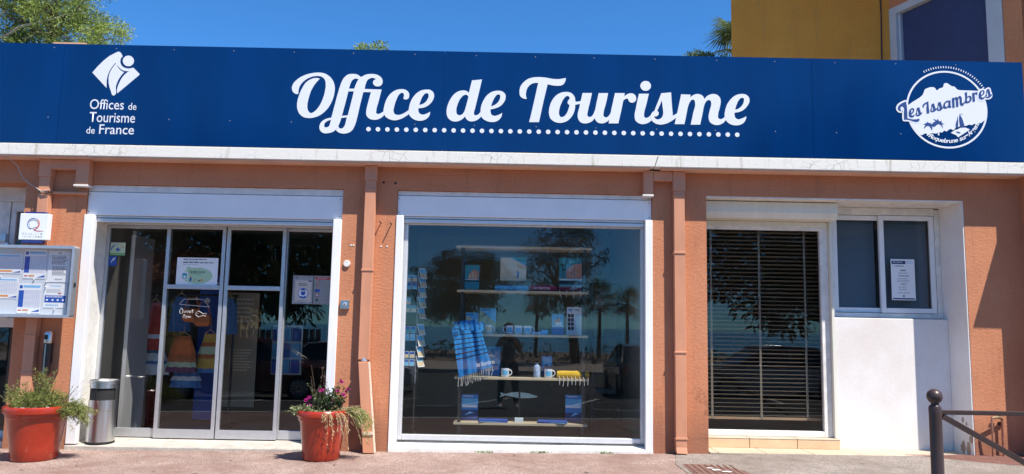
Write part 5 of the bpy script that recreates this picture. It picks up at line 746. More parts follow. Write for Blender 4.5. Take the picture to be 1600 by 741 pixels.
# --- papers and stickers on the entrance glass
sheet('poster', 'white poster with a green speech bubble on the left centre door leaf', 'poster', -3.482, 1.572, -3.053, 1.856, .3775, [('l', 'k', .15, .88, .82, .955, 1), ('l', 'gr', .15, .83, .55, .88, 1), ('l', 'k', .15, .765, .98, .835, 1), ('l', 'gr', .15, .71, .55, .755, 1),
    ('e', 'lg', .51, .34, .37, .30), ('p', 'lg', [(.26, .68), (.38, .61), (.28, .5), (.24, .56)]), ('t', 'dg', '1 famille \u00e0 la fois', .3, .44, .7, .53), ('l', 'dg', .35, .37, .63, .41, 1), ('r', 'w', .14, .2, .28, .48), ('r', 'teal', .15, .22, .26, .43), ('r', 'w', .18, .25, .23, .33),
    ('p', 'b', [(.33, .13), (.37, .13), (.385, .25), (.36, .27), (.33, .25)]), ('e', 'o', .355, .30, .02, .03), ('e', 'o', .455, .18, .018, .04), ('e', 'k', .56, .16, .018, .03), ('e', 'o', .62, .18, .03, .04)])
sheet('poster', 'mask notice with a blue face pictogram on the right door leaf', 'poster', -2.279, 1.398, -2.068, 1.694, .424, [('r', 'be', .12, .08, .93, .83), ('l', 'k', .12, .90, .24, .94, 1), ('l', 'gr', .75, .90, .92, .93, 1), ('r', 'nv', .78, .79, .95, .825), ('l', 'k', .3, .62, .82, .72, 2), ('e', 'b', .53, .38, .26, .185), ('e', 'w', .53, .38, .23, .165),
    ('e', 'b', .53, .46, .12, .085), ('r', 'be', .43, .43, .63, .48), ('p', 'b', [(.41, .42), (.65, .42), (.62, .33), (.53, .30), (.44, .33)]), ('p', 'b', [(.34, .26), (.45, .28), (.53, .25), (.61, .28), (.72, .26), (.62, .22), (.44, .22)]), ('l', 'k', .22, .09, .85, .115, 1)])
sheet('poster', 'rules notice with a red heading and icon list, rightmost sheet on the entrance glass', 'poster', -2.061, 1.398, -1.85, 1.695, .424, [('r', 'r', .07, .87, .93, .95), ('l', 'w', .2, .895, .75, .925, 1), ('e', 'pk', .2, .79, .05, .04), ('r', 'pk', .09, .715, .3, .73), ('e', 'pk', .2, .63, .05, .035), ('r', 'b', .07, .43, .32, .52), ('e', 'r', .19, .32, .07, .05), ('e', 'w', .19, .32, .045, .03),
    ('p', 'dg', [(.19, .2), (.26, .145), (.19, .09), (.12, .145)]), ('l', 'gr', .36, .76, .68, .84, 3), ('l', 'gr', .36, .67, .7, .74, 3), ('l', 'gr', .36, .56, .66, .66, 4), ('l', 'gr', .36, .24, .7, .54, 12), ('l', 'gr', .36, .08, .68, .2, 5), ('r', 'k', .8, .81, .86, .84), ('r', 'k', .8, .63, .86, .66), ('r', 'gr', .78, .5, .87, .515), ('r', 'gr', .78, .3, .87, .315), ('r', 'gr', .74, .14, .87, .17)])
sheet('sticker', 'pale green sticker with a small blue star on the leftmost door leaf', 'sticker', -4.21, 1.868, -4.055, 2.003, .4235, [('r', 'g', 0, 0, 1, .2), ('p', 'b', [(.5, .66), (.56, .52), (.72, .52), (.58, .42), (.65, .27), (.5, .36), (.35, .27), (.42, .42), (.28, .52), (.44, .52)]), ('p', 'b', [(.08, .4), (.16, .62), (.3, .78), (.24, .84), (.1, .68), (.02, .46)]), ('p', 'lb', [(.32, .8), (.5, .86), (.5, .92), (.28, .86)]), ('p', 'y', [(.56, .92), (.72, .86), (.7, .8), (.56, .85)]), ('p', 'o', [(.76, .8), (.9, .58), (.84, .55), (.72, .74)])], base=pm('pale_green', (.55, .68, .50), .5))
sheet('sticker', 'small dark blue sticker with a white ear symbol on the leftmost door leaf', 'sticker', -4.215, 1.757, -4.135, 1.86, .4235, [('p', 'w', [(.3, .3), (.36, .34), (.45, .6), (.62, .72), (.6, .8), (.42, .7), (.3, .45)]), ('p', 'w', [(.55, .5), (.75, .72), (.8, .9), (.72, .9), (.66, .74), (.5, .56)])], base=ink('b'))
# chalk-white drawing on the glass: roof line, fish and two words
dr = empty('window_drawing', (-3.25, .377, 1.2), label='white hand-drawn roof, fish and the words Ouvert Open on the left centre door glass', cat='drawing')
def zc(x, y): return (-3.482+(x-490)/278*.429+3.25, -.001, 1.572-(y-440)/183*.284-1.2)      # sketch grid of the drawing
CH = pm('white_marker', (.75, .76, .77), .6)
def scrib(name, *lines):
    mb = MB()
    for l in lines: mb.tube([zc(*p) for p in l], .0018, 4)
    mb.build(name, CH, dr)
scrib('roof_line', [(525, 570), (555, 535), (680, 535), (730, 585), (525, 570)], [(635, 535), (643, 520)])
scrib('fish', [(640, 625), (655, 612), (690, 630), (710, 625), (705, 648), (690, 640), (660, 652), (640, 640), (640, 625)], [(652, 628), (653, 631)])
scrib('word', [(540, 595), (530, 612), (533, 630), (548, 630), (552, 610), (542, 595)], [(560, 612), (560, 625), (570, 625), (573, 612)], [(578, 612), (583, 626), (589, 611)], [(593, 620), (601, 616), (596, 611), (592, 620), (600, 627)], [(604, 627), (606, 614), (612, 612)], [(616, 603), (617, 626)], [(611, 612), (622, 611)])
scrib('word', [(562, 637), (555, 650), (562, 658), (570, 648), (562, 637)], [(575, 664), (578, 645), (586, 650), (577, 656)], [(588, 652), (595, 649), (591, 645), (588, 655), (596, 657)], [(598, 657), (600, 647), (606, 650), (606, 658)])
# notice on the side window
sheet('notice', 'white opening-hours notice taped to the right sash of the side window', 'notice', 3.985, 1.56, 4.235, 1.99, .4365, [('r', 'nv', .04, .88, .62, .96), ('l', 'w', .1, .9, .55, .935, 1), ('l', 'lb', .65, .88, .95, .95, 2), ('l', 'k', .15, .8, .6, .84, 1), ('l', 'k', .4, .68, .65, .74, 1), ('l', 'gr', .3, .62, .75, .67, 1), ('l', 'k', .3, .56, .75, .6, 1), ('l', 'gr', .25, .42, .8, .53, 3), ('l', 'k', .4, .36, .65, .4, 1), ('l', 'gr', .3, .22, .7, .33, 2), ('l', 'gr', .25, .14, .75, .19, 1), ('e', 'k', .5, .1, .03, .025), ('r', 'nv', .04, .02, .96, .05)])

# ================================================================ POTS, BIN, BOLLARD, TAP
def pot(name, c, rr, rb, h, label):
    p = empty(name, c, label=label, cat='flower pot')
    s = h/.46
    MB().lathe([(rb*.96, 0), (rb, .012), (rb+(rr-rb)*.10, .1*s), (rb+(rr-rb)*.42, .31*s), (rb+(rr-rb)*.52, .355*s), (rr*.90, .365*s), (rr*.915, .385*s), (rr*.92, .395*s), (rr*.985, .405*s), (rr, .425*s), (rr*.985, .448*s), (rr*.94, .46*s), (rr*.86, .455*s), (rr*.80, .44*s), (rr*.78, .40*s)], (0, 0, 0), 48).build('pot', POT, p, smooth=35)
    MB().lathe([(rr*.77, .398*s), (rr*.5, .412*s), (rr*.1, .42*s)], (0, 0, 0), 24).build('soil', SOIL, p, smooth=60)
    return p
def blade(mb, base, dirv, ln, w, droop=.3, m=0, seg=2):
    b = Vector(base); d = Vector(dirv).normalized(); side = d.cross(Vector((0, 0, 1)));
    side = side.normalized() if side.length > .01 else Vector((1, 0, 0))
    rot = random.uniform(0, 6.28); q = Matrix.Rotation(rot, 3, d); side = q @ side
    pts = []
    for i in range(seg+1):
        t = i/seg; pts.append(b + d*ln*t + Vector((0, 0, -droop*ln*t*t)))
    for i in range(seg):
        w0 = w*(1-.1*i/seg)*(.6 if i == 0 else 1); w1 = w*(1 if i+1 < seg else .12)
        mb.poly([pts[i]-side*w0/2, pts[i]+side*w0/2, pts[i+1]+side*w1/2, pts[i+1]-side*w1/2], m)
def rdir(elmin=0.2, elmax=1.4, az=None):
    a = random.uniform(0, 6.283) if az is None else az; e = random.uniform(elmin, elmax)
    return Vector((math.cos(e)*math.cos(a), math.cos(e)*math.sin(a), math.sin(e)))
def sprig(mb, base, d, ln, nl, ll, lw, droop=.2, curve=.3, stem=.0018, m=0, sm=1):
    """a stem with short leaves all along it"""
    b = Vector(base); d = Vector(d).normalized(); P = []
    wob = Vector((random.uniform(-1, 1), random.uniform(-1, 1), 0))*.12*ln
    for i in range(6):
        t = i/5; P.append(b + d*ln*t + wob*t*t + Vector((0, 0, -curve*ln*t*t)))
    mb.tube(P, [stem*(1-.6*i/5) for i in range(6)], 3, sm, caps=False)
    for k in range(nl):
        t = random.uniform(.12, 1)*5; i = min(4, int(t)); p = P[i].lerp(P[i+1], t-i); td = (P[i+1]-P[i]).normalized()
        blade(mb, p, td*.7+rdir(-.9, .9)*.8, ll*random.uniform(.6, 1.2), lw*random.uniform(.7, 1.2), droop, m)
LEAF = pm('grey_green_leaf', (.20, .24, .055), .6, island=.45, trans=.25); LEAF2 = pm('bright_green_leaf', (.16, .25, .04), .6, island=.35, trans=.3)
STRAW = pm('dry_stems', (.42, .32, .17), .8, island=.3, trans=.15); TWIG = pm('twig', (.16, .11, .07), .85, island=.2)
SUCC = pm('succulent_leaf', (.20, .23, .10), .5, island=.45, trans=.15); MAG = pm('magenta_petal', (.52, .03, .26), .5, island=.3, trans=.3)
random.seed(11)
p1 = pot('potted_plant', (-4.25, -.52, gz(-4.25)-.004), .285, .19, .475, 'glazed terracotta pot of feathery grey-green shrub left of the entrance')
f = MB()
for i in range(190):
    a = random.uniform(0, 6.283); r = random.uniform(0, .19); b = (r*math.cos(a), r*math.sin(a), .43)
    sprig(f, b, Vector((math.cos(a)*.5*r/.2, math.sin(a)*.5*r/.2, 1))+rdir(-.2, .6)*.35, random.uniform(.1, .22), 28, .036, .0046, .05, .1)
for i in range(30):
    b = (random.uniform(-.04, .07), random.uniform(-.05, .05), .43); sprig(f, b, Vector((random.uniform(-.12, .25), random.uniform(-.2, .1), 1)), random.uniform(.22, .42), 36, .034, .0046, .05, .05)
for i in range(24):
    b = (random.uniform(-.22, -.12), random.uniform(-.1, .08), .43); sprig(f, b, Vector((random.uniform(-.35, .1), random.uniform(-.2, .1), 1)), random.uniform(.15, .27), 30, .032, .0044, .05, .05)
for i in range(150):
    b = (random.uniform(.12, .24), random.uniform(-.12, .10), .43); sprig(f, b, Vector((1, random.uniform(-.35, .2), random.uniform(.15, .8))), random.uniform(.14, .33), 32, .036, .0048, .1, random.uniform(.2, .75))
f.build('foliage', [LEAF, TWIG], p1)
tw_ = MB()
for i in range(9):
    b = Vector((random.uniform(.15, .25), random.uniform(-.1, .1), .45)); sprig(tw_, b, (random.uniform(.3, 1), random.uniform(-.3, .2), 1), random.uniform(.2, .32), 6, .012, .006, .1, .1, stem=.0016)
tw_.build('dry_twigs', [TWIG, TWIG], p1)
for dx, dy, rz in ((.10, -.19, .3), (.17, -.12, -.5), (-.03, -.21, .1)):
    o = MB().box(-.04, .04, -.002, .002, 0, .022).build('plant_tag', pm('white_plastic', (.8, .8, .8), .4), p1, loc=(dx, dy, .452)); o.rotation_euler = (.6, 0, rz)
p2 = pot('potted_plant', (-1.70, -.42, gz(-1.7)-.004), .245, .165, .445, 'glazed terracotta pot of succulents and magenta flowers right of the entrance')
f = MB()
for i in range(70):                       # small branching bush carrying the flowers
    b = (random.uniform(-.05, .17), random.uniform(-.08, .08), .41); sprig(f, b, Vector((random.uniform(-.35, .35), random.uniform(-.4, .2), 1)), random.uniform(.12, .29), 26, .026, .012, .15, .05)
f.build('bush', [pm('dark_green_leaf', (.06, .095, .03), .55, island=.4, trans=.2), TWIG], p2)
f = MB()
for i in range(650):                       # succulent mat
    a = random.uniform(0, 6.283); r = .20*math.sqrt(random.random()); b = (r*math.cos(a), r*math.sin(a), .405+random.uniform(0, .03))
    blade(f, b, rdir(.1, 1.3), random.uniform(.03, .06), .016, .3)
for i in range(120):                       # left heap spilling to the rim
    b = (random.uniform(-.24, -.02), random.uniform(-.16, .05), .42)
    sprig(f, b, rdir(.2, 1.2)+Vector((-.2, -.2, 0)), random.uniform(.05, .11), 14, .026, .012, .2, .3)
f.build('succulents', [SUCC, TWIG], p2)
f = MB()
for i in range(34):
    a = random.uniform(-1.5, .3); b = Vector((.235*math.cos(a), .235*math.sin(a), .43))
    sprig(f, b, Vector((math.cos(a), math.sin(a), .25)), random.uniform(.07, .2), 14, .022, .007, .3, random.uniform(.8, 1.9), stem=.002)
for i in range(60):
    b = (random.uniform(.0, .24), random.uniform(-.1, .08), .43); sprig(f, b, Vector((1, random.uniform(-.5, .3), random.uniform(.1, .9))), random.uniform(.1, .24), 12, .022, .006, .2, random.uniform(.2, .8), stem=.0022)
f.build('dry_trailers', [STRAW, STRAW], p2)
f = MB()
for i in range(70):
    b = (random.uniform(.2, .29), random.uniform(-.1, .04), .44); sprig(f, b, Vector((random.uniform(.4, 1), random.uniform(-.3, .1), random.uniform(.1, .6))), random.uniform(.12, .25), 22, .03, .004, .2, random.uniform(.6, 1.6))
f.build('green_trailer', [LEAF2, STRAW], p2)
f = MB()
for i in range(7):
    b = (random.uniform(-.06, .06), random.uniform(-.05, .06), .42); sprig(f, b, Vector((random.uniform(-.25, .2), random.uniform(-.2, .1), 1)), random.uniform(.30, .44), 12, .02, .006, .1, .02, stem=.0022)
f.build('dry_stalks', [TWIG, TWIG], p2)
for (x, z) in ((.175, .70), (.225, .635), (.205, .585), (-.03, .615), (.0, .62), (-.125, .545), (-.105, .49), (.03, .54), (.1, .53), (.12, .61), (-.14, .53), (.21, .61)):
    f = MB(); c = Vector((x, random.uniform(-.12, .0), z))
    for i in range(22): blade(f, c+rdir(-1, 1)*.008, rdir(-.5, 1.4), random.uniform(.016, .030), .016, .2)
    f.build('flower', MAG, p2)
# --- steel bin
bn = empty('litter_bin', (-4.005, .125, .0), label='brushed steel litter bin with an ashtray top beside the entrance', cat='bin')
def ringband(z0, z1, a0, a1, r, n=40, th=.0015):
    mb = MB()
    for k in range(n):
        A0 = R(a0+(a1-a0)*k/n); A1 = R(a0+(a1-a0)*(k+1)/n)
        mb.poly([(r*math.cos(A0), r*math.sin(A0), z0), (r*math.cos(A1), r*math.sin(A1), z0), (r*math.cos(A1), r*math.sin(A1), z1), (r*math.cos(A0), r*math.sin(A0), z1)])
    return mb
body = MB().lathe([(.128, .015), (.128, .415)], (0, 0, 0), 40)
body.build('body', STEEL, bn, smooth=40)
ringband(.415, .53, 5-90+75, 275-90-5, .128).build('mouth_surround', STEEL, bn, smooth=60)
MB().lathe([(.121, .40), (.121, .54)], (0, 0, 0), 40).build('inner_liner', RUBBER, bn, smooth=40)
MB().lathe([(.128, .53), (.128, .575), (.134, .58), (.134, .60), (.128, .606), (.122, .60), (.11, .585), (.03, .58)], (0, 0, 0), 40).build('ashtray_top', STEEL, bn, smooth=35)
MB().lathe([(.131, 0), (.131, .016)], (0, 0, 0), 40).build('base_ring', RUBBER, bn, smooth=40)
mr_ = MB()
for z in (.418, .527): mr_.tube([(.1285*math.cos(R(a)), .1285*math.sin(R(a)), z) for a in range(-92, -8, 4)], .003, 5)
for a in (-92, -10): mr_.tube([(.1285*math.cos(R(a)), .1285*math.sin(R(a)), .418), (.1285*math.cos(R(a)), .1285*math.sin(R(a)), .527)], .003, 5)
mr_.build('mouth_rim', RUBBER, bn, smooth=60)
# --- iron barrier with ball-topped post
br = empty('pavement_barrier', (2.729, -2.6, gz(2.7)-.03), label='dark brown iron barrier with a ball-topped post at the kerb', cat='barrier')
MB().lathe([(.05, 0), (.05, .03), (.0385, .05), (.0375, .70), (.0385, .735), (.034, .75)], (0, 0, 0), 24).build('post', BOLL, br, smooth=40)
MB().lathe([(.034, .749), (.024, .757), (.024, .767), (.040, .782), (.047, .802), (.047, .816), (.040, .838), (.022, .852), (.004, .857)], (0, 0, 0), 24).build('ball_finial', BOLL, br, smooth=60)
MB().box(.034, 1.7, -.015, .015, .697, .725).build('top_rail', BOLL, br, bevel=.003)
MB().hexa([(.036, -.013, .672), (.056, -.013, .700), (.056, .013, .700), (.036, .013, .672), (1.2, -.013, .03), (1.222, -.013, .058), (1.222, .013, .058), (1.2, .013, .03)]).build('brace', BOLL, br, bevel=.003)
MB().lathe([(.05, 0), (.05, .03), (.0385, .05), (.0375, .70), (.0385, .735), (.034, .75), (.024, .767), (.047, .805), (.040, .838), (.004, .857)], (1.75, 0, 0), 24).build('post', BOLL, br, smooth=40)
# --- outdoor tap
tp = empty('outdoor_tap', (4.77, 0, .05), label='old outdoor tap with copper pipes low on the orange wall behind the barrier', cat='tap')
COP = pm('painted_copper', (.42, .20, .13), .5, metal=.4, var=.3, vscale=20)
MB().tube([(.0, -.035, -.05), (.0, -.035, .35), (.0, -.045, .37)], .011, 8).build('riser_pipe', COP, tp, smooth=50)
MB().tube([(.0, -.04, .365), (-.05, -.06, .38), (-.12, -.075, .372)], .013, 8).build('tap_body', pm('brass_dull', (.35, .26, .16), .45, metal=.7, var=.3, vscale=20), tp, smooth=50)
MB().tube([(-.12, -.075, .38), (-.125, -.078, .34), (-.12, -.07, .2), (-.11, -.045, .0)], .010, 8).build('spout_pipe', COP, tp, smooth=50)
MB().tube([(-.03, -.05, .375), (-.03, -.05, .42)], .008, 6).box(-.055, -.005, -.056, -.044, .415, .428).build('tap_handle', BLACK, tp)
MB().box(-.02, .02, -.02, -.001, .30, .33).build('bracket', BLACK, tp)
# --- iron drain cover in the pavement
dc = empty('drain_cover', (1.80, -.80, gz(1.8)-.0085), label='rusty brown ribbed drain cover set in the pavement', cat='drain cover')
IRON = pm('rusty_iron', (.17, .09, .07), .7, var=.35, vscale=15, bump=.3, bscale=80)
MB().box(-.25, .25, -.24, .24, -.02, .006).build('plate', IRON, dc, bevel=.02)
for i in range(8): MB().box(-.22+.055*i, -.20+.055*i, -.21, .21, .006, .011).build('rib', IRON, dc, bevel=.002)
for x, y, s in ((-.02, -.06, .06), (.06, -.13, .05), (-.05, .02, .04)):
    MB().poly([(x+s*random.uniform(.5, 1)*math.cos(a), y+s*.7*random.uniform(.5, 1)*math.sin(a), .0118) for a in [j*.7 for j in range(9)]]).build('paint_splash', LINE, dc)

# ================================================================ INSIDE THE DISPLAY WINDOW
random.seed(23)
WOOD = pm('pale_wood', (.50, .42, .28), .55, var=.12, vscale=5, stretch=(.4, 4, 4))
su = empty('shelving_unit', (.13, .68, 0), label='black metal shelving unit with five pale wooden shelves behind the display glass', cat='shelves')
SZ = (2.055, 1.585, 1.128, .680, .215)
for i, z in enumerate(SZ): MB().box(-.70 if i else -.72, .69 if i else .72, -.17, .17, z-.026, z).build('shelf', WOOD, su, bevel=.003)
for x in (-.645, .645):
    for y in (-.155, .155): MB().box(x-.016, x+.016, y-.014, y+.014, 0, SZ[0]-.027).build('post', BLACK, su)
MB().tube([(-.63, .168, .3), (.63, .168, 1.5)], .007, 6).tube([(.63, .172, .3), (-.63, .172, 1.5)], .007, 6).build('cross_brace', BLACK, su)
MB().box(-.62, .62, .12, .145, 1.93, 1.965).build('back_rail', BLACK, su)
X0 = .13
def board(label, x0, z0, x1, z1, y, items, base=PAPER, cat='picture', name='picture_board', rx=-.12, thick=.006): return sheet(name, label, cat, x0, z0, x1, z1, y, items, base, rx=rx, thick=thick)
SANDB = pm('sand_board', (.66, .56, .40), .5); SKYB = pm('sky_board', (.12, .42, .70), .5); TEALB = pm('teal_board', (.05, .32, .42), .5); BLB = pm('blue_board', (.04, .22, .55), .5)
board('pale beach picture with a small walking figure on the top display shelf', -.12, 1.70, .162, 1.96, .70, [('p', 'sky', [(0, 1), (1, 1), (1, .62), (.35, 1)]), ('p', 'teal', [(.45, 1), (1, 1), (1, .72)]), ('l', 'dg', .02, .93, .5, .99, 1), ('e', 'pk', .68, .43, .03, .04), ('p', 'b', [(.64, .12), (.7, .12), (.73, .38), (.65, .4)])], SANDB)
board('teal picture of a red house on the left of the top display shelf', -.50, 1.60, -.345, 1.865, .68, [('p', 'pk', [(.2, .4), (.3, .62), (.6, .82), (.95, .72), (.95, .4)]), ('r', 'sand', .3, .42, .4, .6), ('r', 'sand', .5, .42, .62, .7), ('r', 'sand', .72, .42, .8, .64), ('r', 'k', .0, .3, 1, .36), ('r', 'w', .05, .38, .9, .4)], TEALB)
board('teal picture of a pink villa and palms on the right of the top display shelf', .52, 1.62, .765, 1.965, .70, [('p', 'pk', [(.32, .35), (.32, .62), (.62, .78), (1, .82), (1, .35)]), ('r', 'k', .55, .45, .7, .68), ('r', 'pk', .58, .47, .67, .66), ('r', 'w', 0, .28, 1, .33), ('r', 'k', 0, .16, 1, .26), ('r', 'gr', 0, 0, 1, .13), ('r', 'k', .13, .35, .16, .75), ('e', 'dg', .145, .77, .1, .05), ('r', 'k', .22, .35, .24, .6), ('e', 'dg', .23, .62, .06, .04), ('e', 'w', .5, .86, .02, .015)], TEALB)
board('small beach picture at the left of the second display shelf', -.475, 1.13, -.345, 1.35, .66, [('p', 'sky', [(0, 1), (1, 1), (1, .5), (.3, .8), (0, .8)]), ('l', 'k', .05, .85, .7, .92, 1), ('r', 'k', .66, .1, .74, .3)], SANDB)
board('larger beach picture leaning beside the small one on the second shelf', -.335, 1.13, -.155, 1.40, .72, [('p', 'sky', [(0, 1), (1, 1), (1, .42), (.2, .86), (0, .9)]), ('l', 'k', .05, .88, .75, .95, 1), ('r', 'k', .5, .1, .58, .3)], pm('olive_sand_board', (.42, .36, .2), .5))
board('blue harbour picture next to the white leaflet on the second shelf', .445, 1.13, .57, 1.35, .66, [('r', 'pk', .2, .5, .7, .72), ('r', 'w', .3, .45, .85, .6), ('p', 'pk', [(.4, .72), (.55, .9), (.7, .72)]), ('r', 'b', 0, 0, 1, .38), ('r', 'w', 0, .4, 1, .43)], SKYB)
board('white leaflet with a column of small photos on the second shelf', .605, 1.13, .765, 1.43, .68, [('e', 'lb', .25, .9, .16, .05), ('l', 'k', .5, .85, .9, .93, 2)] + [('r', 'k', .08+.22*i, .18+.15*j, .26+.22*i, .30+.15*j) for i in (0, 1) for j in range(4)] + [('l', 'lb', .55, .2, .95, .75, 14)], cat='leaflet', name='leaflet')
board('blue seaside picture at the left of the bottom display shelf', -.50, .217, -.325, .485, .66, [('r', 'sky', 0, .55, 1, .85), ('r', 'w', .05, .5, .95, .6), ('r', 'nv', 0, .0, 1, .4), ('l', 'w', .1, .88, .85, .95, 1), ('p', 'lb', [(.2, .2), (.8, .3), (.5, .35)])], BLB)
board('blue seaside picture at the right of the bottom display shelf', .60, .217, .785, .50, .66, [('r', 'sky', 0, .6, 1, .85), ('r', 'w', 0, .52, .9, .62), ('r', 'nv', 0, .0, 1, .35), ('l', 'w', .1, .88, .85, .95, 1), ('p', 'lb', [(.3, .2), (.8, .32), (.5, .35)])], BLB)
board('small blue picture behind the mugs on the third shelf', .345, .682, .46, .90, .74, [('r', 'sky', .1, .55, .9, .92), ('p', 'nv', [(0, .3), (.4, .62), (.7, .5), (1, .6), (1, 0), (0, 0)])], BLB)
board('blue poster lying behind the striped towel on the third shelf', -.30, .682, -.10, .99, .76, [('p', 'lb', [(0, .3), (.5, .5), (1, .35), (1, .5), (.5, .7), (0, .5)]), ('p', 'w', [(.1, .55), (.5, .75), (.9, .6), (.5, .68)]), ('l', 'w', .2, .1, .8, .2, 1)], BLB)
def brochures(label, x, y, rz):
    o = empty('brochure_stack', (x, y, SZ[4]), rz, label=label, cat='brochures')
    for i in range(4):
        s = MB().box(-.15, .15, -.08, .08, .001+i*.006, .0055+i*.006).build('brochure', ink(('b', 'sky', 'nv', 'b')[i]), o); s.rotation_euler = (0, 0, random.uniform(-.2, .2))
brochures('fanned blue brochures lying at the left of the bottom shelf', -.16, .60, .1); brochures('fanned blue brochures lying at the right of the bottom shelf', .46, .60, -.1)
# mugs
def mug(label, x, z, ha=0, blue=True):
    m = empty('mug', (x, .59, z), label=label, cat='mug')
    MB().lathe([(.036, 0), (.041, .006), (.042, .09), (.0395, .09), (.038, .012), (.001, .01)], (0, 0, 0), 24).build('cup', pm('mug_white', (.72, .78, .85), .25), m, smooth=40)
    q = MB(); a0 = -130
    for k in range(8):
        A0, A1 = R(a0+k*10), R(a0+k*10+10)
        q.poly([(.0426*math.cos(A0), .0426*math.sin(A0), .022), (.0426*math.cos(A1), .0426*math.sin(A1), .022), (.0426*math.cos(A1), .0426*math.sin(A1), .07), (.0426*math.cos(A0), .0426*math.sin(A0), .07)])
    q.build('picture', ink('sky' if blue else 'sand'), m)
    c, s = math.cos(ha), math.sin(ha)
    MB().tube([((.040+.03*math.sin(t))*c, (.040+.03*math.sin(t))*s, .046+.03*math.cos(t)) for t in [R(5+170*i/8) for i in range(9)]], .006, 6).build('handle', pm('mug_white', (.72, .78, .85), .25), m, smooth=60)
mug('white mug with its handle to the left, leftmost of the pair on the second shelf', -.005, SZ[1+1], math.pi); mug('white mug with its handle to the right, next to the left-handled mug', .065+.02, SZ[2], 0)
mug('white mug with a picture, third from the left on the second shelf', .185, SZ[2], 0); mug('white mug half hidden beside the beach pictures', -.225, SZ[2], -.6, False)
mug('white mug under the striped towel on the third shelf', -.045, SZ[3], .1); mug('blue-printed mug beside the yellow towel on the third shelf', .41, SZ[3], 0)
cn = MB().lathe([(.034, 0), (.036, .004), (.036, .11), (.03, .125), (.018, .135), (.018, .15), (.003, .152)], (.29, .6, SZ[3]), 20).build('tin', pm('tin_blue_white', (.35, .48, .68), .4, var=.5, vscale=25), smooth=40)
tag(cn, 'small blue and white tin beside the mug on the third shelf', 'tin')
bx = MB().box(.23, .325, .55, .65, SZ[2], SZ[2]+.028).build('card_box', pm('pale_blue_card', (.45, .62, .75), .5), bevel=.002); tag(bx, 'flat pale blue box in the middle of the second shelf', 'box')
b3 = MB().box(.325, .40, .56, .66, SZ[2], SZ[2]+.05).build('card_box', ink('sky'), bevel=.002); tag(b3, 'small bright blue box left of the harbour picture', 'box')
# rolled and hanging towels
def roll(label, x0, x1, y, z, r, mat, fringe=0, word=None, yel=False):
    t = empty('rolled_towel', ((x0+x1)/2, y, z), label=label, cat='towel'); L_ = (x1-x0)/2; mb = MB(); n = 14; P = []; Rr = []
    for i in range(n+1):
        f_ = i/n; P.append((-L_+2*L_*f_, .004*math.sin(9*f_), r*.9)); Rr.append(r*(.82+.18*math.sin(math.pi*f_)+.05*math.sin(11*f_)))
    mb.tube(P, Rr, 14); mb.build('towel', mat, t, smooth=60)
    if word: link('lettering', text_mesh('lettering', word, pm('ink_w', INK['w'], .5), -L_*.7, r*.6, L_*.5, r*1.45, -r*1.0, .002, shear=.3), t)
    if fringe:
        fm = MB()
        for i in range(fringe): xx = -L_+.02+(2*L_-.04)*i/(fringe-1); fm.tube([(xx, -r*.7, r*.5), (xx+random.uniform(-.006, .006), -.13, r*.1), (xx+random.uniform(-.008, .008), -.125, -.05-random.uniform(0, .03))], .003, 4)
        fm.build('fringe', pm('white_cotton', (.75, .74, .70), .9), t)
    return t
def cloth(name, c): return pm(name, c, .9, var=.15, vscale=14, bump=.6, bscale=160)
roll('pale blue rolled towel on the top display shelf', -.17, .185, .585, SZ[1], .032, cloth('pale_blue_towel', (.10, .36, .62)))
roll('crimson rolled towel in the middle of the top display shelf', .196, .487, .585, SZ[1], .036, cloth('crimson_towel', (.33, .03, .08)), word='Les Issambres')
roll('dark red rolled towel with fringe at the right of the top shelf', .495, .753, .60, SZ[1], .028, cloth('dark_red_towel', (.27, .03, .06)), fringe=4)
roll('yellow rolled towel with white fringe on the third shelf', .50, .835, .57, SZ[3], .042, cloth('yellow_towel', (.66, .42, .03)), fringe=8)
# striped towel hung over the second shelf
st = empty('striped_towel', (-.41, .47, 1.13), label='bright blue towel with black stripes and white fringe hanging from the second shelf', cat='towel')
def towel_pt(u, v):        # u across 0..1, v down 0..1
    wtop, wbot = .28, .34; xc = -.035+.115*v; w_ = wtop+(wbot-wtop)*v
    x = xc+(u-.5)*w_ - .09*(v > 2); z = .10-.44*v - .12*(1-u)*v*1.0 + (.03*math.sin(u*math.pi) if v < .05 else 0)
    y = -.02 - .020*math.sin(u*15+v*2.6)*(1-.45*v) - .008*math.sin(u*31+1+v*4) - .03*math.sin(v*math.pi)
    return (x-.02, y, z)
mb = MB(); NU, NV = 28, 44
for i in range(NU):
    for j in range(NV):
        v0 = j/NV; stripe = 1 if (v0 < .66 and (j % 4 == 1)) else 0
        mb.poly([towel_pt(i/NU, j/NV), towel_pt((i+1)/NU, j/NV), towel_pt((i+1)/NU, (j+1)/NV), towel_pt(i/NU, (j+1)/NV)][::-1], stripe)
o = mb.build('cloth', [cloth('blue_towel', (.015, .22, .60)), cloth('black_stripe', (.012, .015, .03))], st, smooth=180)
md = o.modifiers.new('thick', 'SOLIDIFY'); md.thickness = .004
mb = MB(); mb2 = MB()                      # bunched top over the shelf edge and the short end on the left
for k in range(5):
    a = k*.05; mb.tube([(-.10+a, .02, .06), (-.09+a, -.035, .115-.01*abs(k-2)), (-.085+a, -.03, .03)], [.026, .034, .02], 8)
mb.tube([(-.14, -.02, .09), (-.165, -.03, .02), (-.16, -.03, -.07)], [.03, .035, .012], 8)
mb.build('bunched_top', cloth('blue_towel', (.015, .22, .60)), st, smooth=60)
for k in range(4): mb2.tube([(-.187+.003*k, -.045, .07-.035*k), (-.155, -.066, .075-.035*k), (-.128, -.045, .085-.035*k)], .005, 5)
mb2.build('stripe', cloth('black_stripe', (.012, .015, .03)), st, smooth=60)
fr = MB()
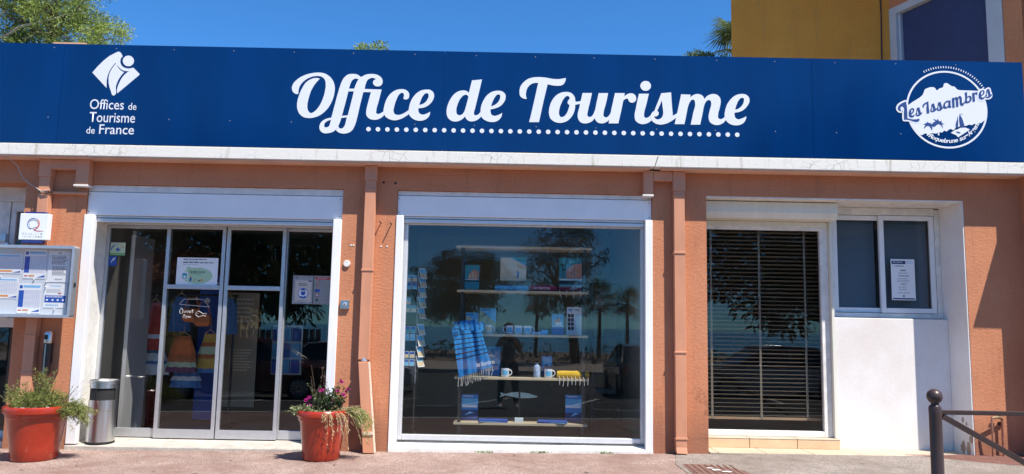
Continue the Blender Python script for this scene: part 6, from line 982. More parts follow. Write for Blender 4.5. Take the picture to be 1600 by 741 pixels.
for i in range(17):
    p = Vector(towel_pt(i/16, 1)); fr.tube([p, p+Vector((random.uniform(-.008, .008), -.004, -.05)), p+Vector((random.uniform(-.012, .012), -.002, -.085-random.uniform(0, .025)))], [.003, .002, .003], 4)
fr.build('fringe', pm('white_cotton', (.75, .74, .70), .9), st)
link('lettering', text_mesh('lettering', 'les Issambres', pm('ink_w', INK['w'], .5), -.0, -.35, .19, -.305, -.084, .001, shear=.3), st).rotation_euler = (0, R(-12), 0)
# fish ornament
fs = empty('fish_ornament', (.11, .60, SZ[4]), label='pale green wooden fish on a rod stand on the bottom shelf', cat='ornament')
fm = [(-.205, .305), (-.15, .29), (-.08, .307), (0, .312), (.1, .298), (.17, .277), (.2, .268), (.17, .258), (.1, .25), (0, .247), (-.08, .262), (-.15, .275), (-.21, .252), (-.19, .28)]
MB().prism_y(fm, -.012, .012).build('body', pm('fish_green', (.42, .55, .47), .5, var=.1), fs, bevel=.004)
MB().box(-.008, .01, -.0135, .0135, .245, .314).build('band', BLACK, fs); MB().tube([(.0, 0, .245), (.0, 0, .04)], .004, 6).build('rod', BLACK, fs); MB().box(-.045, .045, -.025, .025, 0, .045).build('foot', pm('pale_blue_block', (.5, .58, .66), .6), fs, bevel=.003)
# postcard spinner on the left
pr = empty('postcard_rack', (-1.0, .62, 0), label='wire postcard rack standing at the left end of the display window', cat='rack')
MB().tube([(0, 0, .03), (0, 0, 1.9)], .012, 8).build('pole', BLACK, pr); MB().box(-.17, .17, -.02, .02, .05, .08).box(-.02, .02, -.17, .17, .05, .08).build('foot', BLACK, pr)
for a in (-.15, .15): MB().lathe([(.02, 0), (.022, .02), (.01, .045)], (a, -.02, 0), 10).build('castor', ALU, pr)
for x in (-.11, .02): MB().tube([(x, -.115, .6), (x, -.115, 1.78)], .003, 5).build('wire', ALU, pr)
ords = ['top', 'second', 'third', 'fourth', 'fifth', 'sixth', 'seventh', 'lowest']
zr = [1.655, 1.575, 1.495, 1.415, 1.335, 1.13, 1.05, .86, .78]
for j, z in enumerate([1.655, 1.575, 1.415, 1.335, 1.12, 1.04, .86, .78]):
    for i, xx in enumerate((-1.108, -1.046)):
        if j == 2 and i: continue
        sheet('postcard', '%s postcard of the %s row from the front of the postcard rack' % (('left', 'right')[i], ords[j]), 'postcard', xx, z, xx+.056, z+.072, .50, [('r', ('sand', 'sky', 'sand', 'sand', 'teal', 'sky', 'sand', 'sky')[j], .1, .1, .9, .55), ('r', ('sky', 'b', 'sky', 'teal', 'b', 'lb', 'b', 'b')[j], .1, .55, .9, .9)], base=pm('card_blue', (.30, .45, .60), .5), group='postcards in the window rack')
for j, z in enumerate((1.69, 1.60, 1.49, 1.385, 1.27, 1.10, .985, .87, .77)):
    o = sheet('postcard', 'edge-on postcard of the rack side column, number %s from the top' % ('one two three four five six seven eight nine'.split()[j]), 'postcard', -.98, z, -.86, z+.12, .53, [('r', 'sand', .08, .08, .92, .5), ('r', 'sky', .08, .5, .92, .92)], group='postcards in the window rack', rz=R(62), tilt=0, rx=R(-16))
# room furniture behind
tv = empty('television', (1.37, 3.1, 2.05), label='dark flat television on the side wall inside the display room', cat='television')
MB().box(-.10, -.06, -.42, .42, -.26, .26).build('screen_body', pm('tv_black', (.02, .022, .025), .3), tv, bevel=.008); MB().box(-.06, .05, -.1, .1, -.12, .12).build('bracket', BLACK, tv)
MB().tube([(-.02, .0, .26), (-.03, -.05, .4), (-.02, -.12, .5)], .006, 6).build('cable', BLACK, tv)
rk = empty('side_rack', (1.15, 1.75, 0), label='black metal rack in the back corner behind the shelving unit', cat='rack')
for x in (-.17, .17):
    for y in (-.17, .17): MB().box(x-.014, x+.014, y-.014, y+.014, 0, 1.78).build('post', BLACK, rk)
for z in (.35, .75, 1.1, 1.42, 1.76): MB().box(-.185, .185, -.185, .185, z-.015, z+.012).build('shelf', BLACK, rk)
sb = empty('spray_bottle', (1.06, 1.7, 1.433), label='clear spray bottle on the black rack in the corner', cat='bottle')
MB().lathe([(.04, 0), (.045, .01), (.045, .12), (.022, .16), (.018, .18)], (0, 0, 0), 16).build('bottle', pm('clear_plastic', (.45, .46, .44), .3), sb, smooth=50); MB().box(-.05, .02, -.012, .012, .18, .215).build('trigger_head', BLACK, sb, bevel=.004)
cb = MB().box(-.02, .95, 3.4, 3.9, 0, 1.02).build('counter', pm('counter_wood', (.22, .15, .09), .5, var=.2)); tag(cb, 'dark wooden counter deep inside the display room', 'counter')
bc = MB().box(1.0, 1.4, 2.4, 3.5, .38, .44).box(1.03, 1.08, 2.45, 2.5, 0, .38).box(1.03, 1.08, 3.4, 3.45, 0, .38).build('bench', pm('grey_bench', (.35, .35, .34), .6)); tag(bc, 'low grey bench along the side wall behind the display', 'bench')
# --- entrance hall: rail of clothes, blue panel, wardrobe
ra = empty('clothes_rail', (-3.62, 1.35, 0), label='clothes rail loaded with colourful clothes inside the entrance', cat='rack')
MB().tube([(-.55, 0, 1.5), (.45, 0, 1.5)], .012, 8).tube([(-.5, 0, 0), (-.5, 0, 1.5)], .014, 8).tube([(.42, 0, 0), (.42, 0, 1.5)], .014, 8).build('frame', BLACK, ra)
MB().box(-.55, -.45, -.25, .25, 0, .03).box(.37, .47, -.25, .25, 0, .03).build('foot', BLACK, ra)
def garment(name, label, cat, x, y, z, tiers, mat_list, n=36, hanger=True):
    """hanging tiered garment: tiers of (half width, drop, material index); pleats widen downwards"""
    g = empty(name, (x, y, z), label=label, cat=cat); zz = 0
    for k, (w0, w1, dz, mi) in enumerate(tiers):
        mb = MB(); rings = 6
        for j in range(rings):
            for i in range(n):
                def pt(i_, j_):
                    t = j_/rings; a = 2*math.pi*i_/n; w = w0+(w1-w0)*t; pl = 1+.10*t*math.sin(i_*math.pi*2/n*9+k)
                    return (w*math.cos(a)*pl, .35*w*math.sin(a)*pl, zz-dz*t)
                mb.poly([pt(i, j), pt(i+1, j), pt(i+1, j+1), pt(i, j+1)][::-1])
        mb.build('tier', mat_list[mi], g, smooth=50); zz -= dz*.94
    if hanger: MB().tube([(-tiers[0][0], 0, 0), (0, 0, .05), (tiers[0][0], 0, 0)], .006, 6).tube([(0, 0, .05), (.012, 0, .08), (0, 0, .1)], .003, 5).build('hanger', pm('hanger_wood', (.45, .28, .14), .5), g)
    return g
RED = cloth('red_cotton', (.34, .03, .02)); ORG = cloth('orange_cotton', (.48, .13, .03)); DEN = cloth('denim', (.05, .14, .32)); WHT = cloth('pale_cotton', (.50, .53, .56)); GRN = cloth('green_white_cotton', (.35, .42, .28)); PUR = cloth('purple_cotton', (.13, .05, .10))
YEL = cloth('mustard_cotton', (.40, .26, .05)); RUST = cloth('rust_cotton', (.32, .10, .03)); NAVYC = cloth('navy_cotton', (.02, .03, .09))
garment('red_dress', 'red tiered dress hanging at the left of the clothes rail', 'dress', -4.03, 1.15, 1.40, [(.05, .07, .14, 0), (.075, .11, .24, 0), (.115, .13, .05, 1), (.125, .14, .13, 0)], [RED, WHT])
garment('pale_skirt', 'pale ruffled skirt hanging under the red dress', 'skirt', -4.02, 1.20, .88, [(.10, .12, .05, 1), (.12, .14, .09, 0), (.14, .155, .04, 1), (.15, .17, .12, 0)], [WHT, DEN], hanger=False)
garment('orange_skirt', 'orange tiered skirt hanging in the middle of the clothes rail', 'skirt', -3.66, 1.08, 1.03, [(.085, .09, .04, 1), (.10, .145, .17, 0), (.145, .155, .09, 1), (.155, .165, .06, 2), (.165, .17, .06, 3)], [ORG, RUST, GRN, PUR])
garment('blue_shirt', 'denim blue shirt hanging behind the orange skirt', 'shirt', -3.78, 1.24, 1.47, [(.06, .10, .10, 0), (.10, .12, .30, 0)], [DEN])
garment('mustard_dress', 'mustard striped dress between the red dress and the denim shirt', 'dress', -3.90, 1.38, 1.44, [(.05, .08, .2, 0), (.08, .09, .03, 1), (.09, .12, .2, 0), (.12, .13, .03, 1), (.13, .15, .22, 0)], [YEL, RUST])
garment('navy_skirt', 'dark ruffled skirt below the orange one on the clothes rail', 'skirt', -3.64, 1.18, .66, [(.13, .15, .08, 0), (.15, .165, .05, 1), (.16, .17, .08, 0)], [DEN, WHT], hanger=False)
garment('striped_dress', 'mustard, green and rust dress right of the orange skirt', 'dress', -3.40, 1.18, 1.06, [(.06, .08, .10, 0), (.08, .10, .05, 1), (.10, .12, .09, 2), (.12, .13, .05, 1), (.13, .15, .12, 0), (.15, .16, .05, 3)], [YEL, RUST, GRN, DEN])
garment('blue_blouse', 'blue blouse at the right end of the clothes rail', 'blouse', -3.26, 1.30, 1.47, [(.06, .10, .10, 0), (.10, .115, .32, 0)], [DEN])
def bag(label, x, z, s):
    b = empty('shoulder_bag', (x, 1.02, z), label=label, cat='bag')
    mb = MB().prism_y(rrect(-.12*s, .12*s, -.09*s, .09*s, .07*s), -.035, .035); mb.build('pouch', ORG, b, bevel=.01)
    MB().prism_y([(p[0], p[1]) for p in rrect(-.122*s, .122*s, -.02*s, .095*s, .05*s)], -.043, -.036).build('flap', cloth('rust_cotton', (.32, .10, .03)), b)
    MB().tube([(-.11*s, 0, .05), (-.05*s, 0, .2), (.05*s, 0, .2), (.11*s, 0, .05)], .006, 5).build('strap', ORG, b)
bag('orange shoulder bag hanging on the rail, left one', -3.56, 1.26, .8); bag('orange shoulder bag hanging on the rail, right one', -3.43, 1.21, .75)
sheet('wall_panel', 'tall blue exhibition panel behind the clothes rail', 'panel', -3.72, .05, -3.42, 1.75, 1.62, [('l', 'w', .1, .9, .8, .95, 2), ('e', 'w', .3, .82, .12, .02)], base=ink('b'), thick=.01)
sheet('wall_panel', 'beige display panel with small prints beside the blue panel', 'panel', -3.42, .2, -3.02, 1.55, 1.66, [('l', 'be', .1, .72, .9, .95, 6), ('l', 'sand', .2, .3, .9, .5, 8)], base=pm('beige_panel', (.34, .27, .18), .6), thick=.01)
lr = empty('leaflet_rack', (-2.82, 2.2, .55), label='white leaflet rack with blue leaflets seen through the right centre leaf', cat='rack')
for j in range(3):
    for i in range(3): MB().box(-.17+.12*i, -.07+.12*i, -.02, .02, .02+.2*j, .19+.2*j).build('leaflet', ink('sky' if (i+j) % 2 else 'b'), lr)
MB().box(-.19, .19, .02, .04, 0, .62).build('back', WHITE, lr)
wd = empty('wardrobe', (-1.9, 4.9, 0), label='dark wooden wardrobe with a cornice deep inside the entrance hall', cat='wardrobe')
DW = pm('dark_wood', (.06, .035, .022), .5, var=.2, vscale=4)
MB().box(-.55, .55, -.25, .25, 0, 2.0).build('carcass', DW, wd); MB().prism_x([(-.25, 2.0), (-.33, 2.1), (-.33, 2.14), (.25, 2.14), (.25, 2.0)][::-1], -.62, .62).build('cornice', DW, wd)
sc = MB().box(-4.06, -4.02, .55, 1.0, .02, 2.1).build('screen_panel', pm('grey_screen', (.35, .35, .36), .5)); tag(sc, 'grey folding panel edge standing inside the leftmost door leaf', 'panel')

# ================================================================ TREES BEHIND THE OFFICE
def leafball(mb, c, r, n, ls, lw, m=0, flat=.7):
    c = Vector(c)
    for i in range(n):
        d = rdir(-1.5, 1.5); rr = r*(random.random()**.45); p = c+Vector((d.x*rr, d.y*rr, d.z*rr*flat))
        blade(mb, p, d+rdir(-1.2, 1.2)*.8, ls*random.uniform(.6, 1.3), lw*random.uniform(.7, 1.3), .2, m)
def branch_pts(a, b, wob, n=6):
    a, b = Vector(a), Vector(b); P = []
    for i in range(n):
        t = i/(n-1); P.append(a.lerp(b, t)+Vector((random.uniform(-1, 1), random.uniform(-1, 1), random.uniform(-.5, .9)))*wob*math.sin(math.pi*t))
    return P
BARK = pm('grey_bark', (.13, .10, .075), .95, var=.35, vscale=6, bump=.8, bscale=20); PALEB = pm('pale_dead_bark', (.40, .36, .30), .9, var=.2, vscale=9)
FOL = pm('yellow_green_foliage', (.27, .34, .07), .65, island=.5, trans=.35); FOL_D = pm('deep_green_foliage', (.12, .18, .045), .65, island=.4, trans=.25)
random.seed(41)
tr = empty('feathery_tree', (-9.3, 6.2, -.4), label='feathery yellow-green tree rising behind the left end of the sign', cat='tree')
def rel(p, o): return (p[0]-o[0], p[1]-o[1], p[2]-o[2])
TO = (-9.3, 6.2, -.4)
tk = MB().tube([rel(p, TO) for p in [(-9.3, 6.2, -.4), (-9.2, 6.2, 2), (-8.95, 6.1, 4), (-8.62, 6.05, 5.6), (-8.5, 6.0, 7.2), (-8.6, 6, 8.6)]], [.24, .2, .15, .1, .075, .04], 10)
tk.build('trunk', BARK, tr, smooth=60)
crown = MB(); crown_d = MB(); limbs = MB(); dead = MB()
ends = []
for i in range(52):
    z = random.uniform(5.4, 8.9); a = random.uniform(0, 6.283); ln = random.uniform(.5, 1.7)*(1.0 if z < 7.5 else .75)
    s = Vector((-8.6, 6.03, z-.5)); e = s+Vector((math.cos(a)*ln, math.sin(a)*ln*.8, random.uniform(.1, .7)))
    P = branch_pts(s, e, .12); limbs.tube([rel(p, TO) for p in P], [.035*(1-.75*k/5) for k in range(6)], 5); ends += [P[-1], P[-2], P[-3]]
for s, e in (((-8.6, 6.0, 5.9), (-7.25, 5.8, 6.25)), ((-8.6, 6.0, 5.8), (-7.35, 5.7, 6.05)), ((-8.6, 6.0, 6.2), (-7.7, 5.7, 6.6))):
    P = branch_pts(s, e, .08); limbs.tube([rel(p, TO) for p in P], [.03*(1-.75*k/5) for k in range(6)], 5); ends += [P[-1], P[-2], P[-1]+Vector((.05, 0, .1))]
for p in ends:
    if p.x > -7.15: continue
    for k in range(3):
        c = p+Vector((random.uniform(-.28, .28), random.uniform(-.28, .28), random.uniform(-.18, .22)))
        if c.x > -7.62+.25*(6.75-c.z) and c.z > 6.5: continue
        leafball(crown if random.random() < .68 else crown_d, rel(c, TO), random.uniform(.15, .28), 150, .052, .014)
for i in range(14):
    s = Vector((-8.9+random.uniform(-.5, 1.2), 5.6, 5.95+random.uniform(0, 1))); e = s+Vector((random.uniform(.2, .9), -.1, random.uniform(-.05, .35)))
    dead.tube([rel(p, TO) for p in branch_pts(s, e, .1)], [.014*(1-.7*k/5) for k in range(6)], 4)
dead.tube([rel(p, TO) for p in [(-9.1, 5.5, 6.1), (-8.8, 5.5, 6.32), (-8.5, 5.5, 6.4), (-8.2, 5.45, 6.45), (-7.95, 5.4, 6.52)]], [.03, .026, .02, .014, .008], 5)
limbs.build('limbs', BARK, tr); dead.build('dead_branches', PALEB, tr); crown.build('crown', FOL, tr); crown_d.build('crown', FOL_D, tr)
# tip of a shrub over the sign, and a round tree beside the palm
def round_tree(name, label, cat, base, top, r, n, mats, seed):
    random.seed(seed); t = empty(name, base, label=label, cat=cat); h = top-base[2]
    MB().tube([(0, 0, 0), (.05, 0, h*.5), (0, .02, h*.85)], [.12, .08, .03], 8).build('trunk', BARK, t)
    for k, mt in enumerate(mats):
        f = MB()
        for i in range(n):
            d = rdir(-.4, 1.5); rr = r*(.55+.45*random.random()); c = (d.x*rr, d.y*rr, h-r*.8+d.z*rr*.8)
            leafball(f, c, r*.22, 60, .07, .02)
        f.build('crown', mt, t)
    return t
round_tree('broadleaf_tree', 'top of a small green tree peeping over the middle of the sign', 'tree', (-2.82, 7.0, -.4), 6.64, .6, 26, [FOL, FOL_D], 5)
round_tree('broadleaf_tree', 'dark green tree top between the sign and the palm at the ochre wall', 'tree', (4.35, 9.6, -.4), 7.60, .62, 26, [FOL_D, pm('dark_bush', (.07, .11, .035), .6, island=.4, trans=.2)], 6)
def palm(name, label, base, h, crown_r, nf, seed, group=None):
    random.seed(seed); t = empty(name, base, label=label, cat='palm tree', group=group)
    MB().tube([(0, 0, 0), (.05, 0, h*.4), (.08, .03, h*.8), (.08, .03, h)], [.17, .14, .12, .13], 10).build('trunk', BARK, t, smooth=60)
    fr = MB(); dd = MB()
    for i in range(nf):
        dead_ = i < nf*.28; m = dd if dead_ else fr
        a = random.uniform(0, 6.283); el = random.uniform(-1.0, -.4) if dead_ else random.uniform(-.3, 1.25)
        d = Vector((math.cos(el)*math.cos(a), math.cos(el)*math.sin(a), math.sin(el))); b = Vector((.08, .03, h+.05))
        L1 = crown_r*.5; tip = b+d*L1+Vector((0, 0, -.1*L1)); m.tube([b, b+d*L1*.5, tip], [.018, .013, .009], 4, caps=False)
        side = d.cross(Vector((0, 0, 1))).normalized(); upv = side.cross(d).normalized()
        for k in range(26):                     # fan of folded leaflets
            w = (k/25-.5)*R(230); q = (d*math.cos(w)+side*math.sin(w)); q = (q+upv*.15*math.cos(w*2)).normalized()
            L2 = crown_r*.62*(.75+.25*math.cos(w)); P = [tip, tip+q*L2*.6+Vector((0, 0, -.02)), tip+q*L2+Vector((0, 0, -.22*L2-random.uniform(0, .12)))]
            u = q.cross(upv).normalized()*.016
            m.poly([P[0]-u*.4, P[0]+u*.4, P[1]+u, P[1]-u]); m.poly([P[1]-u, P[1]+u, P[2]+u*.15, P[2]-u*.15])
    fr.build('fronds', pm('palm_green', (.13, .18, .06), .5, island=.45, trans=.2), t); dd.build('dead_fronds', pm('palm_straw', (.34, .27, .16), .8, island=.4, trans=.15), t)
    return t
palm('fan_palm', 'shaggy fan palm half hidden by the corner of the ochre wall', (5.15, 9.0, -.4), 8.05, 1.0, 34, 9)

# ================================================================ ACROSS THE ROAD (what the glass reflects)
NEEDLE = pm('pine_needles', (.045, .075, .025), .7, island=.45, trans=.15)
def pine(label, base, h, r, lean, seed, n=90, vs=.30):
    random.seed(seed); t = empty('umbrella_pine', base, label=label, cat='tree', group='umbrella pines along the seafront')
    top = Vector((lean, 0, h*.66)); MB().tube([(0, 0, 0), (lean*.25, .1, h*.25), (lean*.7, 0, h*.5), tuple(top)], [.3, .26, .2, .16], 10).build('trunk', BARK, t, smooth=60)
    lb = MB(); cr = MB()
    for i in range(n):
        a = random.uniform(0, 6.283); q = math.sqrt(random.random()); vz = random.uniform(-1, 1); q = q*math.sqrt(max(0, 1-.8*vz*vz)); c = Vector((lean+r*q*math.cos(a), r*q*math.sin(a), h*(.66+vs*vz)))
        if i % 4 == 0: lb.tube(branch_pts(top-Vector((0, 0, h*.15)), c, .2), [.09, .08, .06, .05, .035, .02], 5)
        leafball(cr, c, random.uniform(.14, .24)*r, 80, .055*r, .02*r, flat=.8)
    lb.build('limbs', BARK, t); cr.build('crown', NEEDLE, t); return t
pine('umbrella pine with a leaning trunk mirrored in the left of the display glass', (-2.4, -52, -1), 8.0, 4.2, -1.4, 3, 170)
pine('broad umbrella pine mirrored behind the private door blinds', (14.2, -26, -.7), 10.5, 6.6, .4, 4, 330, .40)
pine('umbrella pine mirrored at the top of the display glass', (3.6, -34, -1), 8.2, 2.6, -.9, 8, 120)
pine('umbrella pine mirrored in the left door leaves', (-13.2, -27.5, -1), 9.8, 5.6, .6, 12, 280, .38)
palm('seafront_palm', 'tall fan palm mirrored at the right of the display glass', (6.6, -50, -1), 4.6, 1.7, 30, 14, 'palms along the seafront')
palm('seafront_palm', 'second fan palm mirrored at the right edge of the display glass', (8.4, -48, -1), 4.2, 1.6, 30, 15, 'palms along the seafront')
palm('seafront_palm', 'short fan palm mirrored in the centre of the display glass', (2.0, -54, -1), 4.4, 1.5, 26, 16, 'palms along the seafront')
random.seed(31)
hg = MB()
for i in range(150): leafball(hg, (-38+76*i/149+random.uniform(-.2, .2), -35+random.uniform(-.4, .4), random.uniform(-.6, .05)), .5, 26, .22, .1)
tag(hg.build('hedge', NEEDLE), 'low clipped hedge along the seafront across the road', 'hedge')
fc = empty('wooden_fence', (0, -19, -.78), label='weathered board fence mirrored in the right door leaves', cat='fence')
fb = MB().box(-.09, .09, -.012, .012, 0, 1.75).mesh('board', pm('weathered_wood', (.20, .15, .10), .85, var=.25, vscale=3))
for i in range(40): link('board', fb, fc, (-15.2+.215*i, random.uniform(-.006, .006), random.uniform(-.03, .03)))
MB().box(-15.3, -6.7, .013, .06, .35, .45).box(-15.3, -6.7, .013, .06, 1.3, 1.4).build('rail', DW, fc)
def house(label, c, w, d, h, wallm, roofm, rise):
    o = empty('seafront_house', c, label=label, cat='house')
    MB().box(-w/2, w/2, -d/2, d/2, 0, h).build('wall', wallm, o)
    MB().prism_x([(d/2+.4, h-.05), (-.0, h+rise), (-d/2-.4, h-.05), (-d/2-.4, h-.15), (d/2+.4, h-.15)], -w/2-.4, w/2+.4).build('roof', roofm, o)
    rows = MB()
    for i in range(int(w/.3)):
        x = -w/2-.3+.3*i
        rows.tube([(x, d/2+.42, h), (x, .05, h+rise+.04)], .075, 6)
    tag(rows.build('roof_tiles', roofm, o), kind='stuff')
    for i in range(3): 
        x = -w/2+w*(i+.5)/3; f_ = MB().box(x-.5, x+.5, d/2-.02, d/2+.05, h*.3, h*.75).build('window', WHITE, o); MB().box(x-.42, x+.42, d/2+.05, d/2+.06, h*.34, h*.71).build('pane', pm('dark_pane', (.02, .03, .04), .1), f_)
    return o
RT = pm('terracotta_tiles', (.38, .13, .07), .8, var=.3, vscale=4)
house('low house with a terracotta roof mirrored in the leftmost door leaf', (-15.8, -24, -.8), 7, 5, 3.6, pm('house_plaster', (.25, .20, .16), .9, var=.1), RT, 1.3)
house('pale yellow house mirrored beside the centre door stiles', (-20.5, -46, -1), 4.5, 4, 4.4, pm('yellow_plaster', (.60, .48, .22), .9, var=.1), RT, 1.1)
# parked cars
def car(label, c, rz, paint, s=1.0):
    o = empty('parked_car', c, rz, label=label, cat='car', group='cars parked across the road'); L_, Wd = 4.2*s, 1.76
    low = [(-2.1, .32), (-2.12, .62), (-2.02, .82), (-1.2, .92), (-.6, .96), (1.3, .95), (1.95, .92), (2.08, .7), (2.08, .35), (1.75, .24), (-1.8, .24)]
    secs = [(-.88, .90), (-.86, .97), (-.70, 1.0), (.70, 1.0), (.86, .97), (.88, .90)]
    mb = MB(); n = len(low)
    for y, k in secs: mb.v += [(x*s*(.96+.04*k), y, .24+(z-.24)*k) for x, z in low]
    for i in range(len(secs)-1):
        for j in range(n): mb.f.append((i*n+j, i*n+(j+1) % n, (i+1)*n+(j+1) % n, (i+1)*n+j)); mb.m.append(0)
    mb.f.append(tuple(range(n))); mb.f.append(tuple(reversed(range((len(secs)-1)*n, len(secs)*n)))); mb.m += [0, 0]
    mb.build('body', paint, o, smooth=30, bevel=.03)
    top = [(-1.05, .93), (-.35, 1.40), (.2, 1.46), (1.05, 1.42), (1.85, .95)]
    mb = MB(); n = len(top); gs = [(-.80, 0), (-.60, 1), (.60, 1), (.80, 0)]
    for y, k in gs: mb.v += [(x*s*(1 if k else 1), y if z < 1 else y, z if (k or z < 1) else z-.015) for x, z in top]
    MBv = []
    for sgn in (-1, 1):
        for x, z in top: MBv.append((x*s, sgn*(.80-(z-.93)*.38), z))
    mb = MB(); mb.v = MBv; mb.f = [(0, 1, 2, 3, 4), (9, 8, 7, 6, 5)]+[(j, j+5, j+6, j+1) for j in range(4)]; mb.m = [1, 1, 1, 0, 0, 1]
    mb.build('cabin', [paint, pm('car_glass', (.012, .015, .018), .05, spec=.8)], o, bevel=.02)
    for sgn in (-1, 1):
        for x in (-.98, -.36, .36, 1.1, 1.75):
            zt = {-.98: .97, -.36: 1.39, .36: 1.45, 1.1: 1.40, 1.75: 1.0}[x]
        MB().tube([(-1.04*s, sgn*.80, .95), (-.36*s, sgn*.635, 1.40), (.2*s, sgn*.60, 1.46), (1.05*s, sgn*.62, 1.42), (1.84*s, sgn*.79, .96)], .028, 6).build('roof_rail', paint, o, smooth=60)
        MB().tube([(.35*s, sgn*.80, .95), (.35*s, sgn*.61, 1.45)], .03, 6).build('pillar', paint, o)
        MB().tube([(-1.1*s, sgn*.88, .93), (1.6*s, sgn*.88, .93)], .008, 5).build('trim', ALU, o)
    for x in (-1.32*s, 1.3*s):
        for sgn in (-1, 1):
            w = empty('wheel', (x, sgn*.80, .32)); w.parent = o
            ty = MB().lathe([(.20, -.10), (.31, -.10), (.32, -.07), (.32, .07), (.31, .10), (.20, .10)], (0, 0, 0), 28); ty.v = [(a, c_, b) for a, b, c_ in ty.v]; ty.build('tyre', RUBBER, w, smooth=40)
            rm = MB()
            for k in range(10):
                a = R(36*k); rm.hexa([(.03*math.cos(a-.5), yy, .03*math.sin(a-.5)) if q == 0 else p_ for q, p_ in []] or [tuple(Vector((math.cos(a), 0, math.sin(a)))*r_+Vector((-math.sin(a), 0, math.cos(a)))*t_+Vector((0, y_, 0))) for y_ in (sgn*.075, sgn*.105) for r_, t_ in ((.04, -.018), (.205, -.026), (.205, .026), (.04, .018))])
            rm.tube([(.2*math.cos(R(a)), sgn*.098, .2*math.sin(R(a))) for a in range(0, 361, 15)], .014, 6); rm.build('rim', ALU, w, smooth=40)
    for sgn in (-1, 1):
        MB().box(-2.10*s, -1.86*s, sgn*.70-.12, sgn*.70+.12, .64, .78).build('headlight', pm('lamp_glass', (.75, .76, .78), .1), o, bevel=.03)
        MB().box(1.90*s, 2.06*s, sgn*.70-.1, sgn*.70+.1, .66, .84).build('tail_light', pm('tail_red', (.4, .01, .01), .2), o, bevel=.02)
    MB().box(-2.13*s, -2.10*s, -.26, .26, .42, .53).build('number_plate', WHITE, o)
    return o
def cz(x, y): return road_z(y)+gz(x)
DRED = pm('dark_red_paint', (.10, .008, .01), .25, coat=.8, spec=.5); SILV = pm('silver_paint', (.48, .49, .50), .3, metal=.6, coat=.6); WHP = pm('white_car_paint', (.72, .73, .74), .3, coat=.6); GRYP = pm('grey_car_paint', (.08, .085, .09), .3, metal=.4, coat=.6)
car('dark red car mirrored in the right door leaves', (-6.35, -10.9, cz(-6.35, -10.9)), math.pi, DRED, 1.05)
car('white car mirrored at the left edge of the display glass', (-4.9, -15.2, cz(-4.9, -15.2)), math.pi, WHP)
car('silver car mirrored in the private door blinds', (7.3, -13.5, cz(7.3, -13.5)), 0, SILV, 1.05)
car('dark grey car mirrored at the right edge of the display glass', (4.0, -16.2, cz(4.0, -16.2)), R(90), GRYP)
# the person taking the picture, mirrored in the display glass
def skin_body(name, verts, edges, mat, parent, root=0, sub=2):
    me = bpy.data.meshes.new(name); me.from_pydata([v[:3] for v in verts], edges, []); o = link(name, me, parent); me.materials.append(mat)
    md = o.modifiers.new('skin', 'SKIN'); md.use_smooth_shade = True
    for i, v in enumerate(verts):
        sv = me.skin_vertices[0].data[i]; sv.radius = (v[3], v[4] if len(v) > 4 else v[3]); sv.use_root = (i == root)
    s_ = o.modifiers.new('sub', 'SUBSURF'); s_.levels = sub; s_.render_levels = sub
    return o
PY = -8.02; pz = cz(-.05, PY)
pe = empty('person', (-.02, PY, pz), label='person in dark trousers and a teal top holding up a phone, mirrored in the glass', cat='person')
SKINM = pm('skin', (.50, .28, .19), .55)
V = [(0, 0, .92, .13, .10), (0, 0, 1.10, .125, .09), (0, -.01, 1.28, .15, .095), (0, -.01, 1.38, .10, .07), (0, 0, 1.44, .05, .05), (0, .01, 1.50, .055, .06), (0, .02, 1.57, .078, .09), (0, .015, 1.66, .06, .07),
     (.17, -.01, 1.36, .055, .055), (.25, .03, 1.14, .042, .042), (.10, .27, 1.36, .032, .032), (.055, .36, 1.47, .024, .03),
     (-.17, -.01, 1.36, .055, .055), (-.25, .03, 1.14, .042, .042), (-.10, .27, 1.36, .032, .032), (-.055, .36, 1.47, .024, .03),
     (.10, 0, .84, .095, .095), (.14, .01, .47, .062, .062), (.16, -.02, .10, .042, .042), (.17, .10, .035, .04, .03), (-.10, 0, .84, .095, .095), (-.14, .01, .47, .062, .062), (-.16, -.02, .10, .042, .042), (-.17, .10, .035, .04, .03)]
Ed = [(0, 1), (1, 2), (2, 3), (3, 4), (4, 5), (5, 6), (6, 7), (3, 8), (8, 9), (9, 10), (10, 11), (3, 12), (12, 13), (13, 14), (14, 15), (0, 16), (16, 17), (17, 18), (18, 19), (0, 20), (20, 21), (21, 22), (22, 23)]
skin_body('body', V, Ed, SKINM, pe)
def grow(ids, d): return [tuple(list(V[i][:3])+[V[i][3]+d, V[i][4]+d]) for i in ids]
skin_body('top', grow([0, 1, 2, 3, 8, 9, 12, 13], .012), [(0, 1), (1, 2), (2, 3), (3, 4), (4, 5), (3, 6), (6, 7)], cloth('teal_top', (.03, .14, .18)), pe)
skin_body('trousers', grow([0, 16, 17, 18, 20, 21, 22], .014), [(0, 1), (1, 2), (2, 3), (0, 4), (4, 5), (5, 6)], cloth('dark_trousers', (.02, .022, .03)), pe)
for sx in (-1, 1):
    skin_body('shoe', [(sx*.16, -.04, .05, .045, .045), (sx*.17, .06, .04, .046, .036), (sx*.175, .15, .032, .038, .028)], [(0, 1), (1, 2)], pm('white_shoe', (.7, .7, .7), .6), pe)
    for k in range(4): skin_body('finger', [(sx*.055, .365, 1.45+.018*k, .009), (sx*.060, .392, 1.452+.018*k, .008), (sx*.045, .397, 1.454+.018*k, .007)], [(0, 1), (1, 2)], SKINM, pe, sub=1)
    skin_body('thumb', [(sx*.05, .355, 1.455, .010), (sx*.035, .372, 1.48, .009), (sx*.02, .376, 1.50, .008)], [(0, 1), (1, 2)], SKINM, pe, sub=1)
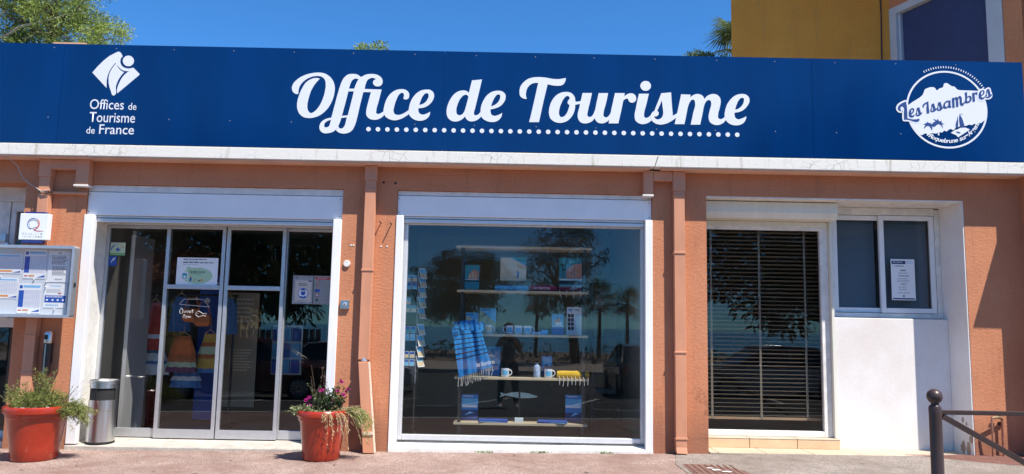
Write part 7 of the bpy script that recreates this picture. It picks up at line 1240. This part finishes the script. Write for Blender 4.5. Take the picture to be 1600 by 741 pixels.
hr = MB().ball((0, -.005, 1.60), .115, 16, sz=1.12); hr.build('hair', pm('brown_hair', (.06, .035, .02), .6), pe, smooth=60)
fcm = MB().ball((.03, .098, 1.585), .011, 8).ball((-.03, .098, 1.585), .011, 8); fcm.build('eyes', BLACK, pe)
MB().ball((0, .112, 1.56), .014, 8, sz=1.6).build('nose', SKINM, pe)
ph = MB().box(-.04, .04, -7.6555+.0, -7.648, 1.20-.055+.04, 1.20+.045).build('phone', BLACK, bevel=.003); tag(ph, 'black phone held up by the mirrored photographer', 'phone')

# ================================================================ GRIT, WEEDS AND LITTER ON THE PAVEMENT
random.seed(77)
def gpt(x, y): return (x, y, gz(x)-.03*(-y/2.75)*(y < 0)+.005)
gr = MB()
for i in range(1500):
    x = random.uniform(-5.4, 5.2); y = -.012-abs(random.gauss(0, .09 if random.random() < .7 else .8)); s = random.uniform(.002, .0065); a = random.uniform(0, 6.28); p = gpt(x, y)
    if y < -1.9: continue
    gr.poly([(p[0]+s*math.cos(a+k*2.1)*random.uniform(.6, 1.3), p[1]+s*math.sin(a+k*2.1), p[2]+random.uniform(.0, .004)) for k in range(3)], random.choice((0, 0, 1, 2)))
tag(gr.build('grit', [pm('dark_grit', (.09, .06, .045), .9), pm('pale_grit', (.42, .37, .31), .9), pm('dry_leaf', (.26, .15, .06), .85)]), 'loose grit and dry leaf scraps along the foot of the wall', 'grit', kind='stuff')
for k, (x, lab) in enumerate(((-.22, 'tiny green weed under the display sill, leftmost of three'), (.30, 'small green weed clump under the middle of the display sill'), (.95, 'tiny green weed under the right half of the display sill'))):
    w = MB()
    for i in range(46):
        xx = random.gauss(0, .05); blade(w, (xx, random.uniform(-.012, .004), 0), rdir(.3, 1.4), random.uniform(.015, .035), .007, .3)
    tag(w.build('weed', LEAF2, loc=gpt(x, -.03)), lab, 'weed')
gm = MB()
for i in range(34):
    x, y = random.uniform(-4.6, 4.4), random.uniform(-1.6, -.15); p = gpt(x, y); r = random.uniform(.008, .018)
    gm.poly([(p[0]+r*math.cos(a)*random.uniform(.8, 1.1), p[1]+r*math.sin(a), p[2]+.001) for a in [j*.785 for j in range(8)]])
tag(gm.build('gum_spots', pm('trodden_gum', (.11, .09, .08), .8)), 'dark trodden gum spots scattered over the pavement', 'stains', kind='stuff')
